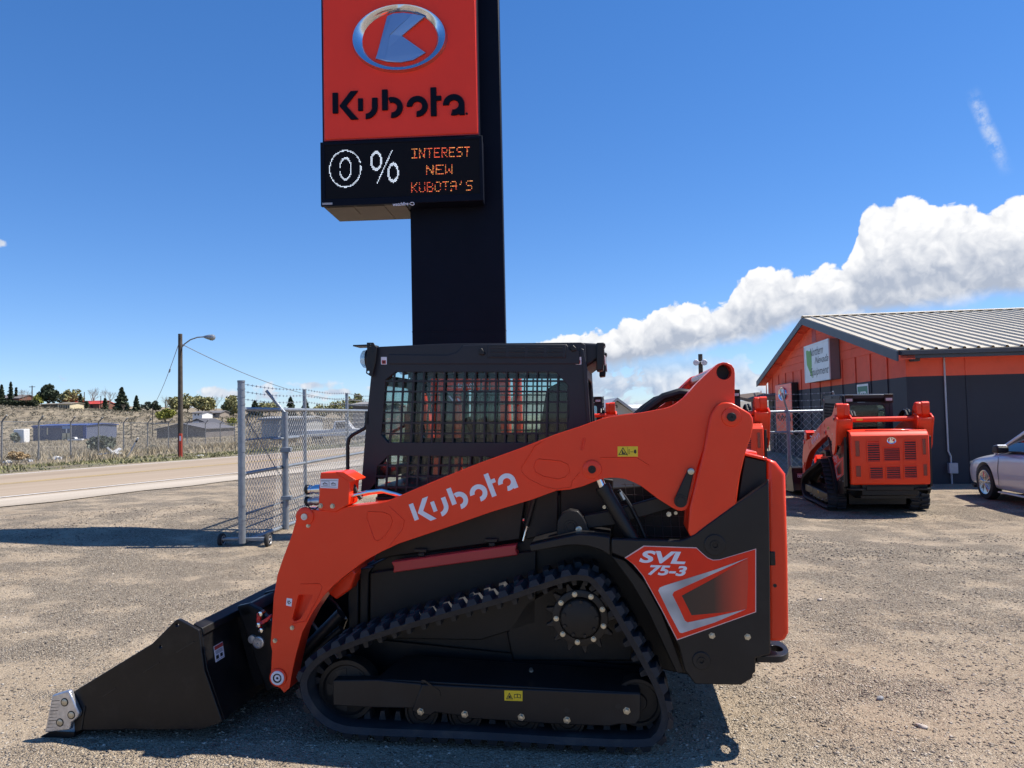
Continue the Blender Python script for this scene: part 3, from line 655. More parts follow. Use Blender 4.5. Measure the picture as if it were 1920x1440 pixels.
for sgn in (0, 1):
    a, b = ((-OV - .03, zo + .08), (GWID / 2, zr + .09)) if sgn == 0 else ((GWID + OV + .03, zo + .08), (GWID / 2, zr + .09))
    part('rake_fascia', MB().prism([a, b, (b[0], b[1] - .24), (a[0], a[1] - .24)], -OG - .04, -OG + .0, 'x'), TRIM, bld, .005)
    part('soffit', MB().prism([(a[0], a[1] - .10), (b[0], b[1] - .10), (b[0], b[1] - .20), (a[0], a[1] - .20)], -OG + .001, 0.0, 'x'), OR, bld)
part('soffit', MB().box((.01, -OV, zo - .02), (BLEN, .0, zo + .0)), OR, bld)
for i in range(8):
    l = .9 + i * (GWID - 1.8) / 7; z = ze + min(l, GWID - l) * slope
    part('outrigger', MB().box((-OG + .005, l - .05, z - .16), (-.012, l + .05, z - .0)), OR, bld, .004)
# conduit on the front wall, floodlight under the corner
CON = pm('grey_conduit', (.42, .43, .46), .5, .3, var=.1)
xa = BF.t(1771, 700, -.03)[0]; zbx = BF.t(1780, 876, -.03)[1]
part('conduit', MB().tube([(xa, -.035, ze - .05), (xa, -.035, zbx + .38), (xa + .05, -.035, zbx + .25), (xa + .05, -.035, .0)], .022, 8), CON, bld)
part('junction_box', MB().box((xa - .02, -.11, zbx - .14), (xa + .17, -.002, zbx + .10)), CON, bld, .006)
x, z = BF.t(1714, 673, -.1); part('corner_light', MB().box((x - .08, -.24, z - .06), (x + .08, -.02, z + .06)), TRIM, bld, .01)
# signs fixed on the gable
def gb(u, v, b): return BF.tb(u, v, b)
SBX = pm('sign_box_grey', (.20, .17, .17), .6, var=.1, vs=3); SWH = pm('white_sign_face', (.70, .74, .74), .35, var=.04, vs=2)
b0 = -.34; la, za = gb(1509.5, 718, b0); lb, zb_ = gb(1552.5, 635, b0)
dsg = empty('wall_sign', BF.w(0, 0, 0), -BF.a, 'white box sign with green state outline and script lettering high on the gable', 'sign')
part('sign_box', MB().box((b0 + .02, lb, za), (-.024, la, zb_)), SBX, dsg, .01)
part('sign_frame', MB().prism([(lb - .01, za - .01), (la + .01, za - .01), (la + .01, zb_ + .01), (lb - .01, zb_ + .01)], b0, b0 + .04, 'x', [[(lb + .05, za + .05), (la - .05, za + .05), (la - .05, zb_ - .05), (lb + .05, zb_ - .05)]]), SWH, dsg, .004)
fc = part('sign_face', MB().box((b0 + .012, lb + .05, za + .05), (b0 + .019, la - .05, zb_ - .05)), SWH, dsg)
ww, hh = la - lb, zb_ - za
def sp(a, b): return (la - a * ww, za + b * hh)
GRN = pm('green_sign_print', (.16, .42, .07), .5)
part('state_outline', MB().prism([sp(.08, .86), sp(.13, .88), sp(.20, .84), sp(.31, .84), (sp(.31, .42)), sp(.30, .36), sp(.335, .22), sp(.31, .10), sp(.10, .48)], b0 + .009, b0 + .0118, 'x'), GRN, fc, smooth=0)
SCRIPT = pm('dark_script_print', (.03, .035, .04), .5)
for s_, (a, b, c_, d) in (('Northern', (.24, .68, .78, .90)), ('Nevada', (.44, .46, .97, .64)), ('Equipment', (.22, .10, .97, .36))):
    p0, p1, p2 = sp(a, b), sp(c_, b), sp(a, d)
    part('sign_lettering', text_mb(s_, p0, (p1[0] - p0[0], 0), (0, p2[1] - p0[1]), b0 + .0085, axis='x', shear=.45), SCRIPT, fc, smooth=0)
b0 = -.25; la, za = gb(1456.5, 812, b0); lb, zb_ = gb(1483.5, 717, b0)
ksg = empty('wall_sign', BF.w(0, 0, 0), -BF.a, 'small red box sign with round chrome emblem low on the gable behind the chain link', 'sign')
kb = part('sign_box', MB().box((b0 + .01, lb, za), (-.024, la, zb_)), INK, ksg, .01)
part('sign_face', MB().box((b0 - .005, lb + .02, za + .02), (b0 + .009, la - .02, zb_ - .02)), SGR, kb, .004)
ww = la - lb
emblem(kb, ((la + lb) / 2, zb_ - (zb_ - za) * .20), ww * .23, (zb_ - za) * .135, lambda a, b, h: (b0 - .006 - h, a, b), CHR, EMK, .05)
logo_parts('lettering', NAVY, kb, (la - ww * .1, za + (zb_ - za) * .26), (-ww * .8 / 6.16, 0), (0, (zb_ - za) * .105), b0 - .012, b0 - .006, 'x')
b0 = -.03; la, za = gb(1607, 738, b0); lb, zb_ = gb(1627.5, 719, b0)
osn = empty('wall_sign', BF.w(0, 0, 0), -BF.a, 'little green and white notice sign on the gable above the parked loader cab', 'sign')
ob = part('sign_board', MB().box((b0, lb, za - .25), (-.0235, la, zb_)), SWH, osn)
part('sign_print', MB().box((b0 - .004, lb + .06, za - .19), (b0 - .0005, la - .06, zb_ - .06)), pm('deep_green_print', (.03, .20, .12), .5), ob)
p0, p1, p2 = (la - .14, zb_ - .40), (lb + .14, zb_ - .40), (la - .14, zb_ - .20)
part('sign_lettering', text_mb('USED', p0, (p1[0] - p0[0], 0), (0, p2[1] - p0[1]), b0 - .006, axis='x', bold=.03), SWH, ob, smooth=0)
# small awning shed left of the gable
shed = empty('lean_to_shed', (0, 0, 0), 0, 'low open brown roofed lean-to standing left of the dealership gable', 'shed')
A = WP(1405, 748, 33); Bq = WP(1460, 742, 31); mb = MB().add([tuple(A), tuple(Bq), tuple(Bq + Vector((.3, 3.5, .25))), tuple(A + Vector((.3, 3.5, .25)))] + [tuple(p + Vector((0, 0, -.14))) for p in (A, Bq, Bq + Vector((.3, 3.5, .25)), A + Vector((.3, 3.5, .25)))], [(0, 1, 2, 3), (7, 6, 5, 4), (0, 4, 5, 1), (1, 5, 6, 2), (2, 6, 7, 3), (3, 7, 4, 0)])
part('roof', mb, pm('brown_roofing', (.13, .09, .06), .8, var=.2), shed)
for f in (.1, .5, .9):
    p = A.lerp(Bq, f) + Vector((.1, .2, 0)); part('post', MB().box((p.x - .06, p.y - .06, 0), (p.x + .06, p.y + .06, p.z - .14)), TRIM, shed)

# ================================================================== gate, fences
def chain(mb, o, d, length, z0, z1, p=.045, r=.0038, n=3):
    """woven wire: each wire zigzags up the fence and hooks round its neighbour"""
    o = Vector(o); d = Vector(d).normalized(); w = Vector((-d.y, d.x, 0)); k = int(length / p); m_ = max(2, int((z1 - z0) / p))
    for i in range(k):
        path = []
        for j in range(m_ + 1):
            q = o + d * (i * p + (p * 1.04 if (i + j) % 2 else -p * .04)) + w * (.004 if (i + j) % 2 else -.004); path.append((q.x, q.y, z0 + j * p))
        mb.tube(path, r, n, caps=False)
    return mb
def barbed(mb, a, b, n=14, r=.0028):
    a, b = Vector(a), Vector(b); sag = .03
    P_ = [a.lerp(b, i / n) - Vector((0, 0, sag * math.sin(math.pi * i / n))) for i in range(n + 1)]; mb.tube(P_, r, 4)
    L = (b - a).length
    for i in range(int(L / .13)):
        q = a.lerp(b, (i + .5) / int(L / .13)) - Vector((0, 0, sag * math.sin(math.pi * (i + .5) / int(L / .13)))); mb.box((q.x - .016, q.y - .003, q.z - .003), (q.x + .016, q.y + .003, q.z + .003)); mb.box((q.x - .003, q.y - .003, q.z - .016), (q.x + .003, q.y + .003, q.z + .016))
G0 = ground_at(454, 1027); gd = Vector((math.sin(rad(5.0)), math.cos(rad(5.0)), 0))
gate = empty('rolling_gate', G0, 0, 'galvanised chain link rolling gate on caster wheels with barbed wire on top, standing open', 'gate')
GT = lambda t, z, w=0.0: (gd.x * t + gd.y * w, gd.y * t - gd.x * w, z)
GLEN = 7.4
def gz(u, v):  # height at the gate post
    return WP(u, v, G0.y).z
ztp, zto, zmd, zlo = gz(455, 715), gz(461, 767), gz(461, 889), gz(466, 1017)
part('gate_post', MB().cyl(GT(0, .06), GT(0, ztp), .046, n=16), GALV, gate)
for t_, zt_ in ((2.28, ztp - .03), (4.5, ztp - .03), (6.6, ztp - .03)): part('gate_post', MB().cyl(GT(t_, zlo), GT(t_, zt_), .030, n=12), GALV, gate)
for z, r_ in ((zto, .029), (zmd, .025), (zlo, .029)): part('gate_rail', MB().cyl(GT(.03, z), GT(GLEN, z), r_, n=12), GALV, gate)
part('mid_rail', MB().cyl(GT(.03, (zto + zmd) / 2 + .02), GT(GLEN, (zto + zmd) / 2 + .02), .012, n=8), GALV, gate)
part('mid_rail', MB().cyl(GT(.03, (zlo + zmd) / 2 - .08), GT(GLEN, (zlo + zmd) / 2 - .08), .012, n=8), GALV, gate)
part('brace_wire', MB().cyl(GT(.05, zto - .05), GT(2.2, zlo + .06), .007, n=6), GALV, gate)
mb = chain(MB(), GT(.05, 0, .012), gd, GLEN - .1, zlo, zto - .02); wm = part('chain_link_mesh', mb, WIRE, gate, smooth=0); wm['kind'] = 'stuff'
mb = MB()
for z in (ztp - .03, ztp - .13, ztp - .23):
    for a, b in ((0, 2.28), (2.28, 4.5), (4.5, 6.6)): barbed(mb, GT(a, z), GT(b, z))
part('barbed_wire', mb, WIRE, gate, smooth=0)
for z in (ztp, ztp - .1, ztp - .2, ztp - .3, zmd + .3, zmd - .4, zlo + .3): part('tension_band', MB().cyl(GT(0, z - .012), GT(0, z + .012), .050, n=16), GALV, gate)
part('latch_arm', MB().cyl(GT(.9, (zto + zmd) / 2 - .0, .04), GT(1.9, (zto + zmd) / 2 + .0, .04), .020, n=10), GALV, gate)
TY = RUBT
for w in (-.30, .33):
    hub = MB().lathe(GT(.05, .092, w - .024), (gd.y, -gd.x, 0), [(0, .01), (0, .060), (.050, .060), (.050, .050), (.044, .044), (.044, .022), (.054, .018), (.054, .01)], 22)
    cwh = part('caster_wheel', MB().lathe(GT(.05, .092, w - .022), (gd.y, -gd.x, 0), [(0, .062), (0, .084), (.009, .092), (.035, .092), (.044, .084), (.044, .062)], 26), TY, gate)
    part('wheel_hub', hub, STEEL, cwh)
part('axle', MB().cyl(GT(.05, .092, -.34), GT(.05, .092, .37), .014, n=10), GALV, gate)
part('wheel_bracket', MB().box((GT(.05, 0)[0] - .30, GT(.05, 0)[1] - .03, .100), (GT(.05, 0)[0] + .33, GT(.05, 0)[1] + .03, .124)), GALV, gate, .004)
# fixed fence post beside the gate with its slanted barbed wire arm
fp = ground_at(536, 997); fpt = WP(537, 772, fp.y).z
fpo = empty('fence_post', fp, 0, 'grey steel fence post with slanted barbed wire arm just behind the open gate', 'fence post')
part('post', MB().cyl((0, 0, -.1), (0, 0, fpt), .046, n=14), GALV, fpo); part('barb_arm', MB().tube([(0, 0, fpt - .02), (-.26, -.05, fpt + .32)], .024, 8), GALV, fpo)
part('hinge_latch', MB().box((-.05, -.07, fpt - .60), (.10, .02, fpt - .53)), GALV, fpo, .006); part('hinge_latch', MB().box((-.05, -.07, .47), (.10, .02, .53)), GALV, fpo, .006)
# right-hand yard fence between the loaders and the gable
RFo = WP(1428, 840, 16.4); RFo.z = -.1; RFd = Vector((1, .05, 0)).normalized(); RFL = 1.75
rf_ = empty('chain_link_fence', RFo, 0, 'chain link yard fence with top rail between the parked loaders and the gable', 'fence')
RT = lambda t, z, w=0.0: (RFd.x * t + RFd.y * w, RFd.y * t - RFd.x * w, z)
zrt = WP(1480, 763, 16.4).z; tp_ = WP(1479, 800, 16.4).x - RFo.x
for t_ in (0.0, tp_, RFL):
    part('post', MB().cyl(RT(t_, -.3), RT(t_, zrt + .02), .042, n=12), GALV, rf_); part('barb_arm', MB().cyl(RT(t_, zrt + .0), (RT(t_, 0)[0] - .18, RT(t_, 0)[1] - .18, zrt + .42), .02, n=8), GALV, rf_)
part('top_rail', MB().cyl(RT(0, zrt), RT(RFL, zrt), .03, n=10), GALV, rf_); part('mid_rail', MB().cyl(RT(0, zrt - .45), RT(RFL, zrt - .45), .025, n=10), GALV, rf_)
wm = part('chain_link_mesh', chain(MB(), RT(.02, 0, .03), RFd, RFL, -.05, zrt, .075, .0042, 3), WIRE, rf_, smooth=0); wm['kind'] = 'stuff'
mb = MB()
for k in (.12, .26, .40): 
    a, b = RT(0, zrt + k), RT(RFL, zrt + k); o_ = -.18 * k / .42; barbed(mb, (a[0] + o_, a[1] + o_, a[2]), (b[0] + o_, b[1] + o_, b[2]))
part('barbed_wire', mb, WIRE, rf_, smooth=0)
# far roadside fence across the road: posts with slanted tips, wires and a fine mesh sheet
FD = pm('weathered_grey_steel', (.20, .20, .20), .6, .3, var=.2, vs=5)
FMS = bpy.data.materials.new('fine_chain_link'); FMS.use_nodes = True; t = FMS.node_tree; t.nodes.clear(); N = NB(t)
co = N.n('ShaderNodeTexCoord').outputs['Object']; ps = N.n('ShaderNodeSeparateXYZ'); t.links.new(co, ps.inputs[0])
ln_ = N.m('ADD', N.m('MULTIPLY', ps.outputs[1], 1.0), N.m('MULTIPLY', ps.outputs[0], .0))
d1 = N.m('PINGPONG', N.m('ADD', ln_, ps.outputs[2]), .04); d2 = N.m('PINGPONG', N.m('SUBTRACT', ln_, ps.outputs[2]), .04)
al = N.m('LESS_THAN', N.m('MINIMUM', d1, d2), .0032)
df = N.n('ShaderNodeBsdfPrincipled'); df.inputs['Base Color'].default_value = (.33, .34, .34, 1); df.inputs['Metallic'].default_value = .4; df.inputs['Roughness'].default_value = .5
tr = N.n('ShaderNodeBsdfTransparent'); ms = N.n('ShaderNodeMixShader'); N.put(ms.inputs[0], al); t.links.new(tr.outputs[0], ms.inputs[1]); t.links.new(df.outputs[0], ms.inputs[2]); o_ = N.n('ShaderNodeOutputMaterial'); t.links.new(ms.outputs[0], o_.inputs[0])
pxs = [-90, 3, 72, 132, 184, 231, 276, 315, 350, 384, 412, 439, 466, 490, 512, 532, 551, 568, 584, 600, 615]
def fpos(u):
    d = 1 / (.0265 - 3.02e-5 * (u - 3)); x = (u - 960) / FOC * d; return Vector((x, d, H(x, d)))
ffe = empty('roadside_fence', (0, 0, 0), 0, 'long weathered chain link fence with slanted post tips on the far side of the road', 'fence')
FP = [fpos(u) for u in pxs]
for p in FP: part('post', MB().tube([(p.x, p.y, p.z - .1), (p.x, p.y, p.z + 2.10), (p.x + .33, p.y - .12, p.z + 2.42)], .042, 8), FD, ffe)
mb = MB(); sh = MB()
for a, b in zip(FP[:-1], FP[1:]):
    mb.tube([a + Vector((0, 0, 2.10)), b + Vector((0, 0, 2.10))], .022, 5); mb.tube([a + Vector((0, 0, .08)), b + Vector((0, 0, .08))], .012, 4)
    for k in (.12, .24, .36): mb.tube([a + Vector((k, -.12 * k, 2.10 + k)), b + Vector((k, -.12 * k, 2.10 + k))], .005, 3)
    sh.add([a + Vector((.03, 0, .05)), b + Vector((.03, 0, .05)), b + Vector((.03, 0, 2.1)), a + Vector((.03, 0, 2.1))], [(0, 1, 2, 3)])
part('fence_wires', mb, FD, ffe); part('chain_link_mesh', sh, FMS, ffe, smooth=0)
# ================================================================== across the road: poles, trees, houses
WOOD = pm('weathered_pole_wood', (.075, .06, .046), .9, var=.35, vs=6, bump=.4, bs=30, dirt=(.17, .15, .12), dirt_amt=.35, ds=4)
ORP = pm('faded_orange_marker', (.62, .07, .03), .6, var=.1)
lp = Vector((WP(338.5, 857, 32).x, 32, 0)); lp.z = H(lp.x, lp.y); ztl = WP(338.5, 626, 32).z
lamp = empty('street_lamp', lp, 0, 'weathered wooden street lamp pole with curved arm and orange marker strip across the road', 'street lamp')
L0 = lambda u, v: tuple(WP(u, v, 32) - lp)
part('pole', MB().tube([(0, 0, -.2), (0, 0, (ztl - lp.z) * .5), (0, 0, ztl - lp.z)], [.115, .10, .085], 14), WOOD, lamp)
zmk = WP(338, 813, 32).z - lp.z; part('marker_strip', MB().box((-.01, -.14, 0), (.115, -.09, zmk)), ORP, lamp, .005); zq = WP(338, 822, 32).z - lp.z
part('reflector', MB().box((.02, -.15, zq - .10), (.09, -.141, zq + .10)), WHT, lamp)
part('lamp_arm', MB().tube([L0(341, 651), L0(346, 645), L0(357, 637), L0(370, 632.5), L0(383, 631.5)], .028, 8), FD, lamp)
hd = L0(382, 631.5); tip = L0(404, 633)
part('lamp_head', MB().lathe((hd[0], hd[1], hd[2]), (tip[0] - hd[0], 0, tip[2] - hd[2]), [(0, .04), (.08, .07), (.22, .11), (.38, .13), (.46, .10), (.50, .03)], 16), GALV, lamp)
part('lamp_lens', MB().lathe((hd[0] + .20, hd[1], hd[2] - .07), (1, 0, -.05), [(0, .03), (.08, .09), (.18, .10), (.25, .04)], 14), LENS, lamp)
def cable(name, a, b, sag, r, lab, n=24):
    a, b = Vector(a), Vector(b); P_ = [a.lerp(b, i / n) - Vector((0, 0, sag * 4 * (i / n) * (1 - i / n))) for i in range(n + 1)]
    o = part(name, MB().tube(P_, r, 5), FD); return tag(o, lab, 'wire')
cable('overhead_wire', WP(342, 646, 32), WP(700, 748, 62), .9, .016, 'thin overhead wire running from the street lamp pole down to the right')
gw = cable('guy_wire', WP(335, 645, 32), WP(288, 760, 60), .25, .014, 'thin guy wire slanting left from the top of the street lamp pole')
iv = WP(317, 694, 45); part('insulator', MB().lathe((iv.x, iv.y, iv.z - .15), (.3, 0, 1), [(0, .02), (.05, .05), (.2, .05), (.26, .02)], 10), GALV, gw)
# utility poles
def upole(u, vt, vb, Y, arm, lab, r=.13):
    b = WP(u, vb, Y); t_ = WP(u, vt, Y); e = empty('utility_pole', (b.x, Y, H(b.x, Y)), 0, lab, 'utility pole', 'wooden utility poles on the hillside'); h = t_.z - H(b.x, Y)
    part('pole', MB().cyl((0, 0, -.3), (0, 0, h), r, r * .7, 8), WOOD, e)
    if arm: part('crossarm', MB().box((-arm, -.08, h - .55), (arm, .08, h - .35)), WOOD, e)
upole(60, 723, 766, 270, 1.1, 'utility pole with crossarm on the hill beside the dark rounded tree', .22)
upole(158, 735, 765, 280, 0, 'bare utility pole in front of the red roofed house', .2); upole(189, 742, 765, 285, 0, 'bare utility pole right of the red roof', .18)
upole(286, 763, 800, 190, 0, 'short thin utility pole on the slope below the white wall', .13); upole(246, 785, 815, 150, 0, 'slim dark pole standing in the field behind the roadside fence', .10)
upole(419, 757, 785, 260, .9, 'utility pole with crossarm in front of the small white cloud', .2); upole(310, 750, 780, 250, 0, 'utility pole among the pale green trees', .18)
# leaning white post in the verge
a_, b_ = WP(238, 862, 37.5), WP(259, 821, 37.5); a_.z = H(a_.x, a_.y) - .05
lw = part('leaning_post', MB().tube([a_, a_.lerp(b_, .5), b_], .042, 8), pm('weathered_white_post', (.55, .54, .52), .7, var=.2, vs=4)); tag(lw, 'pale post leaning to the right beside the far road edge', 'post')
kk = a_.lerp(b_, .80); part('dark_band', MB().tube([kk, kk + (b_ - a_).normalized() * .10], .047, 8), INK, lw)
# pale rubbish and stones by the verge
def lump(u, v, Y, sx, sz, lab, nm='pale_rock', cat='rock', m=None):
    p = WP(u, v, Y); p.z = H(p.x, p.y); bm = bmesh.new(); bmesh.ops.create_icosphere(bm, subdivisions=2, radius=1); rs = random.Random(int(u * 7))
    for w in bm.verts: w.co = Vector((w.co.x * sx, w.co.y * sx * .6, w.co.z * sz)) * rs.uniform(.75, 1.2)
    me = bpy.data.meshes.new(nm); bm.to_mesh(me); bm.free(); o = link(nm, me, m or MATS['weathered_white_post'], loc=(p.x, p.y, p.z + sz * .3)); return tag(o, lab, cat)
lump(108, 862, 41, .28, .16, 'pale rock in the dry grass, middle of the verge rocks'); lump(15, 869, 37, .22, .12, 'pale rock at the far left road verge'); lump(57, 866, 38, .12, .09, 'smallest pale rock on the verge by the tan tumbleweed')
lump(375, 854, 33, .18, .06, 'flat pale stone on the grass right of the street lamp')
deb = empty('dumped_board_pile', WP(211, 853, 44) * 1.0, 0, 'heap of pale dumped boards in the dry grass by the fence', 'debris heap'); deb.location.z = H(deb.location.x, deb.location.y)
for i, (x, y, r, l) in enumerate(((-.5, 0, .1, .7), (.1, .1, .45, .7), (.4, -.1, .1, .7), (-.1, 0, .6, .5))):
    o = part('board', MB().box((-l / 2, -.15, -.04), (l / 2, .15, .04)), MATS['weathered_white_post'], deb); o.location = (x, y, .12 + r * .3); o.rotation_euler = (.2 * i, -r, i * .9)

# --- foliage
rng = np.random.default_rng(11)
def leafmat(name, c0, c1, c2):
    m = bpy.data.materials.new(name); m.use_nodes = True; t = m.node_tree; b = t.nodes['Principled BSDF']; N = NB(t)
    g = N.n('ShaderNodeNewGeometry'); c = N.ramp(g.outputs['Random Per Island'], [(0, c0), (.5, c1), (1, c2)]); N.put(b.inputs['Base Color'], c); b.inputs['Roughness'].default_value = .8; b.inputs['Specular IOR Level'].default_value = .2
    return m
CON_ = leafmat('dark_conifer_needles', (.035, .048, .028), (.055, .072, .042), (.09, .105, .06))
OLI = leafmat('olive_spring_leaves', (.20, .20, .085), (.28, .27, .12), (.36, .33, .17))
YGR = leafmat('yellow_green_leaves', (.16, .17, .03), (.25, .25, .05), (.32, .32, .09))
TWG = leafmat('bare_grey_twigs', (.14, .11, .085), (.22, .18, .145), (.29, .25, .20))
SAGE = leafmat('sagebrush_leaves', (.13, .118, .085), (.20, .178, .13), (.29, .255, .19))
GBR = leafmat('grey_green_brush', (.09, .105, .075), (.14, .155, .115), (.20, .21, .16))
DRY = leafmat('dry_grass', (.26, .21, .13), (.37, .30, .195), (.48, .41, .28))
TAN = leafmat('tan_tumbleweed', (.30, .20, .10), (.42, .30, .165), (.55, .43, .27))
GRS = leafmat('short_verge_grass', (.15, .155, .065), (.22, .21, .10), (.32, .28, .16))
HDG = leafmat('dark_hedge_leaves', (.02, .028, .014), (.035, .045, .022), (.05, .06, .03))
FBR = leafmat('tan_grey_brush', (.20, .165, .115), (.30, .25, .175), (.40, .345, .25))
BARK = pm('tree_bark', (.10, .08, .06), .9, var=.3, vs=5)
def quads(P, size, flat=0.0, asp=1.6):
    n = len(P); a = rng.normal(size=(n, 3)); a[:, 2] *= (1 - flat); a /= np.linalg.norm(a, axis=1, keepdims=True) + 1e-9
    b = rng.normal(size=(n, 3)); b -= (a * b).sum(1, keepdims=True) * a; b /= np.linalg.norm(b, axis=1, keepdims=True) + 1e-9
    s_ = np.broadcast_to(np.asarray(size, float), (n,))[:, None] * rng.uniform(.6, 1.4, (n, 1)); a, b = a * s_ * asp * .5, b * s_ * .5
    V = np.stack([P - a, P + b, P + a, P - b], 1).reshape(-1, 3); return V, np.arange(4 * n).reshape(-1, 4)
def crown_pts(kind, w, h, n):
    if kind == 'cone':
        z = rng.random(n) ** 1.35; a = rng.uniform(0, 6.283, n); lay = .68 + .22 * np.cos(z * 40 + a * 2) + .16 * np.sin(a * 3 + z * 9 + w) + .10 * np.sin(a * 5 - z * 17); r = (1 - z) ** .85 * lay * (rng.random(n) ** .35)
        return np.stack([r * np.cos(a) * w / 2, r * np.sin(a) * w / 2, h * (.04 + .96 * z)], -1)
    k = 26; c = rng.normal(size=(k, 3)); c /= np.linalg.norm(c, axis=1, keepdims=True); c *= rng.uniform(.35, .85, (k, 1)); c[:, 2] = c[:, 2] * .8
    i = rng.integers(0, k, n); q = rng.normal(size=(n, 3)); q /= np.linalg.norm(q, axis=1, keepdims=True); q *= (rng.random((n, 1)) ** .5) * rng.uniform(.24, .42, (k, 1))[i]
    p = c[i] + q; return p * np.array([w / 2, w / 2, h / 2]) + np.array([0, 0, h * .56])
def branches(mb, p, d, L, r, lev, rs):
    q = p + d * L; mb.tube([p, p.lerp(q, .5) + Vector((rs.uniform(-.05, .05), rs.uniform(-.05, .05), 0)) * L, q], [r, r * .8, r * .6], 4 if lev < 2 else 3, caps=False)
    if lev <= 0: return
    for _ in range(3 if lev > 1 else 4):
        nd = (d + Vector((rs.uniform(-.75, .75), rs.uniform(-.75, .75), rs.uniform(-.1, .5)))).normalized(); branches(mb, p.lerp(q, rs.uniform(.55, 1)), nd, L * rs.uniform(.55, .8), r * .5, lev - 1, rs)
def tree(u, vb, vt, wpx, Y, kind, m, lab, nleaf, leaf, group='trees along the hill crest', name='tree', cat='tree'):
    b = WP(u, vb, Y); z0 = H(b.x, Y); zt_ = WP(u, vt, Y).z; h = zt_ - z0; w = wpx * Y / FOC
    e = empty(name, (b.x, Y, z0), 0, lab, cat, group); rs = random.Random(int(u * 13 + Y))
    if kind == 'bare':
        mb = MB(); 
        for k in range(3): branches(mb, Vector((0, 0, h * .1)), Vector((rs.uniform(-.35, .35), rs.uniform(-.35, .35), 1)).normalized(), h * .38, .019 * h, 4, rs)
        part('trunk', MB().cyl((0, 0, -.3), (0, 0, h * .15), .022 * h, n=6), BARK, e); part('crown', mb, TWG if m is None else m, e, smooth=0)
    else:
        mb = MB().tube([(0, 0, -.4), (0, 0, h * .4), (0, 0, h * .8)], [.03 * h, .022 * h, .006 * h], 6)
        if kind != 'cone':
            for k in range(7): a = rs.uniform(0, 6.28); mb.tube([(0, 0, h * (.18 + .05 * k)), (math.cos(a) * w * .32, math.sin(a) * w * .32, h * (.4 + .06 * k))], [.014 * h, .004 * h], 4)
        part('trunk', mb, BARK, e)
        V, F_ = quads(crown_pts(kind, w, h, nleaf), leaf, .3 if kind == 'cone' else 0); link('crown', npmesh('crown', V, F_), m, e)
    return e
TR = [(3, 762, 722, 20, 275, 'cone', CON_, 'dark spruce cut by the left edge of the hill crest', 900), (20, 760, 717, 15, 285, 'cone', CON_, 'narrow spruce above the brick house on the crest', 700), (30, 760, 727, 10, 288, 'cone', CON_, 'slender spruce just right of the narrow spruce', 400),
      (45, 762, 728, 26, 280, 'bare', None, 'leafless reddish tree behind the hedge on the crest', 0), (70, 764, 741, 18, 276, 'round', YGR, 'small yellow green tree beside the crossarm pole', 700), (92, 766, 720, 42, 280, 'round', CON_, 'big dark rounded pine above the cream garage', 2600),
      (122, 762, 738, 22, 300, 'round', OLI, 'pale olive tree left of the red roof', 600), (137, 762, 731, 26, 300, 'round', OLI, 'airy pale green tree behind the red roof', 700), (151, 762, 738, 14, 290, 'cone', CON_, 'dark conifer in front of the red roof', 500), (162, 765, 750, 9, 280, 'round', CON_, 'small dark shrub tree against the red roof', 300),
      (173, 760, 725, 30, 300, 'bare', None, 'tall leafless tree behind the red roof', 0), (203, 764, 727, 26, 300, 'bare', None, 'leafless tree between red roof and big spruce', 0), (197, 767, 748, 14, 285, 'cone', CON_, 'small dark conifer right of the red roof', 500),
      (228, 772, 727, 36, 270, 'cone', CON_, 'largest dark spruce left of the street lamp', 2600), (231, 776, 757, 24, 262, 'bare', None, 'low leafless shrub tree in front of the largest spruce', 0), (256, 772, 743, 18, 275, 'cone', CON_, 'medium spruce right of the largest spruce', 900), (275, 775, 752, 20, 280, 'round', GBR, 'grey green tree behind the white wall', 500),
      (292, 776, 752, 20, 272, 'round', CON_, 'round dark evergreen above the white wall', 700), (312, 778, 742, 52, 285, 'bare', None, 'spreading leafless tree left of the street lamp', 0), (310, 787, 762, 38, 230, 'round', YGR, 'bright yellow green willow left of the street lamp pole', 1300), (330, 776, 745, 30, 290, 'round', OLI, 'olive tree directly behind the street lamp', 700),
      (352, 778, 742, 30, 285, 'round', OLI, 'olive tree just right of the street lamp', 900), (372, 779, 740, 36, 280, 'round', OLI, 'broad olive tree right of the street lamp', 1200), (388, 779, 747, 22, 282, 'round', OLI, 'smaller olive tree beside the bare tree', 600), (404, 780, 741, 24, 285, 'bare', None, 'leafless tree below the small white cloud', 0),
      (437, 780, 744, 30, 262, 'round', OLI, 'rounded olive tree left of the gate post', 1300), (436, 792, 782, 22, 220, 'round', YGR, 'low yellow green shrub left of the gate post', 400), (478, 786, 752, 36, 270, 'cone', CON_, 'dark conifer seen through the barbed wire by the gate post', 900), (505, 786, 752, 34, 280, 'round', OLI, 'olive tree behind the slanted barbed wire arm', 600),
      (545, 788, 745, 34, 270, 'cone', CON_, 'dark conifer above the gate left part', 900), (573, 788, 748, 30, 280, 'cone', CON_, 'dark conifer above the gate middle', 700), (603, 788, 755, 36, 290, 'round', OLI, 'olive tree above the gate right part', 600), (640, 790, 752, 40, 290, 'round', OLI, 'olive tree just left of the loader cab', 600),
      (668, 770, 738, 30, 150, 'round', OLI, 'pale tree above the grey shed left of the cab', 700)]
for (u, vb, vt, w, Y, k, m, lab, n_) in TR: tree(u, vb, vt - (2 if m is OLI else 0), w * (1.45 if m is OLI else 1), Y, k, m, lab, int(n_ * (1.5 if m is OLI else 1)), .62 if Y > 240 else .5)
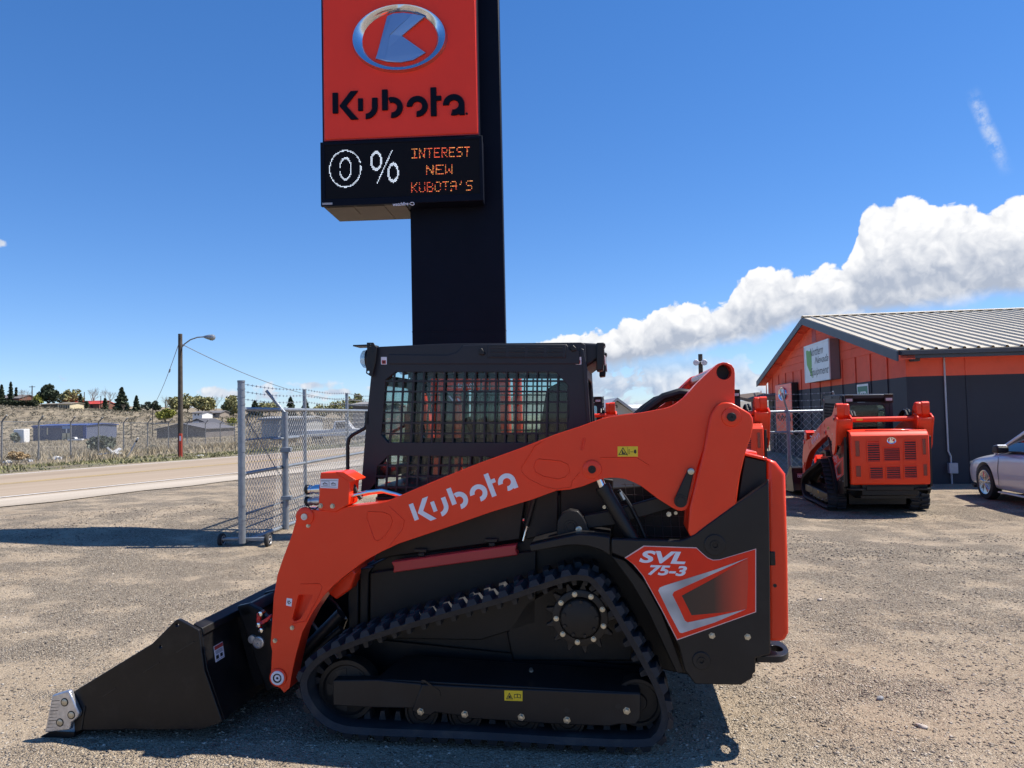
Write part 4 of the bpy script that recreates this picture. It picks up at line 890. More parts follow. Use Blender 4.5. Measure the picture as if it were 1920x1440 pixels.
tree(190, 858, 818, 44, 62, 'round', GBR, 'large grey green bush behind the roadside fence', 2600, .30, None, 'bush', 'bush'); tree(30, 830, 812, 22, 165, 'round', GBR, 'grey bush left of the blue building', 500, .5, None, 'bush', 'bush'); tree(33, 773, 768, 14, 265, 'round', GBR, 'lone dark bush on the bare slope', 300, .5, None, 'bush', 'bush')
tree(285, 850, 838, 16, 68, 'round', GBR, 'small grey bush behind the fence near the lamp pole', 700, .25, None, 'bush', 'bush')
tw = tree(34, 872, 845, 36, 38, 'round', TAN, 'tan dry tumbleweed by the fence at the left edge', 4200, .055, None, 'tumbleweed', 'bush')
# hedge
hb = WP(30, 764, 270); z0 = H(hb.x, 270); P_ = rng.uniform(-1, 1, (2600, 3)) * np.array([7.5, 1.2, 1.1]) + np.array([0, 0, 1.0]); V, F_ = quads(P_, .45)
he = empty('hedge', (hb.x, 270, z0), 0, 'long dark clipped hedge below the brick house on the crest', 'hedge'); link('foliage', npmesh('foliage', V, F_), HDG, he)
# sagebrush over the slope and grass along the verge
def scatter(n, fn): 
    P_ = fn(n); P_ = np.column_stack([P_, hgt(P_[:, 0], P_[:, 1])]); return P_
def wedge(n, y0, y1, u0, u1, pw=1.0):
    y = y0 + (y1 - y0) * rng.random(n) ** pw; u = rng.uniform(u0, u1, n); return np.stack([(u - 960) / FOC * y, y], -1)
B_ = scatter(8200, lambda n: wedge(n, 60, 300, -60, 720)); B_ = B_[B_[:, 1] > 178]
rep = 16; sz = rng.uniform(.25, .58, len(B_)) * (1 + .5 * (B_[:, 1] > 200)); C_ = np.repeat(B_, rep, 0) + rng.normal(size=(len(B_) * rep, 3)) * np.repeat(sz, rep)[:, None] * np.array([.5, .5, .28]) + np.array([0, 0, .22]) * np.repeat(sz, rep)[:, None]
V, F_ = quads(C_, np.repeat(sz, rep) * .34); tag(link('sagebrush', npmesh('sagebrush', V, F_), SAGE), kind='stuff')
def blades(P, hts, wd, lean=.35):
    n = len(P); a = rng.uniform(0, 6.28, n); dx = np.stack([np.cos(a), np.sin(a), np.zeros(n)], -1) * wd; l = rng.normal(size=(n, 3)) * lean; l[:, 2] = 1; tip = P + l * hts[:, None]
    return np.stack([P - dx, P + dx, tip], 1).reshape(-1, 3), np.arange(3 * n).reshape(-1, 3)
P_ = scatter(34000, lambda n: wedge(n, 40, 175, -60, 720, .8)); s_ = -(P_[:, 0] * .905 - P_[:, 1] * .425); cl = np.sin(P_[:, 0] * .35 + 2 * np.sin(P_[:, 1] * .13)) + np.sin(P_[:, 1] * .31) + rng.normal(size=len(P_)) * .5; P_ = P_[(s_ > 40) & (cl > -.2)]
V, F_ = blades(P_, rng.uniform(.12, .55, len(P_)), .035, .6); tag(link('field_brush', npmesh('field_brush', V, F_), FBR), kind='stuff')
def offs(n, t0, t1, y0, y1):
    t = rng.uniform(t0, t1, n); q = rng.uniform(y0, y1, n); s = -23.4 - t; return np.stack([RN.x * s + RD.x * q, RN.y * s + RD.y * q], -1)
P_ = scatter(30000, lambda n: offs(n, 6, 40, 2, 75)); cl = np.sin(P_[:, 0] * .9 + 2 * np.sin(P_[:, 1] * .35)) + np.sin(P_[:, 1] * .8) + rng.normal(size=len(P_)) * .6; P_ = P_[cl > .1]
V, F_ = blades(P_, rng.uniform(.12, .55, len(P_)) , .022); tag(link('dry_grass', npmesh('dry_grass', V, F_), DRY), kind='stuff')
P_ = scatter(26000, lambda n: offs(n, .4, 9, 0, 70)); cl = np.sin(P_[:, 0] * 1.3) + np.sin(P_[:, 1] * .9) + rng.normal(size=len(P_)) * .7; P_ = P_[cl > -.1]
V, F_ = blades(P_, rng.uniform(.04, .14, len(P_)), .03, .6); tag(link('verge_grass', npmesh('verge_grass', V, F_), GRS), kind='stuff')
# --- buildings across the road
def gabled(name, u0, u1, vb, ve, vr, Y, depth, mw, mr, lab, cat='house', ridge='x', ov=.35, doors=(), zoff=0.0):
    a, b = WP(u0, vb, Y), WP(u1, vb, Y); x0, x1 = a.x, b.x; z0 = min(H(x0, Y), H(x1, Y), H(x1, Y + depth)) - .3; ze_, zr_ = WP(u0, ve, Y).z, WP(u0, vr, Y).z
    e = empty(name, ((x0 + x1) / 2, Y, 0), 0, lab, cat); w = (x1 - x0) / 2
    if ridge == 'x':
        part('wall', MB().prism([(0, z0), (depth, z0), (depth, ze_), (depth / 2, zr_ - .05), (0, ze_)], -w, w, 'x'), mw, e)
        for s in (0, 1):
            y0, y1 = (-ov, depth / 2) if s == 0 else (depth + ov, depth / 2); zo = ze_ - (zr_ - ze_) / (depth / 2) * ov
            part('roof', MB().prism([(y0, zo + .02), (y1, zr_ + .02), (y1, zr_ + .2), (y0, zo + .2)], -w - ov, w + ov, 'x'), mr, e)
    else:
        part('wall', MB().prism([(-w, z0), (w, z0), (w, ze_), (0, zr_ - .05), (-w, ze_)], 0, depth, 'y'), mw, e)
        for s in (-1, 1):
            zo = ze_ - (zr_ - ze_) / w * ov; part('roof', MB().prism([(s * (w + ov), zo + .02), (0, zr_ + .02), (0, zr_ + .2), (s * (w + ov), zo + .2)], -ov, depth + ov, 'y'), mr, e)
    for (du0, du1, dv0, dv1, m, nm) in doors:
        p, q = WP(du0, dv1, Y), WP(du1, dv0, Y); part(nm, MB().box((p.x - e.location.x, -.10, p.z), (q.x - e.location.x, .05, q.z)), m, e)
    return e
def wm(n, c, r=.8, **k): return MATS[n] if n in MATS else pm(n, c, r, **k)
BLU = wm('blue_metal', (.035, .07, .23), .6, var=.1, vs=.5); SLT = wm('blue_grey_siding', (.085, .10, .155), .7, var=.1, vs=.4); CRM = wm('cream_stucco', (.60, .52, .34), .8, var=.06, vs=.5); BRK = wm('red_brown_brick', (.17, .075, .05), .9, var=.2, vs=2)
RRF = wm('bright_red_roof', (.52, .055, .03), .5, var=.08, vs=.5); GRF = wm('grey_shingle_roof', (.15, .14, .14), .9, var=.15, vs=.6); WWA = wm('white_stucco', (.70, .69, .66), .8, var=.05, vs=.4); TNR = wm('tan_shed_roof', (.20, .17, .13), .8, var=.1); DKG = wm('dark_opening', (.02, .02, .025), .6)
b1 = gabled('blue_shop', 62, 161, 826, 800, 797.5, 180, 14, SLT, BLU, 'low blue metal shop building behind the roadside fence', 'building', doors=((61, 117, 797.5, 803, BLU, 'fascia_panel'), (117, 134, 798, 804, wm('light_blue_awning', (.16, .28, .55), .6), 'awning'), (156, 162, 797.5, 826, BLU, 'corner_panel'), (88, 90, 802, 815, CRM, 'downpipe'), (117, 131, 812, 825, CRM, 'entrance_panel'), (124, 126, 804, 825, WWA, 'porch_post')))
gabled('grey_barn', 294, 384, 822, 806, 796, 150, 16, wm('taupe_siding', (.13, .115, .11), .8, var=.1, vs=.4), wm('slate_roof', (.11, .105, .115), .8, var=.1, vs=.4), 'wide grey gabled barn behind the fence by the street lamp', 'building', ridge='y', ov=.4)
gabled('slate_house', 352, 388, 812, 795, 786.5, 175, 10, wm('slate_blue_siding', (.19, .21, .25), .8), wm('charcoal_shingles', (.07, .07, .08), .8), 'slate blue gabled house rising behind the grey barn', ridge='y', doors=((360, 373, 790, 793, WWA, 'louvre'),))
gabled('cream_garage', 108, 131, 769, 758, 755, 270, 10, CRM, TNR, 'cream garage with a row of dark door bays on the crest', 'garage', doors=[(111 + i * 3.3, 112.6 + i * 3.3, 759.5, 768, DKG, 'garage_door') for i in range(6)])
gabled('olive_shed', 77, 108, 769, 759, 757, 272, 8, wm('olive_boards', (.12, .11, .075), .9, var=.1, vs=.4), TNR, 'long low olive brown shed left of the cream garage', 'shed')
gabled('red_roofed_house', 118, 186, 767, 759, 752.5, 295, 12, BRK, RRF, 'house with a bright red roof half hidden by trees', doors=[(u, u + 4, 760, 764, DKG, 'window') for u in (125, 140, 155, 170)])
gabled('brick_house', -12, 35, 762, 748, 741, 285, 12, BRK, GRF, 'brick house with pale eaves at the left edge of the crest', doors=[(2, 34, 751, 754, WWA, 'porch_rail'), (6, 14, 755, 759, DKG, 'window'), (22, 29, 755, 759, DKG, 'window')])
gabled('white_house', 361, 379, 781, 775, 772, 230, 8, WWA, GRF, 'little white house with a grey roof right of the lamp pole', doors=((371, 373, 776, 779, DKG, 'window'), (365, 367, 776, 779, DKG, 'window')))
gabled('grey_house', 383, 412, 781, 775, 771, 250, 9, wm('weathered_tan_siding', (.26, .22, .18), .8), GRF, 'weathered grey roofed house below the leafless tree', doors=((388, 392, 776, 779, DKG, 'window'), (400, 404, 776, 779, DKG, 'window')))
for (u0, u1, v0, v1, Y, lab) in ((216, 246, 773, 777.5, 262, 'low white wall below the largest spruce'), (268, 312, 775.5, 781.5, 258, 'long white wall behind the yellow green willow')):
    a, b = WP(u0, v1, Y), WP(u1, v0, Y); w = part('boundary_wall', MB().box((a.x, Y, H(a.x, Y) - .5), (b.x, Y + .3, b.z)), WWA); tag(w, lab, 'wall')
# pale shed and grey shed beyond the gate, buildings between cab and arm
gabled('grey_shed', 662, 720, 790, 762, 755, 70, 12, GRF, wm('grey_flat_roof', (.20, .19, .18), .8), 'grey flat topped shed seen between gate and cab', 'shed')
gabled('white_storage', 490, 575, 802, 787, 784, 95, 8, wm('pale_grey_metal', (.30, .30, .29), .7, var=.1), wm('pale_grey_metal', (.5, .51, .52)), 'long pale storage building seen through the gate mesh', 'shed')
gb_ = gabled('beige_workshop', 1128, 1188, 800, 775, 752, 48, 16, wm('beige_metal', (.40, .37, .32), .7, var=.05), wm('grey_metal_roof', (.36, .36, .36), .5), 'beige gabled workshop with small dark letters between cab and arm', 'building', ridge='y')
p0, p1, p2 = WP(1149, 765, 47.8), WP(1158, 765, 47.8), WP(1149, 757, 47.8); lx_ = gb_.location
part('sign_lettering', text_mb('in', (p0.x - lx_.x, p0.z), (p1.x - p0.x, 0), (0, p2.z - p0.z), -.16, bold=.03), DKG, gb_, smooth=0)
gabled('long_pale_shed', 1166, 1320, 800, 770, 762, 60, 14, wm('pale_cream_metal', (.58, .56, .48), .6, var=.05), wm('white_metal_roof', (.66, .65, .60), .5, var=.05), 'long pale shed behind the loader arm', 'shed')
# floodlight pole behind the arm
fpz = WP(1313, 664, 24); fl_ = empty('floodlight_pole', (fpz.x, 24, 0), 0, 'wooden pole with two floodlights rising behind the loader arm', 'floodlight pole')
part('pole', MB().cyl((0, 0, -.2), (0, 0, fpz.z), .09, .07, 10), WOOD, fl_)
zl_ = WP(1313, 679, 24).z; part('crossbar', MB().cyl((-.18, -.09, zl_), (.12, -.09, zl_), .02, n=8), GALV, fl_)
for x in (-.16, .10): part('floodlight', MB().lathe((x, -.08, zl_ + .01), (-.25, -1, -.3), [(0, .05), (.05, .09), (.13, .10), (.15, .085)], 12), WHT, fl_)
# far hills on the horizon
hm = leafmat('hill_dirt', (.22, .20, .17), (.22, .20, .17), (.22, .20, .17)); vs = []; fs = []
az_ = np.linspace(-1.2, 1.2, 240)
for i, a in enumerate(az_):
    hh_ = 90 + 60 * math.sin(a * 5 + 1) + 45 * math.sin(a * 13 + 2) + 22 * math.sin(a * 31) + 90 * math.exp(-((a - .04) / .05) ** 2); R0 = 6500
    vs += [(R0 * math.sin(a), R0 * math.cos(a), -20), ((R0 + 900) * math.sin(a), (R0 + 900) * math.cos(a), max(20, hh_) * .8), ((R0 + 2400) * math.sin(a), (R0 + 2400) * math.cos(a), -20)]
    if i: k = 3 * i; fs += [(k - 3, k, k + 1, k - 2), (k - 2, k + 1, k + 2, k - 1)]
tag(link('hills', MB().add(vs, fs).mesh('hills', 60), hm), kind='structure')
# parked vehicles far off, small in the photo
def far_vehicle(u, vb, Y, L, kind, m, lab, rz):
    p = WP(u, vb, Y); k_ = L / {'pickup': 5.4, 'van': 6.6, 'car': 4.6}[kind]; L = L / k_; e = empty('parked_' + kind, (p.x, Y, H(p.x, Y)), rz, lab, kind)
    if kind == 'pickup': prof = [(-L / 2, .5), (-L / 2, 1.05), (-L * .05, 1.05), (-L * .02, 1.75), (L * .16, 1.78), (L * .26, 1.12), (L * .48, 1.0), (L / 2, .5)]; gp_ = [(0, 1.12), (0.05, 1.65), (L * .14, 1.68), (L * .22, 1.14)]
    elif kind == 'van': prof = [(-L / 2, .45), (-L / 2, 2.3), (L * .3, 2.3), (L * .42, 1.3), (L / 2, 1.1), (L / 2, .45)]; gp_ = [(L * .22, 1.35), (L * .22, 2.05), (L * .3, 2.05), (L * .38, 1.35)]
    else: prof = [(-L / 2, .4), (-L / 2, .95), (-L * .36, 1.0), (-L * .22, 1.42), (L * .06, 1.42), (L * .22, .98), (L * .46, .82), (L / 2, .4)]; gp_ = [(-L * .28, 1.0), (-L * .2, 1.34), (L * .05, 1.34), (L * .16, 1.0)]
    e.scale = (k_, k_, k_); part('body', MB().prism(prof, -.85, .85), m, e, .06); part('window', MB().prism(gp_, -.865, .865), DKG, e)
    for x in (-L * .3, L * .32):
        for y in (-.8, .62): part('wheel', MB().lathe((x, y, .36), (0, 1, 0), [(0, .36), (.18, .36)], 14), RUBT, e)
VW = wm('white_car_paint', (.62, .62, .62), .35, coat=.4); VS_ = wm('grey_car_paint', (.22, .23, .25), .35, coat=.4); VR_ = wm('red_car_paint', (.35, .03, .03), .35, coat=.4)
far_vehicle(142, 826, 150, 2.9, 'pickup', VW, 'white pickup truck parked in front of the blue building', 3.14); far_vehicle(395, 812, 190, 4.2, 'van', VW, 'white box van parked right of the grey barn', 0)
far_vehicle(392, 817, 170, 3.0, 'car', VS_, 'silver grey car in front of the white van', 3.0); far_vehicle(418, 810, 200, 2.8, 'car', VW, 'white car parked furthest right beside the van', .2)
far_vehicle(404, 821, 160, 2.8, 'car', VW, 'small white car nearest the fence by the gate post', 3.3); far_vehicle(632, 808, 60, 5.2, 'pickup', VW, 'white pickup seen through the gate mesh beside the cab', .1)
wb = WP(35, 824, 165); tk = part('storage_tank', MB().box((wb.x - 1.2, 165, H(wb.x, 165) - .2), (wb.x + 1.2, 167, H(wb.x, 165) + 3.0)), WWA, None, .15); tag(tk, 'small white tank box left of the blue building', 'tank')
# ================================================================== the track loader in the foreground
ML = Frame(ground_at(980, 1412), rad(8.0)); WD = 1.68
def TP(pts, l): return ML.p(pts, l)
def T(u, v, l): return ML.t(u, v, l)
def zp(pts, ox, oy, k): return [(ox + x / k, oy + y / k) for x, y in pts]
Z2 = lambda pts: zp(pts, 480, 840, 3.6); Z3 = lambda pts: zp(pts, 640, 620, 3.6923); Z4 = lambda pts: zp(pts, 540, 1020, 2.5946)
Z5 = lambda pts: zp(pts, 940, 660, 3.4286); Z6 = lambda pts: zp(pts, 1140, 820, 3.0)
BLKW = pm('dark_guard_wire', (.05, .05, .055), .5)
loader = empty('track_loader', ML.O, -ML.a, 'large red and black track loader parked side on in front, bucket on the gravel', 'track loader', 'track loaders on the dealer yard')
def both(l0, l1):  # near side and its mirror on the far side
    return [(l0, l1), (WD - l1, WD - l0)]
# --- chassis
ch = MB()
LC = 0.40
ch.prism(TP([(652, 1076), (690, 1062), (735, 1040), (850, 1030), (980, 1016), (985, 935), (1130, 915), (1290, 905), (1385, 862), (1438, 875), (1440, 1240), (1300, 1268), (1190, 1246), (760, 1246), (654, 1196)], LC), LC, WD - LC)
chas = part('chassis', ch, DARK, loader, 0.008)
# panels and posts of the near chassis side, each proud of the core
for k, (l0, l1) in enumerate(both(LC - 0.035, LC - 0.002)):
    mb = MB()
    mb.prism(TP([(652, 1072), (672, 1066), (672, 1186), (654, 1190)], LC - .03), l0, l1)
    mb.prism(TP([(675, 1066), (700, 1063), (692, 1074), (690, 1178), (675, 1184)], LC - .03), l0, l1)
    part('front_post', mb, DARK, loader, 0.006)
    mb = MB().prism(TP([(694, 1074), (735, 1068), (1005, 1032), (1005, 1168), (900, 1200), (694, 1196)], LC - .03), l0, l1)
    part('side_panel', mb, DARK, loader, 0.006)
    mb = MB().prism(TP([(700, 1050), (735, 1032), (700, 960), (976, 936), (972, 1014), (735, 1046)] if False else [(700, 1052), (720, 1000), (985, 925), (975, 1012), (735, 1044)], LC - .03), l0, l1)
    part('door_panel', mb, DARK, loader, 0.008)
    mb = MB().prism(TP([(990, 930), (1046, 915), (1046, 998), (985, 1012)], LC - .03), l0, l1)
    part('side_panel', mb, DARK, loader, 0.006)
    mb = MB().prism(TP([(1050, 914), (1120, 896), (1150, 900), (1150, 1010), (1050, 1000)], LC - .03), l0 + (0.02 if k == 0 else -0.0), l1 + (0 if k == 0 else -0.02))
    part('side_panel', mb, DARK, loader, 0.006)
    # lower housing round the drive motor and the skirt below
    mb = MB().prism(TP([(950, 1185), (985, 1130), (1040, 1098), (1150, 1100), (1195, 1160), (1185, 1240), (960, 1240)], LC - .03), l0 - .0, l1)
    part('drive_housing', mb, DARK, loader, 0.012)
# hinges along the panel edge
for k, (l0, l1) in enumerate(both(LC - 0.06, LC - 0.036)):
    for u, v in ((789, 1033), (921, 1014)):
        x, z = T(u, v, LC - .05); mb = MB().box((x - .035, l0, z - .008), (x + .035, l1, z + .012)); mb.box((x - .012, l0 - .004, z - .03), (x + .022, l1 - .002, z - .008))
        part('hinge', mb, BLK, loader, 0.004)
# red step rail
for l0, l1 in both(LC - 0.10, LC - 0.036):
    mb = MB().prism(TP([(733, 1054), (969, 1021), (967, 1030), (971, 1041), (737, 1074), (738, 1063)], LC - .10), l0, l1)
    part('step_rail', mb, RED2, loader, 0.006)
# gas strut
for l in (LC - .05, WD - LC + .05):
    a, b = T(1003, 930, LC - .05), T(981, 1014, LC - .05); m_ = ((a[0] + b[0] * 2) / 3, (a[1] + b[1] * 2) / 3)
    mb = MB().cyl((a[0], l, a[1]), (m_[0], l, m_[1]), .013, n=12); s_ = part('gas_strut', mb, BLK, loader)
    part('strut_rod', MB().cyl((m_[0], l, m_[1]), (b[0], l, b[1]), .006, n=10), CHR, s_)
# engine bay guard grid
for l in (LC - .012, WD - LC + .012):
    mb = MB()
    for i in range(9):
        a, b = T(1172 + i * 16, 905, LC - .01), T(1180 + i * 16, 1008, LC - .01); mb.cyl((a[0], l, a[1]), (b[0], l, b[1]), .0016, n=5)
    for i in range(6):
        a, b = T(1165, 908 + i * 19, LC - .01), T(1300, 912 + i * 19, LC - .01); mb.cyl((a[0], l, a[1]), (b[0], l, b[1]), .0016, n=5)
    part('engine_guard', mb, BLKW, loader)
# --- fender arch and tower plate
fend = Z5([(700, 1190), (600, 1176), (500, 1170), (400, 1190), (180, 1240), (190, 1285), (420, 1245), (490, 1243), (560, 1250), (640, 1275), (700, 1310)])
for l0, l1 in both(.07, .40):
    part('fender', MB().prism(TP(fend, .07), l0, l1), BLK, loader, 0.006)
liner = [(1146, 1042), (1172, 1050), (1210, 1092), (1242, 1150), (1284, 1262), (1268, 1262), (1216, 1150), (1185, 1096)]
for l0, l1 in both(.10, .40):
    part('fender_liner', MB().prism(TP(liner, .10), l0, l1), DARK, loader, 0.006)
plate = Z6([(20, 570), (170, 575), (400, 580), (440, 570), (490, 545), (540, 505), (720, 375), (850, 285), (885, 262), (905, 235), (912, 700), (915, 1222), (830, 1242), (830, 1325), (815, 1330), (815, 1355), (750, 1395), (490, 1390), (430, 1310), (400, 1180), (300, 980), (210, 800), (150, 725), (100, 682), (20, 652)])
PL = .06
for k, (l0, l1) in enumerate(both(PL, PL + .05)):
    tower = part('tower_plate', MB().prism(TP(plate, PL), l0, l1), BLK, loader, 0.007)
    fl, fo = (l0, -1) if k == 0 else (l1, 1)
    for (u, v, r_) in ((601, 605, 63), (525, 1255, 52)):
        c_ = T(*Z6([(u, v)])[0], PL); R_ = r_ / 3.0 / FOC * 3.45
        mb = MB().lathe((c_[0], fl, c_[1]), (0, fo, 0), [(0, R_), (.004, R_), (.007, R_ * .93), (.007, R_ * .45), (.011, R_ * .42), (.011, R_ * .25), (.004, R_ * .2)], 36)
        cap = part('pin_cap', mb, BLK, tower)
    for (u, v) in ((585, 1115), (785, 1122)):
        c_ = T(*Z6([(u, v)])[0], PL)
        part('bolt', MB().lathe((c_[0], fl, c_[1]), (0, fo, 0), [(0, .016), (.003, .016), (.003, .012), (.010, .011), (.011, .006)], 6), BOLT, tower, smooth=20)
    if k == 0:
        e_ = .0012
        DEC_W = pm('pink_white_decal_edge', (0.72, 0.50, 0.48), 0.4); DEC_R = pm('red_decal', (0.80, 0.038, 0.012), 0.4, spec=.25, var=0.05, vs=8)
        red = [(100, 680), (205, 614), (497, 624), (530, 655), (560, 680), (590, 692), (625, 690), (828, 630), (828, 980), (390, 1135), (300, 960), (200, 780), (150, 718)]
        cx, cy = 500, 850; wht = [(cx + (x - cx) * 1.016, cy + (y - cy) * 1.022) for x, y in red]
        part('decal_border', MB().prism(TP(Z6(wht), PL), l0 - e_, l0), DEC_W, tower, smooth=0)
        part('decal', MB().prism(TP(Z6(red), PL), l0 - 2 * e_, l0 - e_), DEC_R, tower, smooth=0)
        sm = bpy.data.materials.new('brushed_silver_print'); sm.use_nodes = True; N = NB(sm.node_tree); bb = sm.node_tree.nodes['Principled BSDF']
        N.put(bb.inputs['Base Color'], N.ramp(N.noise(N.n('ShaderNodeTexCoord').outputs['Object'], 6, 2, .5), [(.35, (.30, .30, .30)), (.65, (.62, .62, .62))])); bb.inputs['Roughness'].default_value = .4
        chev = [(283, 862), (290, 845), (318, 833), (600, 745), (790, 676), (640, 745), (370, 868), (362, 885), (400, 960), (432, 1030), (448, 1040), (600, 1008), (775, 966), (600, 1040), (415, 1100), (402, 1096), (340, 980)]
        part('decal_chevron', MB().prism(TP(Z6(chev), PL), l0 - 3 * e_, l0 - 2 * e_), sm, tower, smooth=0)
        gm = bpy.data.materials.new('dark_fade_print'); gm.use_nodes = True; N = NB(gm.node_tree); bb = gm.node_tree.nodes['Principled BSDF']
        xa, xb = T(*Z6([(420, 890)])[0], PL)[0], T(*Z6([(770, 850)])[0], PL)[0]
        ps = N.n('ShaderNodeSeparateXYZ'); gm.node_tree.links.new(N.n('ShaderNodeTexCoord').outputs['Object'], ps.inputs[0])
        N.put(bb.inputs['Base Color'], N.ramp(N.m('DIVIDE', N.m('SUBTRACT', ps.outputs[0], xa), xb - xa), [(0, (.035, .022, .016)), (.5, (.06, .028, .018)), (.95, (.60, .05, .02))])); bb.inputs['Roughness'].default_value = .4
        part('decal_fade', MB().prism(TP(Z6([(415, 890), (600, 790), (785, 682), (788, 800), (780, 965), (640, 985), (470, 1000)]), PL), l0 - 3 * e_, l0 - 2 * e_), gm, tower, smooth=0)
        for s_, q in (('SVL', ((175, 704), (437, 714), (172, 634))), ('75-3', ((224, 774), (446, 782), (222, 716)))):
            p0, p1, p2 = TP(Z6(q), PL); mb = text_mb(s_, p0, (p1[0] - p0[0], p1[1] - p0[1]), (p2[0] - p0[0], p2[1] - p0[1]), l0 - 2 * e_ - .001, shear=.28, bold=.035)
            mt = part('model_lettering', mb, WHT, tower, smooth=0); mt['line'] = s_; mt['box'] = [*p0, *p1, *p2]
# --- hood with louvres on the rear face
HL = .14
hp = TP([(1438, 859), (1456, 866), (1474, 889), (1478, 1033), (1480, 1188), (1472, 1204), (1440, 1204)], HL)
hood = part('hood', MB().prism(hp, HL, WD - HL), RED, loader, 0.022, 4)
hx = max(p[0] for p in hp); hz0, hz1 = min(p[1] for p in hp) + .01, T(1474, 889, HL)[1]
def hp_(u, v): return (HL + .015 + (WD - 2 * HL - .03) * (u - 745) / 755.0, hz0 + (hz1 - hz0) * (1065 - v) / 455.0)
def hxat(z): # rear face x at height z
    a, b = T(1474, 889, HL), T(1480, 1188, HL); f = (z - a[1]) / (b[1] - a[1]); return a[0] + (b[0] - a[0]) * f
for (u0, u1, v0, v1, ns) in ((900, 1025, 655, 855, 9), (1060, 1220, 715, 850, 7), (1260, 1378, 655, 845, 9), (918, 1048, 895, 1015, 6), (1080, 1218, 890, 1018, 6), (1255, 1378, 885, 1010, 6)):
    (ya, zb), (yb, za) = hp_(u0, v0), hp_(u1, v1); mb = MB(); x = hxat((za + zb) / 2)
    mb.box((x - .002, ya, za), (x + .003, yb, zb)); lv = part('louvre_recess', mb, BLK, hood)
    mb = MB(); pitch = (zb - za) / ns
    for i in range(ns):
        z = za + (i + .5) * pitch; mb.add([(x + .003, ya, z + pitch * .26), (x + .012, ya, z - pitch * .16), (x + .003, ya, z - pitch * .24), (x + .003, yb, z + pitch * .26), (x + .012, yb, z - pitch * .16), (x + .003, yb, z - pitch * .24)], [(0, 1, 4, 3), (1, 2, 5, 4), (0, 2, 1), (3, 4, 5)])
    for y in (ya, yb): mb.box((x + .002, y - .008, za - .01), (x + .012, y + .008, zb + .01))
    for z in (za, zb): mb.box((x + .002, ya + .008, z - .008), (x + .0118, yb - .008, z + .008))
    part('louvre_panel', mb, RED, hood, smooth=0)
LAMPR = pm('dark_red_lens', (0.22, 0.012, 0.012), 0.15, coat=0.5)
for (u0, u1, v0, v1) in ((785, 825, 655, 800), (1440, 1470, 645, 790), (785, 830, 890, 990), (1440, 1475, 880, 985)):
    (ya, zb), (yb, za) = hp_(u0, v0), hp_(u1, v1); x = hxat((za + zb) / 2)
    part('tail_lamp', MB().box((x - .004, ya, za), (x + .006, yb, zb)), LAMPR, hood, .003)
    mb = MB(); mb.box((x, ya - .012, za - .012), (x + .008, ya, zb + .012)); mb.box((x, yb, za - .012), (x + .008, yb + .012, zb + .012)); mb.box((x, ya, zb), (x + .0078, yb, zb + .012)); mb.box((x, ya, za - .012), (x + .0078, yb, za))
    part('lamp_surround', mb, RED, hood, .003)
def emblem(parent, c, rx, rz, x, mp, mring, mk, th):
    mb = MB(); n = 40
    for r0, r1 in ((1.0, .70),):
        vs = []
        for k in range(n):
            q = 2 * math.pi * k / n
            for rr, h in ((1.0, 0), (.95, th), (.76, th * .75), (.68, 0)): vs.append(mp(c[0] + rx * rr * math.cos(q) * (1 if rr > .9 else 1.0), c[1] + rz * rr * math.sin(q), h))
        fs = [(4 * k + j, 4 * ((k + 1) % n) + j, 4 * ((k + 1) % n) + (j + 1) % 4, 4 * k + (j + 1) % 4) for k in range(n) for j in range(4)]
        mb.add(vs, fs)
    part('emblem_ring', mb, mring, parent, smooth=50)
    def kp(pts): return [(c[0] + rx * a, c[1] + rz * b) for a, b in pts]
    for pts, h in (([(-.24, .70), (-.03, .73), (-.03, .12), (.10, .07), (.54, -.44), (.26, -.66), (-.10, -.70), (-.51, -.58)], .55), ([(-.03, .12), (.30, .70), (.55, .56), (.06, .09)], .8)):
        q = kp(pts); mb = MB(); m_ = len(q); vs = [mp(a, b, 0) for a, b in q] + [mp(a, b, th * h) for a, b in q]
        mb.add(vs, [tuple(range(m_, 2 * m_))] + [(i, (i + 1) % m_, m_ + (i + 1) % m_, m_ + i) for i in range(m_)]); part('emblem_letter', mb, mk, parent, smooth=0)
ey, ez = hp_(1141, 656); ex = hxat(ez)
emblem(hood, (ey, ez), .085, .058, 0, lambda a, b, h: (ex + h, a, b), CHR, CHR, .008)
# raised hatch on the hood top
hz = T(1430, 857, HL)[1]; xa, xb = T(1400, 853, HL)[0], T(1448, 860, HL)[0]
part('hood_hatch', MB().box((xa + .03, .45, hz - .02), (xb - .015, WD - .45, hz + .012)), RED, hood, .01)
for l0, l1 in both(HL - .004, HL + .03):
    x, z = T(1447, 1047, HL); part('hood_latch', MB().box((x - .012, l0, z - .035), (x + .018, l1, z + .035)), BLK, hood, .006)
    x, z = T(1453, 1098, HL); part('keyhole', MB().cyl((x, l0 + .002, z), (x, l1, z), .009, n=14), INK, hood)
# dark engine bay box ahead of the hood, with its thin rim
mb = MB().prism(TP([(1382, 946), (1397, 856), (1437, 865), (1439, 1225), (1382, 1225)], HL + .012), HL + .012, WD - HL - .012)
part('engine_bay', mb, BLK, loader, .004)
part('hood_top', MB().prism(TP([(1396, 849), (1438, 858), (1439, 864), (1396, 854)], HL), HL - .004, WD - HL + .004), RED, loader, .004)
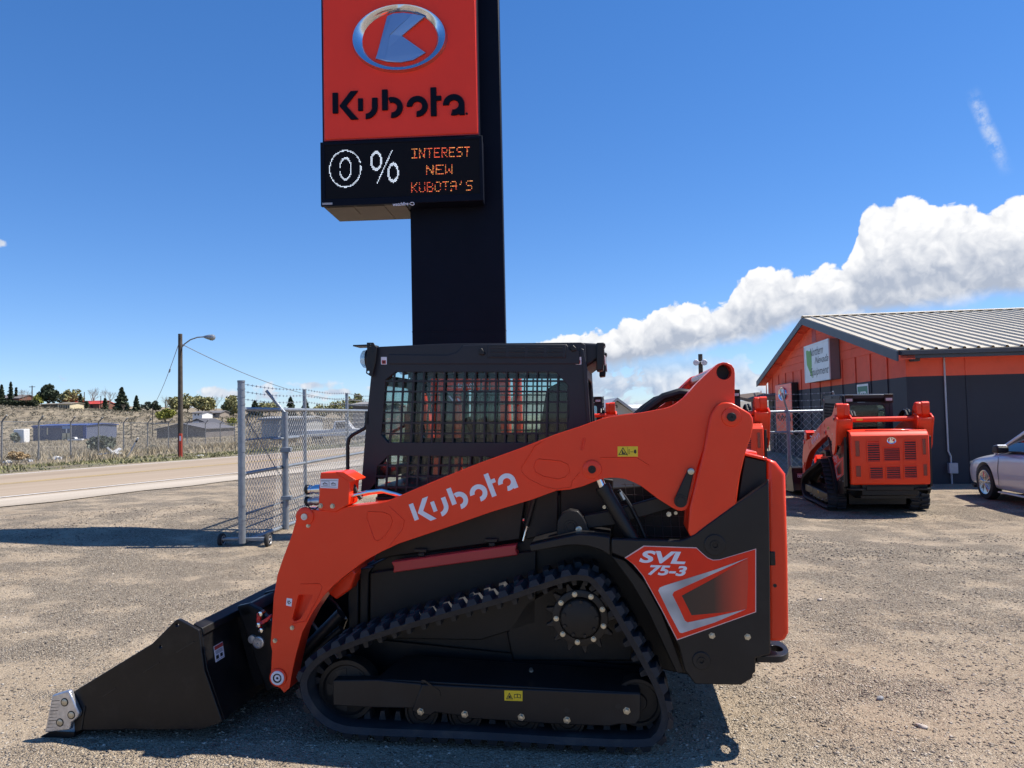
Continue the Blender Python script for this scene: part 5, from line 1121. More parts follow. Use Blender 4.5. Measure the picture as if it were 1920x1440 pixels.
# rear bumper ring
for k, (l0, l1) in enumerate(both(.10, .42)):
    zb = T(1450, 1226, .2)[1]; x0, x1 = T(1412, 1226, .2)[0], T(1481, 1222, .2)[0]; lm = (l0 + l1) / 2; lr = (l1 - l0) / 2
    outer = [(x0, l0), (x1 - .09, l0)] + [(x1 - .09 + .09 * math.cos(rad(q)), lm + lr * math.sin(rad(q))) for q in range(-80, 81, 16)] + [(x1 - .09, l1), (x0, l1)]
    hole = [(x1 - .06 + .032 * math.cos(rad(q)), lm - .03 + .05 * math.sin(rad(q))) for q in range(0, 360, 24)]
    part('tie_down_bumper', MB().prism(outer, zb - .012, zb + .018, 'z', [hole]), BLK, loader, .004)
part('rear_bumper', MB().prism(TP([(1412, 1212), (1462, 1206), (1462, 1232), (1440, 1242), (1414, 1252)], .2), .42, WD - .42), BLK, loader, .006)
# --- loader arms
arm_px = ([(572, 954.5), (563, 956), (559, 961), (546.7, 1004), (531, 1046), (520, 1078), (513, 1120), (511, 1154), (507, 1207), (510, 1220), (508, 1260)]
  + [(508 + 0, 1268), (511, 1280), (520, 1288), (525, 1290), (533, 1299), (543, 1290), (545, 1277), (549, 1255), (556, 1224), (567, 1185), (585, 1150), (605, 1120), (625, 1098), (647, 1079), (685, 1051), (716, 1034), (730, 1027.5), (747, 1019.5), (835, 990), (924, 959), (1000, 936), (1043, 920), (1068, 918), (1092, 912), (1121, 900.5), (1133, 897), (1144, 895.5), (1158, 896), (1172, 898), (1188, 904), (1202, 911), (1232, 934), (1262, 953), (1270, 957), (1278, 958), (1285, 956), (1290, 950), (1298.7, 922), (1307.5, 876), (1319, 842), (1350, 800), (1377.5, 757)]
  + [(1378, 700)] + [(1357.5 + 20.5 * math.cos(rad(q)), 697.5 - 18.5 * math.sin(rad(q))) for q in (20, 45, 70, 95, 120, 140)]
  + [(1322, 704), (1304.6, 721), (1284, 744.6), (1269.6, 756), (1258, 762), (1246, 765.6), (1202, 773.7), (1144, 781.5), (1127, 785), (1086, 800), (1040, 815), (977, 840), (896.7, 869), (813, 902.5), (724, 940.5), (706, 944), (691, 945.6), (652, 949.7), (630, 957), (606, 957.5), (590, 956)])
AL = .10; ALI = .215
def circ_px(u, v, r_, l, n=24, sq=1.0):
    return TP([(u + r_ * math.cos(2 * math.pi * i / n), v + r_ * sq * math.sin(2 * math.pi * i / n)) for i in range(n)], l)
pock = Z2([(287, 990), (385, 990), (375, 1010), (320, 1120), (300, 1150), (270, 1170), (252, 1168), (245, 1150)])
WB = RED
for k, (l0, l1) in enumerate(both(AL, ALI)):
    hole = circ_px(1357.5, 697.5, 14.2, AL)
    arm = part('loader_arm', MB().prism(TP(arm_px, AL), l0, l1, holes=[hole, TP(pock, AL)]), RED, loader, 0.010, 2)
    fl, fo = (l0, -1) if k == 0 else (l1, 1)
    # weld beads and raised outlines
    def bead(px, r_=.0032, closed=False):
        q = TP(px, AL); part('weld_bead', MB().tube([(a, fl, b) for a, b in q], r_, 6, closed=closed), RED, arm, smooth=60)
    bead(Z2([(755, 432), (860, 435), (905, 455), (920, 495), (905, 540), (860, 605), (825, 628), (800, 620), (770, 540), (745, 470)]), closed=True)
    bead(Z2([(900, 395), (1000, 490), (985, 550), (900, 665)]))
    bead(Z3([(1400, 765), (1340, 800), (1285, 890), (1245, 950), (1250, 985), (1300, 1030), (1400, 1080), (1490, 1100), (1590, 1085), (1600, 1040), (1650, 985)]))
    bead(Z3([(1370, 890), (1520, 905), (1570, 930), (1580, 980), (1550, 1015), (1500, 1030), (1400, 1010), (1345, 980), (1330, 940), (1345, 900)]), closed=True)
    bead(Z3([(1675, 745), (1690, 745), (1670, 825), (1655, 825)]), .003, True)
    bead(Z2([(300, 920), (430, 918), (445, 940), (430, 985), (335, 1170), (250, 1185)]))
    bead(Z5([(635, 680), (870, 680), (950, 730)]), .003)
    for (u, v, r0, r1, mt) in ((572, 968.5, 20, 7.2, STEEL), (522, 1270, 19, 15, WHT), (1110, 880, 19, 8, BLK), (1276, 939, 0, 0, BLK)):
        if not r0: continue
        x, z = T(u, v, AL); q = 3.55 / FOC
        part('pivot_boss', MB().lathe((x, fl, z), (0, fo, 0), [(0, r0 * q), (.008, r0 * q * .96), (.010, r0 * q * .88), (.010, r1 * q)], 30), RED if u != 522 else RED, arm)
        part('pivot_pin', MB().lathe((x, fl, z), (0, fo, 0), [(0, r1 * q), (.013, r1 * q * .97), (.015, r1 * q * .9), (.015, r1 * q * .62), (.0125, r1 * q * .58), (.0125, r1 * q * .44), (.015, r1 * q * .40), (.015, r1 * q * .2), (.011, r1 * q * .16)], 28), mt, arm)
    x, z = T(522, 1270, AL); part('pin_groove', MB().lathe((x, fl, z), (0, fo, 0), [(.0125, .0245), (.0155, .0245), (.0155, .0195), (.0125, .0195)], 28), INK, arm)
    for (u, v) in ((548, 1177), (516, 1201), (578, 985), (1254, 964)):
        x, z = T(u, v, AL); part('bolt', MB().lathe((x, fl, z), (0, fo, 0), [(0, .013), (.004, .013), (.004, .009), (.012, .008)], 6), BOLT, arm, smooth=20)
    part('pocket_back', MB().prism(TP([(552, 1112), (594, 1112), (556, 1172), (544, 1170)], AL), *sorted((l0 + .05, l0 + .06)) if k == 0 else sorted((l1 - .05, l1 - .06))), RED, arm)
    if k == 0:
        p0, p1 = T(781.5, 986.5, AL), T(971.7, 913.6, AL); ux = ((p1[0] - p0[0]) / 6.16, (p1[1] - p0[1]) / 6.16); uy = (-ux[1] * .97, ux[0] * .97)
        logo_parts('lettering', WHT, arm, p0, ux, uy, AL - .0025, AL - .0002)
        q = TP([(1158, 837), (1196, 837), (1196, 856), (1158, 856)], AL)
        lb = part('warning_label', MB().prism(q, AL - .0015, AL - .0001), YEL, arm, smooth=0)
        def ink(px, m_=INK, par=arm, nm='label_print', l=AL - .0022):
            part(nm, MB().prism(TP(px, AL), l, AL - .0015), m_, par, smooth=0)
        mb = MB(); L_ = lambda pts: TP(zp(pts, 940, 660, 3.4286), AL)
        mb.prism(L_([(752, 662), (782, 612), (812, 662)]), AL - .0022, AL - .0015, holes=[L_([(760, 658), (782, 620), (804, 658)])])
        mb.prism(L_([(776, 632), (782, 632), (786, 648), (794, 644), (797, 656), (774, 656)]), AL - .0022, AL - .0015)
        mb.prism(L_([(852, 634), (858, 626), (866, 628), (869, 646), (862, 654), (852, 648)]), AL - .0022, AL - .0015)
        mb.prism(L_([(830, 640), (848, 640), (848, 643), (830, 643)]), AL - .0022, AL - .0015)
        mb.prism(L_([(818, 626), (826, 626), (826, 655), (818, 655)]), AL - .0022, AL - .0015, holes=[L_([(820, 628), (824, 628), (824, 653), (820, 653)])])
        mb.prism(L_([(811, 610), (812.5, 610), (812.5, 668), (811, 668)]), AL - .0022, AL - .0015)
        part('label_print', mb, INK, arm, smooth=0)
        q = TP(Z2([(208, 1012), (245, 1018), (240, 1070), (203, 1062)]), AL); part('small_label', MB().prism(q, AL - .0015, AL - .0001), WHT, arm, smooth=0)
        mb = MB()
        for i, (a, b) in enumerate(((214, 1030), (224, 1030), (214, 1040), (220, 1046), (230, 1040))): mb.prism(TP(Z2([(a, b), (a + 8, b + 1), (a + 7, b + 8), (a - 1, b + 7)]), AL), AL - .0022, AL - .0015)
        part('label_print', mb, INK, arm, smooth=0)
# tube across the tips, cross member low at the front
for l0, l1 in both(ALI, .31):
    part('arm_tip_housing', MB().prism(TP([(1340, 688), (1357, 681), (1374, 690), (1376.5, 757), (1340, 806), (1312, 800), (1296, 745), (1322, 706)], AL), l0 + .0005, l1), RED, loader, .012)
x, z = T(1357.5, 697.5, AL); q = 3.4 / FOC
part('cross_tube', MB().lathe((x, ALI - .005, z), (0, 1, 0), [(0, 18.5 * q), (WD - 2 * ALI + .01, 18.5 * q)], 28), RED, loader)
tq = [o for o in loader.children if o.name.startswith('cross_tube')][0]
part('warning_label', MB().box((x + 18.5 * q - .002, .42, z - .014), (x + 18.5 * q + .0015, .52, z + .014)), YEL, tq)
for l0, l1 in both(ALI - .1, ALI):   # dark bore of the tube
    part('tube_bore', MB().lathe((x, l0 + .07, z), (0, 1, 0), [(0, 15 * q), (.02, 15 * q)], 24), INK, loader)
part('front_cross_member', MB().prism(TP([(590, 1080), (640, 1050), (660, 1080), (650, 1110), (622, 1130), (600, 1112)], ALI), ALI + .06, WD - ALI - .06), RED, loader, .01)
# hoses at the top
for i, l in enumerate((.37, .42, WD - .37, WD - .42)):
    hs = MB().tube([(*((lambda p: (p[0], l, p[1]))(T(u, v + (i % 2) * 3, .3))),) for u, v in ((1190, 790), (1218, 764), (1246, 744), (1276, 735), (1306, 738), (1332, 766))], .023, 10)
    part('hydraulic_hose', hs, RUBB, loader)
# --- rear links (wide box) and the short control links
link_px = Z5([(1210, 1175), (1200, 1150), (1205, 1080), (1212, 1000), (1240, 880), (1300, 640), (1340, 420), (1355, 385), (1380, 345), (1420, 325), (1450, 322), (1485, 328), (1560, 370), (1600, 395), (1618, 425), (1621, 470), (1602, 560), (1585, 600), (1560, 690), (1535, 800), (1520, 900), (1508, 1010), (1400, 1190), (1260, 1260)])
for k, (l0, l1) in enumerate(both(.066, .098)):
    lk = part('lift_link', MB().prism(TP(link_px, .066), l0, l1), RED, loader, .007)
    fl, fo = (l0, -1) if k == 0 else (l1, 1)
    x, z = T(*Z5([(1478, 418)])[0], .066); q = 3.5 / FOC
    part('pivot_boss', MB().lathe((x, fl, z), (0, fo, 0), [(0, 19 * q), (.006, 18 * q), (.008, 15 * q), (.008, 9 * q)], 30), RED, lk)
    part('pivot_pin', MB().lathe((x, fl, z), (0, fo, 0), [(0, 9 * q), (.018, 8.6 * q), (.020, 7.5 * q), (.020, 2 * q), (.014, 1.5 * q)], 28), BLK, lk)
    w0, w1 = (.0985, .30) if k == 0 else (WD - .30, WD - .0985)
    web = Z5([(1618, 425), (1624, 470), (1604, 562), (1562, 690), (1537, 800), (1522, 900), (1512, 1010), (1498, 1010), (1508, 900), (1522, 800), (1545, 690), (1588, 562), (1606, 470), (1600, 440)])
    part('link_web', MB().prism(TP(web, .066), w0, w1), RED, loader, .004)
    i0, i1 = (.300, .33) if k == 0 else (WD - .33, WD - .300)
    part('lift_link', MB().prism(TP(link_px, .066), i0, i1), RED, loader, .006)
    # control link: tapered black link, and the long link to the chassis
    cl = Z5([(1205, 750), (1218, 745), (1235, 755), (1238, 772), (1195, 960), (1185, 985), (1165, 996), (1140, 996), (1120, 978), (1113, 955), (1120, 930), (1195, 765)])
    c0, c1 = (.082, .0995) if k == 0 else (WD - .0995, WD - .082)
    cl_o = part('control_link', MB().prism(TP(cl, .085), c0, c1), BLK, loader, .005)
    x, z = T(*Z5([(1218, 767)])[0], .085); fl = c0 if k == 0 else c1
    part('bolt', MB().lathe((x, fl, z), (0, fo, 0), [(0, .016), (.006, .016), (.008, .013), (.008, .006)], 20), BOLT, cl_o)
    x, z = T(*Z5([(1152, 958)])[0], .085)
    part('pivot_pin', MB().lathe((x, fl, z), (0, fo, 0), [(0, .032), (.006, .031), (.006, .022), (.009, .02), (.009, .006)], 24), BLK, cl_o)
    g0, g1 = (.235, .275) if k == 0 else (WD - .275, WD - .235)
    lg = part('long_control_link', MB().prism(TP([(1094, 966), (1140, 958), (1285, 918), (1290, 945), (1150, 985), (1096, 992)], .24), g0, g1), BLK, loader, .006)
    hb = MB().prism(TP([(1044, 1005), (1046, 975), (1054, 962), (1068, 955), (1084, 958), (1094, 970), (1104, 990), (1112, 1004), (1075, 1003)], .22), g0 - .03 if k == 0 else g0, g1 if k == 0 else g1 + .03)
    hbo = part('link_bracket', hb, BLK, loader, .006); fl = g0 - .03 if k == 0 else g1 + .03
    x, z = T(1070.5, 987, .21); part('pivot_pin', MB().lathe((x, fl, z), (0, fo, 0), [(0, .034), (.005, .033), (.005, .022), (.008, .02), (.008, .006)], 24), BLK, hbo)
    x, z = T(1085.5, 992, .21); part('bolt', MB().lathe((x, fl, z), (0, fo, 0), [(0, .017), (.012, .016), (.014, .012), (.014, .005)], 20), BOLT, hbo)
    for (u, v) in ((1133, 951), (1267, 962)):
        x, z = T(u, v, .2); part('bolt', MB().lathe((x, fl, z), (0, fo, 0), [(0, .010), (.006, .009)], 8), BOLT, hbo)
    # lift cylinder
    l = .155 if k == 0 else WD - .155
    a, b, c_ = T(1124, 898, .155), T(1129, 912, .155), T(1197, 1030, .155)
    cy = part('lift_cylinder', MB().cyl((b[0], l, b[1]), (c_[0], l, c_[1]), .036, n=24), BLK, loader)
    part('cylinder_collar', MB().cyl((b[0], l, b[1]), (b[0] + (c_[0] - b[0]) * .08, l, b[1] + (c_[1] - b[1]) * .08), .041, n=24), BLK, cy)
    part('cylinder_rod', MB().cyl((a[0] - .02, l, a[1] + .05), (b[0], l, b[1]), .021, n=18), CHR, cy)
    hs = MB().tube([(*((lambda p: (p[0], l + (.07 if k == 0 else -.07), p[1]))(T(u, v, .2))),) for u, v in ((1160, 920), (1172, 935), (1185, 955), (1200, 985), (1212, 1015))], .011, 8); part('hydraulic_hose', hs, RUBB, loader)
    e0, e1 = T(1162, 924, .2), T(1170, 938, .2); ll = l + (.07 if k == 0 else -.07); part('hose_fitting', MB().cyl((e0[0], ll, e0[1]), (e1[0], ll, e1[1]), .014, n=8), BOLT, loader)
# --- cab
CB = .42; CF = WD - CB
side_px = [(705, 652), (712, 650), (829.6, 644.5), (1089.6, 642), (1097, 646), (1100, 687), (1107, 793), (1112, 905), (980, 930), (676.6, 921), (686, 800), (695.5, 706)]
win = Z3([(375, 285), (1465, 285), (1490, 292), (1575, 385), (1577, 590), (1565, 690), (1520, 720), (1380, 775), (322, 775), (275, 720), (290, 560), (306, 340)])
win2 = Z3([(325, 865), (1000, 872), (1075, 880), (960, 925), (700, 1020), (440, 1115), (235, 1112), (240, 1000), (248, 940)])
cab = None
for k, (l0, l1) in enumerate(both(CB, CB + .045)):
    mb = MB().prism(TP(side_px, CB), l0, l1, holes=[TP(win, CB), TP(win2, CB)])
    sd = part('cab_side', mb, CABP, loader, .006)
    if k == 0: cab = sd
    gl0, gl1 = (l0 + .034, l0 + .040) if k == 0 else (l1 - .040, l1 - .034)
    part('side_glass', MB().prism(TP([(712, 690), (1070, 690), (1074, 815), (1060, 830), (700, 925), (706, 835)], CB + .035), gl0, gl1), GLASS, sd, smooth=0)
    # guard grid: upright and level bars, each a thin flat strip
    b0, b1 = (l0 + .004, l0 + .018) if k == 0 else (l1 - .018, l1 - .004)
    mb = MB(); hw = 1.55
    def bar(pts, c_=CB):
        mb.prism(TP(pts, CB), b0, b1)
    for i in range(18):
        ut, ub = 736.5 + i * 19.35, 730.5 + (i) * 19.6
        if ut < 740: ut_, vt = 739, 700
        else: ut_, vt = ut, 696
        bar([(ut_ - hw, vt), (ut_ + hw, vt), (ub + hw, 832), (ub - hw, 832)] if i < 17 else [(ut_ - hw, 712), (ut_ + hw, 712), (ub + hw, 815), (ub - hw, 815)])
    for i in range(6):
        v = 714.5 + i * 19.7; bar([(712, v - 1.7), (1068, v - 1.9), (1068, v + 1.4), (712, v + 1.6)])
    for i in range(11):
        ut = 727 + i * 19.4; ub = ut - 5 - 0.0 * i; bar([(ut - hw, 852), (ut + hw, 852), (ub + hw, 930), (ub - hw, 930)] if i < 8 else [(ut - hw, 852), (ut + hw, 852), (ut - 2 + hw, 890), (ut - 2 - hw, 890)])
    for i in range(4):
        v = 873 + i * 20.5; bar([(704, v - 1.7), (940 - i * 58, v - 1.7), (940 - i * 58, v + 1.5), (704, v + 1.5)])
    part('guard_grid', mb, CABP, sd, smooth=0)
    # ribs pressed into the side, vents, stickers
    fl, fo = (l0, -1) if k == 0 else (l1, 1)
    def slab(px, t_, m_, nm, bv=.003, par=sd):
        a0, a1 = (fl - t_, fl + .002) if fo < 0 else (fl - .002, fl + t_); return part(nm, MB().prism(TP(px, CB), a0, a1), m_, par, bv)
    slab(Z3([(330, 165), (735, 168), (800, 150), (845, 100), (1010, 95), (1560, 95), (1585, 130), (1650, 135), (1650, 232), (330, 232)]), .006, CABP, 'upper_pressing', .004)
    slab(Z3([(1015, 97), (1555, 97), (1555, 190), (1015, 190)]), .012, CABP, 'vent_frame', .003)
    for r in range(3):
        for c_ in range(4):
            x = 1032 + c_ * 131; y = 103 + r * 30; slab(Z3([(x, y), (x + 108, y), (x + 108, y + 17), (x, y + 17)]), .0135, INK, 'vent_slot', 0)
            slab(Z3([(x, y + 14), (x + 108, y + 14), (x + 108, y + 19), (x, y + 19)]), .017, CABP, 'vent_lip', .001)
    slab(Z3([(955, 128), (975, 120), (985, 135), (1000, 160), (985, 172), (955, 166)]), .02, BLK, 'latch', .004)
    slab(Z3([(1585, 110), (1605, 100), (1628, 120), (1628, 140), (1595, 146)]), .02, BLK, 'latch', .004)
    for x in (275, 1622):
        st = slab(Z3([(x, 182), (x + 40, 182), (x + 40, 234), (x, 234)]), .0015, WHT, 'sticker', 0)
        slab(Z3([(x + 6, 205), (x + 34, 205), (x + 34, 230), (x + 6, 230)]), .0022, INKR, 'sticker_print', 0)
        slab(Z3([(x + 15, 210), (x + 26, 210), (x + 26, 228), (x + 15, 228)]), .0026, INK, 'sticker_print', 0)
    slab(Z3([(1655, 120), (1680, 130), (1700, 250), (1722, 640), (1700, 640), (1672, 250)]), .010, CABP, 'corner_rib', .004)
    # front lamp bracket and lamp
    br0, br1 = (CB - .03, CB + .01) if k == 0 else (CF - .01, CF + .03)
    q = TP(Z3([(175, 82), (222, 82), (232, 100), (245, 112), (238, 200), (215, 318), (200, 315), (170, 295), (172, 230), (178, 150)]), CB - .03)
    part('lamp_bracket', MB().prism(q, br0, br0 + .008, holes=[circ_px(694.6, 647.5, 2.6, CB - .03, 10), circ_px(690.2, 697.6, 2.4, CB - .03, 10)]), BLK, loader, .002)
    a, b = T(690, 672, CB), T(667, 672, CB); lc = CB + .05 if k == 0 else CF - .05
    lamp = part('work_lamp', MB().lathe((a[0] + .03, lc, a[1]), (-1, 0, 0), [(0, .03), (.02, .052), (.05, .056)], 24), BLK, loader)
    part('lamp_lens', MB().lathe((a[0] - .02, lc, a[1]), (-1, 0, 0), [(0, .054), (.022, .050), (.034, .034), (.036, .01)], 24), LENS, lamp)
    part('lamp_reflector', MB().lathe((a[0] - .021, lc, a[1]), (-1, 0, 0), [(0, .050), (.006, .030), (.008, .01)], 24), CHR, lamp)
    zt = T(680, 649, CB)[1]; part('lamp_visor', MB().box((b[0] - .012, lc - .06, zt), (a[0] + .03, lc + .06, zt + .008)), BLK, lamp)
    # rear lamp on the roof corner
    q = TP(Z3([(1765, 82), (1815, 80), (1830, 90), (1818, 110), (1820, 180), (1812, 272), (1765, 278)]), CB)
    rl0, rl1 = (CB + .01, CB + .16) if k == 0 else (CF - .16, CF - .01)
    rl = part('rear_lamp', MB().prism(q, rl0, rl1), BLK, loader, .006)
    x = max(p[0] for p in q); zc = T(1130, 676, CB)[1]
    part('lamp_lens', MB().box((x - .012, rl0 + .02, zc - .02), (x - .004, rl1 - .02, zc + .03)), pm('pinkish_lens', (0.55, 0.42, 0.42), .15, coat=.4) if 'pinkish_lens' not in MATS else MATS['pinkish_lens'], rl, .004)
# roof, rear wall with window, front frame with door glass
rf = TP([(705, 655), (712, 651), (829.6, 645), (1089.6, 642.5), (1120, 644), (1130, 646), (1128, 668), (1098, 690), (705, 690)], CB + .01)
part('cab_roof', MB().prism([(x, z + .004) for x, z in rf], CB + .046, CF - .046), CABP, loader, .012, 3)
xr = T(1104, 760, CB)[0]; zr0, zr1 = T(1112, 905, CB)[1], T(1098, 690, CB)[1]
def yz(l0, l1, z0, z1, n=5, r_=.07):
    o = []
    for cx, cz, a in ((l1 - r_, z1 - r_, 0), (l0 + r_, z1 - r_, 90), (l0 + r_, z0 + r_, 180), (l1 - r_, z0 + r_, 270)): o += arc(cx, cz, r_, a, a + 90, n)
    return o
part('cab_rear', MB().prism([(CB + .046, zr0), (CF - .046, zr0), (CF - .046, zr1), (CB + .046, zr1)], xr - .05, xr - .005, 'x', [yz(CB + .12, CF - .12, zr1 - .48, zr1 - .05)]), CABP, loader, .005)
part('rear_glass', MB().prism(yz(CB + .11, CF - .11, zr1 - .49, zr1 - .04), xr - .030, xr - .024, 'x'), GLASS, loader, smooth=0)
xf = T(700, 760, CB)[0]; zf0 = T(680, 900, CB)[1]
part('cab_front', MB().prism([(CB + .046, zf0), (CF - .046, zf0), (CF - .046, zr1), (CB + .046, zr1)], xf - .0, xf + .04, 'x', [yz(CB + .10, CF - .10, zf0 + .06, zr1 - .06)]), CABP, loader, .005)
part('door_glass', MB().prism(yz(CB + .09, CF - .09, zf0 + .05, zr1 - .05), xf + .016, xf + .022, 'x'), GLASS, loader, smooth=0)
part('cab_floor', MB().box((xf, CB + .05, zf0 - .12), (xr, CF - .05, zf0 - .04)), BLK, loader)
# mirror bracket-like bits and seat inside
sx = (xf + xr) / 2 + .26; seat = part('operator_seat', MB().prism([(sx - .22, zf0 + .12), (sx + .18, zf0 + .08), (sx + .28, zf0 + .50), (sx + .20, zf0 + .55), (sx + .10, zf0 + .50), (sx + .05, zf0 + .24), (sx - .22, zf0 + .24)], CB + .20, CF - .20), SEATM, loader, .03, 3)
for l in (CB + .15, CF - .15):
    js = part('joystick', MB().tube([(sx - .32, l, zf0 + .06), (sx - .33, l, zf0 + .26), (sx - .36, l, zf0 + .34)], [.03, .018, .024], 10), BLK, loader)
# wrapped manual bag hanging behind the seat
# grab handle at the cab front
gh = TP([(688, 771), (687, 797), (684, 803), (660, 816), (654, 823), (652, 834), (652, 896)], CB + .02)
for l in (CB + .02, CF - .02): part('grab_handle', MB().tube([(a, l, b) for a, b in gh], .0105, 10), BLK, loader)
q = T(689, 781, CB); part('handle_bracket', MB().box((q[0] - .008, CB - .0, q[1] - .05), (q[0] + .012, CB + .04, q[1] + .03)), BLK, loader, .003)
# --- auxiliary coupler box on the arm
cp = [(602, 886), (631, 884.5), (658, 902.5), (655, 946), (631, 960), (598, 956)]
cb_ = part('coupler_box', MB().prism(TP(cp, AL), AL - .012, AL + .13), RED, loader, .006)
part('coupler_lid', MB().prism(TP(Z2([(545, 158), (600, 160), (684, 212), (676, 222), (640, 232), (630, 222), (560, 172)]), AL), AL - .020, AL + .14), RED, cb_, .003)
lq = TP(Z2([(442, 207), (562, 207), (558, 272), (440, 268)]), AL); part('instruction_label', MB().prism(lq, AL - .0135, AL - .0121), WHT, cb_, smooth=0)
mb = MB()
def zz(pts): mb.prism(TP(Z2(pts), AL), AL - .0142, AL - .0135)
zz([(446, 216), (556, 216), (556, 218), (446, 218)]); zz([(446, 222), (500, 222), (500, 223.5), (446, 223.5)]); zz([(446, 258), (552, 262), (552, 264), (446, 260)]); zz([(499, 222), (501, 222), (501, 256), (499, 256)])
for x in (456, 512):
    zz([(x, 240), (x + 14, 230), (x + 18, 233), (x + 6, 244)]); zz([(x + 16, 232), (x + 34, 240), (x + 34, 244), (x + 16, 238)]); zz([(x + 4, 246), (x + 36, 248), (x + 36, 251), (x + 4, 250)])
part('label_print', mb, INK, cb_, smooth=0)
for (u, v) in Z2([(443, 388), (523, 390)]):
    x, z = T(u, v, AL); part('bolt', MB().lathe((x, AL - .012, z), (0, -1, 0), [(0, .014), (.004, .014), (.004, .010), (.012, .009)], 6), BOLT, cb_, smooth=20)
for (u0, u1, v, m0, m1, r_) in ((602, 571, 917, CHR, INK, .024), (601, 571, 939, DARK, INK, .023)):
    a, b = T(u0, v, AL + .05), T(u1, v, AL + .05); d_ = a[0] - b[0]
    cpl = part('hydraulic_coupler', MB().lathe((a[0], AL + .05, a[1]), (-1, 0, -.05), [(0, r_ * 1.05), (d_ * .35, r_ * 1.05), (d_ * .36, r_ * .86), (d_ * .55, r_ * .84), (d_ * .56, r_), (d_ * .75, r_)], 24), m0 if m0 is CHR else STEEL, cb_)
    part('coupler_cap', MB().lathe((a[0] - d_ * .72, AL + .05, a[1] - .002), (-1, 0, -.05), [(0, r_ * 1.12), (d_ * .16, r_ * 1.16), (d_ * .2, r_ * .9), (d_ * .26, r_ * .6)], 24), RUBB, cpl)
for (l, dv) in ((AL + .03, 0), (AL + .07, 4)):
    q = TP([(655, 930 + dv), (690, 922 + dv), (716, 919 + dv), (742, 926 + dv), (772, 936 + dv)], AL + .03)
    part('hydraulic_pipe', MB().tube([(a, l, b) for a, b in q], .009, 10), CHR, loader)
q = TP([(657, 905), (663, 913), (668, 925), (676, 936)], AL + .05); part('hydraulic_hose', MB().tube([(a, AL + .06, b) for a, b in q], .012, 8), RUBB, loader)
q = TP([(596, 950), (590, 955), (580, 953), (572, 945)], AL); part('coupler_lanyard', MB().tube([(a, AL + .01, b) for a, b in q], .004, 6), RUBB, loader)
# --- bucket with near and far cheek plates
BL0, BL1 = -.04, 1.72
bs_px = [(153, 1369), (140, 1375), (134, 1299), (285, 1207), (329, 1163), (333, 1161.5), (338, 1163), (373, 1182), (383, 1257), (414, 1346), (416, 1352), (412, 1356), (373, 1368)]
bq = TP([(100, 1381), (76, 1383), (134, 1297), (285, 1207), (329, 1163), (333, 1161.5), (338, 1163), (373, 1182), (383, 1257), (414, 1346), (416, 1352), (412, 1356), (373, 1368.5), (150, 1369)], BL0)
zsh = 0.0
bucket = part('bucket', MB().prism(TP([(373, 1182), (383, 1257), (416, 1352), (373, 1368.5), (150, 1370), (135, 1376), (135, 1371.5), (150, 1364), (370, 1362), (406, 1349), (376, 1258), (366, 1186)], BL0), BL0 + .025, BL1 - .025), GLOSSB, loader, .003)
for l0, l1 in ((BL0, BL0 + .025), (BL1 - .025, BL1)):
    holes = [circ_px(*zp([(876, 336)], 40, 1060, 3)[0], 3.0, BL0, 12), circ_px(*zp([(782, 458)], 40, 1060, 3)[0], 2.8, BL0, 12)]
    part('bucket_cheek', MB().prism(TP(bs_px, BL0), l0, l1, holes=holes), GLOSSB, bucket, .003)
# welded wear pads on the cheek, scored slots, edge, wear plate
mb = MB()
for p_ in ([(870, 488), (970, 428), (974, 431), (874, 491)], [(686, 600), (776, 543), (779, 546), (689, 603)], [(457, 736), (530, 688), (533, 692), (460, 739)], [(352, 800), (362, 790), (342, 925), (334, 925)]):
    mb.prism(TP(zp(p_, 40, 1060, 3), BL0), BL0 - .004, BL0 - .0002)
part('weld_slot', mb, INK, bucket, smooth=0)
part('cutting_edge', MB().prism(TP([(72, 1383), (98, 1369), (142, 1371), (142, 1381), (110, 1384)], BL0), BL0 - .012, BL1 + .012), GLOSSB, bucket, .003)
wp = zp([(172, 732), (250, 708), (268, 708), (322, 830), (318, 855), (280, 885), (272, 925), (262, 928), (130, 942)], 40, 1060, 3)
for k, (l0, l1) in enumerate(((BL0 - .03, BL0 - .0005), (BL1 + .0005, BL1 + .03))):
    wpl = part('wear_plate', MB().prism(TP(wp, BL0 - .03), l0, l1), STEEL, bucket, .006)
    fl, fo = (l0, -1) if k == 0 else (l1, 1)
    for (u, v) in zp([(243, 770), (281, 842), (217, 884)], 40, 1060, 3):
        x, z = T(u, v, BL0 - .03); part('bolt_recess', MB().lathe((x, fl - fo * .001, z), (0, fo, 0), [(0, .0225), (.0018, .022)], 20), DARK, wpl); part('plow_bolt', MB().lathe((x, fl - fo * .002, z), (0, fo, 0), [(0, .017), (.004, .0165), (.0055, .012)], 18), BOLT, wpl)
    mb = MB()
    for i in range(9):
        y = 762 + i * 18.5; x0 = 166 - i * 3.2; mb.prism(TP(zp([(x0 + 6, y), (x0 + 50, y - 3 + (i % 3) * 2), (x0 + 50, y), (x0 + 6, y + 3)], 40, 1060, 3), BL0 - .03), fl - .0006 if fo < 0 else fl, fl if fo < 0 else fl + .0006)
    part('wear_score', mb, DARK, wpl, smooth=0)
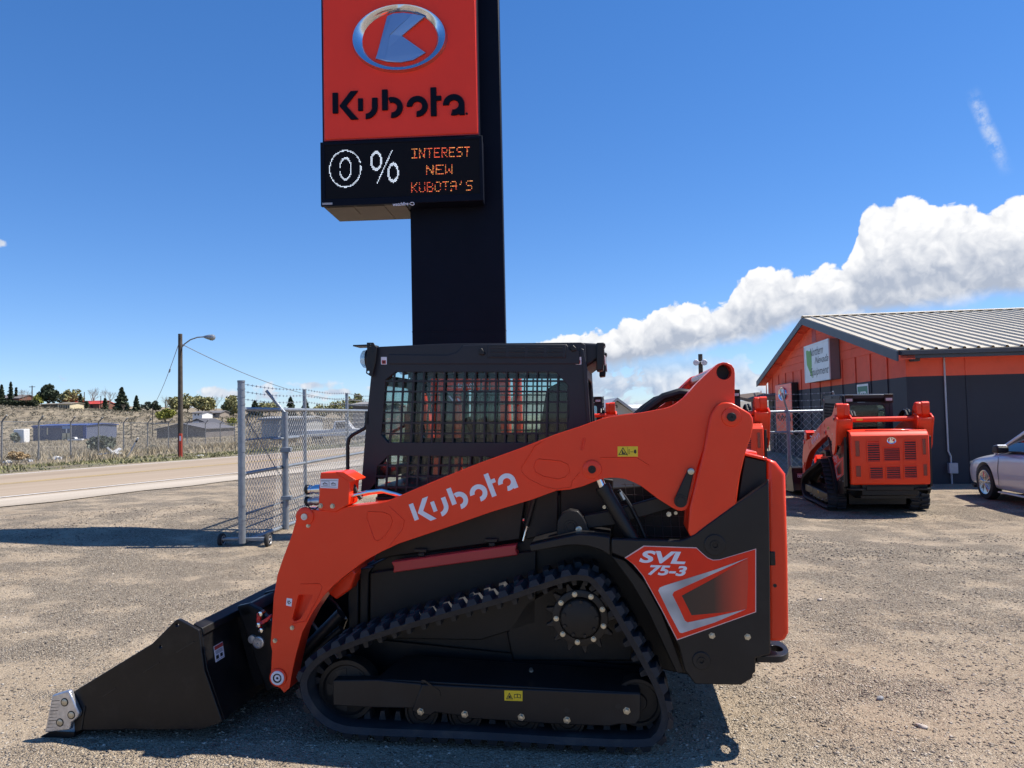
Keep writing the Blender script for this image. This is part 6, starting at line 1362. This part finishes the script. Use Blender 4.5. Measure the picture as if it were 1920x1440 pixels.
# top lip, rear ribs, hitch plate and label on the back of the bucket
lx, lz = T(373, 1182, BL0); ux_, uz_ = T(338, 1163, BL0)
part('bucket_lip', MB().prism([(lx - .05, lz + .012), (lx - .045, lz + .028), (lx + .005, lz + .004), (lx + .015, lz - .03), (lx + .0, lz - .03), (lx - .008, lz - .006)], BL0 + .026, BL1 - .026), GLOSSB, bucket, .004)
bx, bz = T(416, 1352, BL0); mx, mz = T(383, 1257, BL0)
def back(f, g=0.0):  # point on the bucket's back at fraction f from the lip to the heel, g outwards
    if f < .42: a, b, t_ = (lx, lz), (mx, mz), f / .42
    else: a, b, t_ = (mx, mz), (bx, bz), (f - .42) / .58
    dx, dz = b[0] - a[0], b[1] - a[1]; q = math.hypot(dx, dz); return (a[0] + dx * t_ - dz / q * g, a[1] + dz * t_ + dx / q * g)
for l in (.36, .52, 1.16, 1.32):
    part('bucket_rib', MB().prism([back(.06, -.01), back(.06, .05), back(.45, .075), back(.92, .05), back(.92, -.01)], l - .012, l + .012), GLOSSB, bucket, .003)
part('hitch_pad', MB().prism([back(.06, .0), back(.10, .05), back(.30, .05), back(.34, .0)], .36, 1.32), GLOSSB, bucket, .003)
a_, b_ = back(.22, .0008), back(.62, .0008)
lab = MB(); l0_, l1_ = .06, .15
def onback(f0, f1, ya, yb, g): 
    p, q = back(f0, g), back(f1, g); return [(p[0], ya, p[1]), (p[0], yb, p[1]), (q[0], yb, q[1]), (q[0], ya, q[1])]
part('bucket_label', MB().add(onback(.24, .41, .07, .16, .002) + onback(.24, .41, .07, .16, .0005), [(0, 1, 2, 3), (7, 6, 5, 4), (0, 4, 5, 1), (1, 5, 6, 2), (2, 6, 7, 3), (3, 7, 4, 0)]), WHT, bucket, smooth=0)
part('label_print', MB().add(onback(.245, .285, .072, .158, .0028), [(0, 1, 2, 3)]), INKR, bucket, smooth=0)
mb = MB()
for f in (.297, .307, .317, .327, .395): mb.add(onback(f, f + .004, .078, .150, .0028), [(0, 1, 2, 3)])
mb.add(onback(.345, .385, .078, .105, .0028), [(0, 1, 2, 3)]); mb.add(onback(.345, .382, .12, .145, .0028), [(0, 1, 2, 3)])
part('label_print', mb, INK, bucket, smooth=0)
# quick hitch behind the bucket
part('quick_hitch', MB().prism([back(.04, .08), back(.02, .115), back(.95, .16), back(.97, .08)], .34, 1.34), GLOSSB, loader, .006)
qh = [back(-.07, .03), back(-.08, .10), back(.0, .16), back(.35, .30), back(.75, .33), back(1.02, .22), back(1.0, .08)]
for l0, l1 in ((.30, .338), (.62, .66), (1.02, 1.06), (1.342, 1.38)):
    part('hitch_ear', MB().prism(qh, l0, l1), GLOSSB, loader, .006)
part('hitch_top_bar', MB().prism([back(-.04, .03), back(-.07, .10), back(.05, .13), back(.07, .06)], .30, 1.38), GLOSSB, loader, .01)
part('hitch_top_bar', MB().prism([back(-.12, .16), back(-.15, .24), back(-.02, .27), back(.0, .19)], .62, 1.06), BLK, loader, .01)
x, z = T(484, 1205, .29); lv = MB().lathe((x, .30, z), (0, -1, 0), [(0, .034), (.012, .033), (.014, .027), (.010, .024), (.010, .018), (.014, .016), (.014, .007), (.008, .005)], 28)
x2, z2 = T(472, 1199, .29); lv.lathe((x2, .30, z2), (0, -1, 0), [(0, .024), (.012, .022), (.013, .012)], 20); part('hitch_pivot', lv, STEEL, loader)
RL = pm('bright_red_lever', (0.72, 0.012, 0.02), .3, coat=.3)
q = [(481, 1150), (487, 1148), (488, 1158), (487, 1166), (497, 1160), (507, 1152), (509, 1156), (502, 1165), (490, 1172), (489, 1179), (484, 1178), (480, 1164)]
part('hitch_lever', MB().prism(TP(q, .25), .25, .27), RL, loader, .004)
for (u, v) in ((490, 1150), (486, 1171), (491, 1181)):
    x, z = T(u, v, .245); part('bolt', MB().lathe((x, .27, z), (0, -1, 0), [(0, .014), (.04, .013), (.042, .006)], 8), CHR, loader, smooth=20)
# tilt cylinders and hoses between the arms' front legs
for l in (.50, WD - .50):
    a, b, c_ = T(470, 1150, .5), T(560, 1225, .5), T(640, 1120, .5)
    a = back(.12, .25); b = (a[0] + .22, a[1] + .10); c_ = (a[0] + .55, a[1] + .27)
    cy = part('tilt_cylinder', MB().cyl((b[0], l, b[1]), (c_[0], l, c_[1]), .035, n=20), BLK, loader)
    part('cylinder_rod', MB().cyl((a[0], l, a[1]), (b[0], l, b[1]), .018, n=16), CHR, cy)
for (p0, p1, l, r_) in (((559, 1232), (640, 1150), .30, .032), ((556, 1252), (640, 1178), .33, .020), ((560, 1262), (646, 1200), .36, .014)):
    a, b = T(*p0, l), T(*p1, l); part('hydraulic_hose', MB().cyl((a[0], l, a[1]), (b[0], l, b[1]), r_, n=16), RUBB, loader)
# --- undercarriage
tr_px = Z4([(40, 640), (75, 580), (145, 518), (250, 468), (440, 402), (640, 343), (850, 284), (1050, 228), (1200, 176), (1300, 144), (1370, 126), (1430, 124), (1490, 140), (1545, 192), (1605, 275), (1680, 402), (1760, 542), (1838, 690), (1870, 790), (1878, 860), (1860, 930), (1825, 980), (1740, 1018), (1400, 1010), (900, 980), (400, 960), (230, 938), (120, 872), (52, 775), (33, 700)])
raw = TP(tr_px, 0.0); path, tot = smooth_closed(raw, 240)
LUG = .028
belt_o = [(x, max(z, LUG)) for x, z in offset_closed(path, LUG)]
belt_i = [(x, z) for x, z in offset_closed(belt_o, .030)]
def arclen(pts):
    L = [0.0]
    for i in range(len(pts)): a, b = pts[i], pts[(i + 1) % len(pts)]; L.append(L[-1] + math.hypot(b[0] - a[0], b[1] - a[1]))
    return L
BLn = arclen(belt_o); area = sum(belt_o[i][0] * belt_o[(i + 1) % 240][1] - belt_o[(i + 1) % 240][0] * belt_o[i][1] for i in range(240)); ORI = 1 if area > 0 else -1
def at_s(s_):
    s_ %= BLn[-1]; j = min(239, int(np.searchsorted(BLn, s_, 'right') - 1)); f = (s_ - BLn[j]) / max(1e-9, BLn[j + 1] - BLn[j]); a, b = belt_o[j], belt_o[(j + 1) % 240]
    tx, tz = b[0] - a[0], b[1] - a[1]; q = math.hypot(tx, tz); return (a[0] + tx * f, a[1] + tz * f), (tx / q, tz / q)
NL = 54
def lug_mesh(y0, y1, sl):
    w = [(-.028, 0), (.028, 0), (.028, .30), (.033, .42), (.020 + sl, 1.0), (-.020 + sl, 1.0), (-.024, .42), (-.028, .30)]
    n_ = len(w); vs = []; cx = sum(a for a, b in w) / n_; sg = 1 if y1 > y0 else -1
    for h, sc in ((0, 1.0), (LUG, .62)):
        for a, b in w: vs.append((cx + (a - cx) * sc, y0 + (y1 - y0) * b + sg * (0 if h == 0 else (.010 if b == 0 else (-.006 if b == 1 else 0))), h))
    return MB().add(vs, [tuple(range(n_ - 1, -1, -1)), tuple(range(n_, 2 * n_))] + [(i, (i + 1) % n_, n_ + (i + 1) % n_, n_ + i) for i in range(n_)])
for k, y0 in enumerate((0.0, WD - .32)):
    mb = MB(); n_ = 240; vs = []
    for (ox, oz), (ix, iz) in zip(belt_o, belt_i): vs += [(ox, y0 + .004, oz), (ox, y0 + .316, oz), (ix, y0 + .300, iz), (ix, y0 + .020, iz)]
    fs = []
    for i in range(n_):
        j = (i + 1) % n_
        for q in range(4): fs.append((4 * i + q, 4 * i + (q + 1) % 4, 4 * j + (q + 1) % 4, 4 * j + q))
    track = part('rubber_track', mb.add(vs, fs), RUB, loader, smooth=50)
    lm = [lug_mesh(0.0, .150, .014).mesh('tread_lug', 30), lug_mesh(.32, .170, .014).mesh('tread_lug', 30)]
    for me in lm: me.materials.append(RUB)
    gmsh = MB().prism([(-.018, 0), (.018, 0), (.010, .045), (-.010, .045)], .125, .195).mesh('guide_lug', 30); gmsh.materials.append(RUB)
    for i in range(NL):
        for r in range(2):
            (x, z), (tx, tz) = at_s(BLn[-1] * (i + .5 * r) / NL); nx, nz = (tz * ORI, -tx * ORI)   # outward
            o = bpy.data.objects.new('tread_lug', lm[r]); COL.objects.link(o); o.parent = track
            o.matrix_local = Matrix(((tx, 0, nx, x), (0, 1, 0, y0), (tz, 0, nz, z), (0, 0, 0, 1)))
        (x, z), (tx, tz) = at_s(BLn[-1] * (i + .25) / NL); nx, nz = (-tz * ORI, tx * ORI)
        o = bpy.data.objects.new('guide_lug', gmsh); COL.objects.link(o); o.parent = track
        o.matrix_local = Matrix(((tx, 0, nx, x + nx * .03), (0, 1, 0, y0), (tz, 0, nz, z + nz * .03), (0, 0, 0, 1)))
    # sprocket
    mir = (lambda l: l) if k == 0 else (lambda l: WD - l); fo = -1 if k == 0 else 1
    sp_l = .10; c_ = T(1087.5, 1161, sp_l); q = 3.72 / FOC; NT = 13; prof = []
    for i in range(NT):
        a0 = 360.0 * i / NT
        for da, r_ in ((-13.8, 54), (-8, 53), (-5.0, 58), (-2.2, 67), (2.2, 67), (5.0, 58), (8, 53)): prof.append((c_[0] + r_ * q * math.cos(rad(a0 + da)), c_[1] + r_ * q * math.sin(rad(a0 + da))))
    spk = part('drive_sprocket', MB().prism(prof, *sorted((mir(.13), mir(.165)))), BLK, loader, .004)
    part('sprocket_ring', MB().lathe((c_[0], mir(.13), c_[1]), (0, fo, 0), [(0, 53 * q), (.008, 52.5 * q), (.010, 51 * q), (.010, 40 * q), (-.03, 39 * q)], 48), BLK, spk)
    part('hub_cover', MB().lathe((c_[0], mir(.165), c_[1]), (0, fo, 0), [(0, 38.5 * q), (.05, 38.5 * q), (.062, 36 * q), (.066, 33 * q)], 40), DARK, spk)
    for a_ in range(9):
        an = rad(a_ * 40 + 22); x, z = c_[0] + 45.5 * q * math.cos(an), c_[1] + 45.5 * q * math.sin(an)
        part('bolt', MB().lathe((x, mir(.12), z), (0, fo, 0), [(0, .014), (.003, .014), (.003, .0105), (.013, .010), (.014, .005)], 8), BOLT, spk, smooth=20)
    mb = MB()
    for a_ in range(9):
        an = rad(a_ * 40 + 5); x, z = c_[0] + 32 * q * math.cos(an), c_[1] + 32 * q * math.sin(an); mb.lathe((x, mir(.101), z), (0, fo, 0), [(0, .010), (.008, .009)], 6)
    part('hub_bolts', mb, BLK, spk, smooth=20)
    # front idler with slots, rear idler, rollers
    def wheel(u, v, rpx, l0, l1, name, prof):
        x, z = T(u, v, l0); r_ = rpx * q; return part(name, MB().lathe((x, mir(l0), z), (0, -fo, 0), [(o, r_ * f) for o, f in prof], 40), DARK, loader), (x, z, r_)
    w_, (x, z, r_) = wheel(650, 1294, 59, .11, .21, 'front_idler', [(0, .0), (0, .30), (.006, .34), (.012, .78), (0, .84), (0, .98), (.01, 1.0), (.09, 1.0), (.10, .95)])
    mb = MB()
    for a_ in range(5):
        an = a_ * 72 + 20; sg = ring_seg(x, z, r_ * .70, r_ * .46, an, an + 34, 8); mb.prism(sg, *sorted((mir(.1165), mir(.121))))
    part('idler_slot', mb, INK, w_, smooth=0)
    w_, _ = wheel(1196, 1318, 44, .11, .21, 'rear_idler', [(0, .0), (0, .35), (.012, .4), (.012, .80), (0, .85), (0, .98), (.01, 1.0), (.09, 1.0), (.10, .95)])
    for (u, v) in ((790, 1335), (872, 1340), (978, 1346), (1064, 1350)):
        wheel(u, v, 33, .09, .23, 'track_roller', [(0, .0), (0, .45), (.01, .55), (.01, .82), (0, .86), (0, .98), (.006, 1.0), (.13, 1.0), (.14, .95)])
    # track frame: box along the side with a sloping top, bolted
    FL = .045
    fr = Z4([(652, 682), (1000, 700), (1715, 728), (1715, 850), (1690, 880), (1610, 878), (1565, 888), (1300, 878), (1000, 858), (880, 850), (840, 838), (715, 820), (690, 836), (640, 832), (600, 812)])
    frm = part('track_frame', MB().prism(TP(fr, FL), *sorted((mir(FL), mir(FL + .22)))), BLK, loader, .006)
    part('frame_extension', MB().prism(TP(Z4([(218, 663), (430, 660), (652, 680), (648, 805), (600, 800), (400, 797), (218, 786)]), FL + .006), *sorted((mir(FL + .006), mir(FL + .075)))), BLK, frm, .006)
    # sloping cover on top
    e = [T(*p, FL) for p in Z4([(420, 662), (660, 678), (1715, 726)])]; g = [T(*p, FL + .2) for p in Z4([(520, 590), (560, 545), (1150, 560), (1690, 640)])]
    vs = [(e[0][0], mir(FL + .02), e[0][1]), (e[2][0], mir(FL + .004), e[2][1]), (g[3][0], mir(FL + .22), g[3][1] + .02), (g[1][0], mir(FL + .22), g[1][1])]
    vs += [(a, b, c - .02) for a, b, c in vs]
    part('frame_cover', MB().add(vs, [(0, 1, 2, 3), (4, 7, 6, 5), (0, 4, 5, 1), (1, 5, 6, 2), (2, 6, 7, 3), (3, 7, 4, 0)]), BLK, frm, .004)
    if 0: part('undercarriage_beam', MB().box((e[0][0] + .1, *((FL + .2,) if k == 0 else (WD - LC - .05,)), .20), (e[2][0] - .08, LC + .05 if k == 0 else WD - FL - .2, .44)), BLK, loader, .01)
    for (u, v) in Z4([(645, 815), (860, 828), (1135, 842), (1357, 856), (1648, 811)]):
        x, z = T(u, v, FL); fl = mir(FL)
        part('bolt', MB().lathe((x, fl, z), (0, fo, 0), [(0, .0185), (.003, .0185), (.003, .0135), (.016, .0125), (.017, .006)], 6), BOLT, frm, smooth=20)
    for (u, v) in Z4([(1072, 658), (1183, 612)]):
        x, z = T(u, v, FL + .1); part('bolt', MB().lathe((x, mir(FL + .10), z - .005), (0, fo * .5, 1), [(0, .013), (.003, .013), (.003, .010), (.014, .009)], 6), BOLT, frm, smooth=20)
    for (u, v) in Z4([(1357, 809), (1606, 790)]):
        x, z = T(u, v, FL); part('frame_hole', MB().cyl((x, mir(FL - .0012), z), (x, mir(FL + .01), z), .013, n=14), INK, frm)
    if k == 0:
        q4 = TP(Z4([(1053, 712), (1141, 714), (1141, 764), (1053, 761)]), FL); part('warning_label', MB().prism(q4, FL - .0015, FL - .0001), YEL, frm, smooth=0)
        mb = MB(); Q = lambda pts: TP(Z4(pts), FL)
        mb.prism(Q([(1061, 754), (1077, 722), (1095, 755)]), FL - .0022, FL - .0015, holes=[Q([(1066, 751), (1077, 729), (1090, 752)])])
        mb.prism(Q([(1074, 738), (1080, 736), (1085, 748), (1072, 749)]), FL - .0022, FL - .0015)
        mb.prism(Q([(1100, 730), (1116, 728), (1132, 731), (1133, 750), (1116, 747), (1100, 750)]), FL - .0022, FL - .0015, holes=[Q([(1102.5, 733), (1114.5, 731), (1114.5, 745), (1102.5, 747)]), Q([(1118, 731), (1130, 733), (1130, 747), (1118, 745)])])
        part('label_print', mb, INK, frm, smooth=0)
    # bolt-on edge seam of the extension
    part('frame_seam', MB().prism(TP(Z4([(650, 660), (668, 662), (740, 715), (742, 740), (700, 790), (694, 788), (732, 738), (730, 718), (664, 670), (650, 668)]), FL), *sorted((mir(FL - .003), mir(FL + .001)))), BLK, frm, smooth=0)
# belly and lower rear
part('lower_hull', MB().prism(TP([(640, 1190), (1225, 1250), (1225, 1316), (700, 1306), (640, 1260)], LC), LC - .03, WD - LC + .03), BLK, loader)
part('belly_plate', MB().prism(TP([(655, 1190), (1300, 1262), (1410, 1262), (1410, 1245), (1300, 1230), (655, 1150)], LC), LC + .01, WD - LC - .01), BLK, loader)
# ================================================================== the other loaders: copies of the first, rear to the camera
R2 = -rad(98.5)
Bx = Vector((math.cos(R2), math.sin(R2), 0)); Lx = Vector((-math.sin(R2), math.cos(R2), 0))
bt = ML.t(1215, 1400, 0.0)[0]
tgt = ground_at(1563, 957.5, -.15)
O2 = tgt - Bx * bt * 1.1 - Lx * .12
def model_text(root, s_):
    for tw in root.children:
        if tw.name.startswith('tower_plate'):
            for c in tw.children:
                if c.name.startswith('model_lettering') and c.get('line') == '75-3':
                    a = c['box']; me = text_mb(s_, (a[0], a[1]), (a[2] - a[0], a[3] - a[1]), (a[4] - a[0], a[5] - a[1]), PL - .0034, shear=.28, bold=.035).mesh('model_lettering', 0); me.materials.append(WHT); c.data = me
def place_loader(O, rz, lab, sc=(1.1, 1, 1)):
    c = copy_tree(loader); c.location = (O[0], O[1], H(O[0], O[1])); c.rotation_euler = (0, 0, rz); c['label'] = lab; c.scale = sc
    NARROW = ('hood', 'hood_top', 'tower_plate', 'engine_bay', 'rear_bumper', 'tie_down_bumper')
    for p in c.children:
        if p.name.split('.')[0] in NARROW: p.scale.y = .88; p.location.y = WD / 2 * .12
    for p in c.children:   # this model carries its cross tube lower between the arms
        if p.name.startswith('cross_tube'): p.location.z -= .24; p.location.x -= .02
        if p.name.startswith('tube_bore'): p.location.z -= .0
    return c
l2 = place_loader(O2, R2, 'track loader parked rear first in front of the charcoal gable, red louvred hood fully visible'); model_text(l2, '97-2')
l3 = place_loader(O2 + Vector((-2.62, .35, 0)), R2 + .02, 'track loader hidden behind the front loader, its red tail and cross tube showing')
l4 = place_loader(O2 + Vector((-4.7, 4.1, 0)), R2 - .01, 'track loader hidden behind the foreground cab, only a black cab corner with lamp showing')
# ================================================================== red compact excavator seen through the cab windows
EO = Vector((WP(862, 780, 8.3).x, 8.3, 0)); ex = empty('compact_excavator', EO, -rad(6), 'red cabbed compact excavator seen through the side windows of the foreground loader', 'excavator')
def exl(u, v, y=0.0):
    p = WP(u, v, EO.y + y) - EO; return (p.x, p.z)
xa, ztp_ = exl(778, 690); xb, _ = exl(957, 690); zgl = exl(860, 732)[1]; zb_ = exl(860, 838)[1]
yb = 1.5
for (u0, u1) in ((806, 822), (938, 957)):
    x0, x1 = exl(u0, 760)[0], exl(u1, 760)[0]
    for y in (0, yb - .12): part('cab_pillar', MB().box((x0, y, .75), (x1, y + .12, ztp_)), RED, ex, .02)
x0, x1 = exl(806, 760)[0], exl(957, 760)[0]
part('cab_header', MB().box((x0, -.012, zgl), (x1, .10, ztp_ - .02)), RED, ex, .02)
part('cab_roof', MB().box((x0 - .05, -.06, ztp_), (x1 + .05, yb + .05, ztp_ + .09)), RED, ex, .03)
part('cab_base', MB().box((x0 - .04, -.02, .55), (x1 + .04, yb, .80)), RED, ex, .02)
for (u0, u1) in ((823, 880), (884, 937)):
    a, b = exl(u0, 760)[0], exl(u1, 760)[0]; part('cab_glass', MB().box((a, .03, .80), (b, .036, zgl)), GLASS, ex)
a, b = exl(880, 760)[0], exl(884, 760)[0]; part('window_bar', MB().box((a, .0, .8), (b, .05, zgl)), CHR, ex)
part('rear_glass', MB().box((x0 + .1, yb - .06, .80), (x1 - .1, yb - .054, zgl + .1)), GLASS, ex)
for (u0, v0, u1, v1) in ((841, 742, 850, 753), (857, 747, 870, 762)):
    a, b = exl(u0, v0), exl(u1, v1); part('wiper', MB().cyl((a[0], .015, a[1]), (b[0], .015, b[1]), .010, n=6), WHT, ex)
part('operator_seat', MB().box((x0 + .35, .55, .8), (x0 + .85, 1.0, 1.35)), SEATM, ex, .06)
p0, p1 = exl(889, 727), exl(852, 727); ux = ((p1[0] - p0[0]) / 6.16, 0); logo_parts('lettering', WHT, ex, p0, ux, (0, -ux[0]), -.016, -.0125)
bm_px = [(778, 700), (786, 690), (800, 694), (806, 715), (798, 740), (790, 765), (780, 770), (782, 735)]
part('boom', MB().prism([exl(u, v) for u, v in bm_px], -.30, -.14), RED, ex, .02)
part('boom', MB().prism([exl(u, v) for u, v in ((796, 742), (808, 738), (826, 838), (812, 838))], -.30, -.16), RED, ex, .02)
part('boom_cylinder', MB().cyl((exl(800, 700)[0], -.22, exl(800, 700)[1]), (exl(812, 775)[0], -.22, exl(812, 775)[1]), .035, n=12), BLK, ex)
part('turntable', MB().cyl((0, .75, .40), (0, .75, .55), .55, n=24), BLK, ex)
for x in (-.80, .46):
    n_ = 16; pth = [(-.75 + .25 * math.cos(rad(a)), .25 + .25 * math.sin(rad(a))) for a in range(90, 271, 22)] + [(2.2 + .25 * math.cos(rad(a)), .25 + .25 * math.sin(rad(a))) for a in range(-90, 91, 22)]
    part('crawler', MB().prism(pth, x, x + .34, 'x'), RUB, ex, .02)
part('undercarriage', MB().box((-.46, .2, .22), (.46, 1.3, .42)), BLK, ex)
# ================================================================== silver sedan at the right edge
CARO = ground_at(1849, 936, -.15); cdv = Vector((.122, .9925, 0))   # heading
SIL = pm('silver_car_paint', (.60, .63, .68), .30, metal=.10, coat=.7, var=.03, vs=2)
CGL = pm('dark_car_glass', (.012, .016, .02), .04, spec=.8, coat=.3)
WX = .93; TRK = .80   # wheel position from the bumper, half track
car = empty('sedan', CARO + cdv * WX + Vector((cdv.y, -cdv.x, 0)) * .86, math.atan2(-cdv.y, -cdv.x), 'silver sedan with alloy wheels parked against the charcoal wall, front half in view', 'car')
# local: x rearward from the nose, y: +y is the car's right ... near (left) side at y = -... resolved by SY
SY = 1.0 if (Matrix.Rotation(car.rotation_euler[2], 3, 'Z') @ Vector((0, 1, 0))).dot(Vector((-1, 0, 0))) > 0 else -1.0
st = [(-.012, .40, .36, .50, .57), (0.0, .60, .26, .56, .63), (.02, .68, .22, .59, .67), (.06, .74, .205, .62, .70), (.18, .79, .20, .66, .74), (.45, .86, .18, .73, .82), (.93, .885, .18, .79, .89), (1.35, .89, .18, .83, .95), (1.75, .89, .18, .86, .97), (2.6, .89, .18, .89, .97), (3.5, .885, .18, .93, 1.0), (4.05, .86, .20, .95, 1.04), (4.45, .78, .26, .92, 1.02), (4.62, .66, .36, .80, .92)]
vs = []; fs = []
for (x, w, zb_, zs_, zt_) in st:
    half = [(w * .90, zb_), (w * .975, zb_ + .10), (w, zb_ + .30), (w * .995, zs_ - .10), (w * .975, zs_), (w * .90, zs_ + (zt_ - zs_) * .55), (w * .55, zt_), (0, zt_ + .015)]
    ring = [(x, y, z) for y, z in half] + [(x, -y, z) for y, z in reversed(half[:-1])]; vs += ring
nr = 15
for i in range(len(st) - 1):
    for k in range(nr): fs.append((i * nr + k, i * nr + (k + 1) % nr, (i + 1) * nr + (k + 1) % nr, (i + 1) * nr + k))
fs.append(tuple(range(nr))); fs.append(tuple((len(st) - 1) * nr + k for k in range(nr)))
body = part('body', MB().add(vs, fs), SIL, car, smooth=50)
sb = body.modifiers.new('sub', 'SUBSURF'); sb.levels = 2; sb.render_levels = 2
cut = MB()
for x in (WX, WX + 2.65):
    for s in (-1, 1): cut.lathe((x, s * .60, .33), (0, s, 0), [(0, .385), (.5, .385)], 40)
co_ = link('cutter', cut.mesh('cutter', 0), None); co_.parent = car
bo = body.modifiers.new('arches', 'BOOLEAN'); bo.operation = 'DIFFERENCE'; bo.object = co_; bo.solver = 'EXACT'
dg = bpy.context.evaluated_depsgraph_get(); me = bpy.data.meshes.new_from_object(body.evaluated_get(dg)); body.modifiers.clear(); body.data = me
if not me.materials or me.materials[0] is None: me.materials.clear(); me.materials.append(SIL)
me.polygons.foreach_set('use_smooth', [True] * len(me.polygons)); me.set_sharp_from_angle(angle=rad(35)); bpy.data.objects.remove(co_)
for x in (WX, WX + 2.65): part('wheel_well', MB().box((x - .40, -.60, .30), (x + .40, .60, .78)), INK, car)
gs = [(1.22, .80, .93, .76, .94), (2.02, .79, .95, .60, 1.37), (2.5, .79, .95, .575, 1.44), (3.05, .79, .97, .57, 1.43), (3.6, .78, .98, .58, 1.30), (4.2, .72, 1.0, .66, 1.03)]
vs = []; fs = []
for (x, wb_, zb_, wt_, zt_) in gs: vs += [(x, wb_, zb_), (x, wt_ + .03, zt_ - .05), (x, wt_ - .06, zt_), (x, -(wt_ - .06), zt_), (x, -(wt_ + .03), zt_ - .05), (x, -wb_, zb_)]
for i in range(len(gs) - 1):
    for k in range(5): fs.append((6 * i + k, 6 * i + k + 1, 6 * i + 7 + k, 6 * i + 6 + k))
part('window_glass', MB().add(vs, fs), CGL, car, smooth=40)
for s in (-1, 1):
    A_ = [(x, s * (wt_ + .035), zt_ - .045) for x, wb_, zb_, wt_, zt_ in gs]; part('roof_rail', MB().tube(A_, .035, 8), SIL, car)
    part('door_pillar', MB().tube([(2.62, s * .80, .95), (2.55, s * .615, 1.38)], .035, 6), INK, car)
    part('window_trim', MB().tube([(x, s * (wb_ + .012), zb_ + .005) for x, wb_, zb_, wt_, zt_ in gs[:5]], .012, 6), INK, car)
    part('door_seam', MB().tube([(1.50, s * .893, .32), (1.47, s * .895, .60), (1.50, s * .882, .84)], .004, 4), INK, car)
    mr = part('door_mirror', MB().prism([(1.62, .93), (1.66, 1.06), (1.80, 1.08), (1.86, 1.02), (1.84, .93)], s * .86, s * 1.06), INK, car, .03, 3)
    part('mirror_lit_edge', MB().prism([(1.66, 1.062), (1.80, 1.082), (1.83, 1.065), (1.66, 1.052)], s * .885, s * 1.04), SIL, mr, .012)  # silver strip paints the thin lit top edge onto the black mirror
    part('sill_trim', MB().box((1.40, min(s * .80, s * .875), .17), (3.2, max(s * .80, s * .875), .205)), SIL, car, .01)
    part('headlamp', MB().prism([(.17, .62), (.21, .69), (.50, .765), (.52, .72), (.34, .64)], s * .60, s * .80), LENS, car, .02)
part('roof_panel', MB().add([(2.05, .5, 1.385), (2.5, .5, 1.453), (3.05, .5, 1.443), (3.55, .5, 1.325), (3.55, -.5, 1.325), (3.05, -.5, 1.443), (2.5, -.5, 1.453), (2.05, -.5, 1.385)], [(0, 1, 6, 7), (1, 2, 5, 6), (2, 3, 4, 5)]), SIL, car, smooth=60)
part('bumper_lip', MB().prism([(.0, -.45), (.10, -.74), (.42, -.87), (.50, -.87), (.50, .87), (.42, .87), (.10, .74), (.0, .45)], .19, .23, 'z'), INK, car, .01)
ALY = pm('alloy_wheel', (.55, .55, .57), .25, .9)
for x in (WX, WX + 2.65):
    for s in (-1, 1):
        tyre = part('wheel', MB().lathe((x, s * .70, .33), (0, s, 0), [(0, .22), (0, .30), (.02, .325), (.15, .33), (.175, .315), (.18, .235), (.13, .228)], 40), RUBT, car)
        part('rim_back', MB().lathe((x, s * .72, .33), (0, s, 0), [(0, .225), (.03, .225)], 30), INK, tyre)
        part('rim', MB().lathe((x, s * .84, .33), (0, s, 0), [(0, .205), (.0, .232), (.035, .236), (.04, .228), (.03, .205)], 40), ALY, tyre)
        sp_ = MB()
        for k in range(5):
            for d_ in (-13, 13):
                an = rad(k * 72 + 18); a2_ = rad(k * 72 + 18 + d_); c0, s0, c1, s1 = math.cos(an), math.sin(an), math.cos(a2_), math.sin(a2_)
                sp_.tube([(x + .035 * c0, s * .865, .33 + .035 * s0), (x + .12 * math.cos(rad(k * 72 + 18 + d_ * .45)), s * .872, .33 + .12 * math.sin(rad(k * 72 + 18 + d_ * .45))), (x + .215 * c1, s * .862, .33 + .215 * s1)], [.020, .013, .012], 6)
        part('rim_spokes', sp_, ALY, tyre); part('hub_cap', MB().lathe((x, s * .85, .33), (0, s, 0), [(0, .045), (.025, .042), (.03, .02)], 20), ALY, tyre)
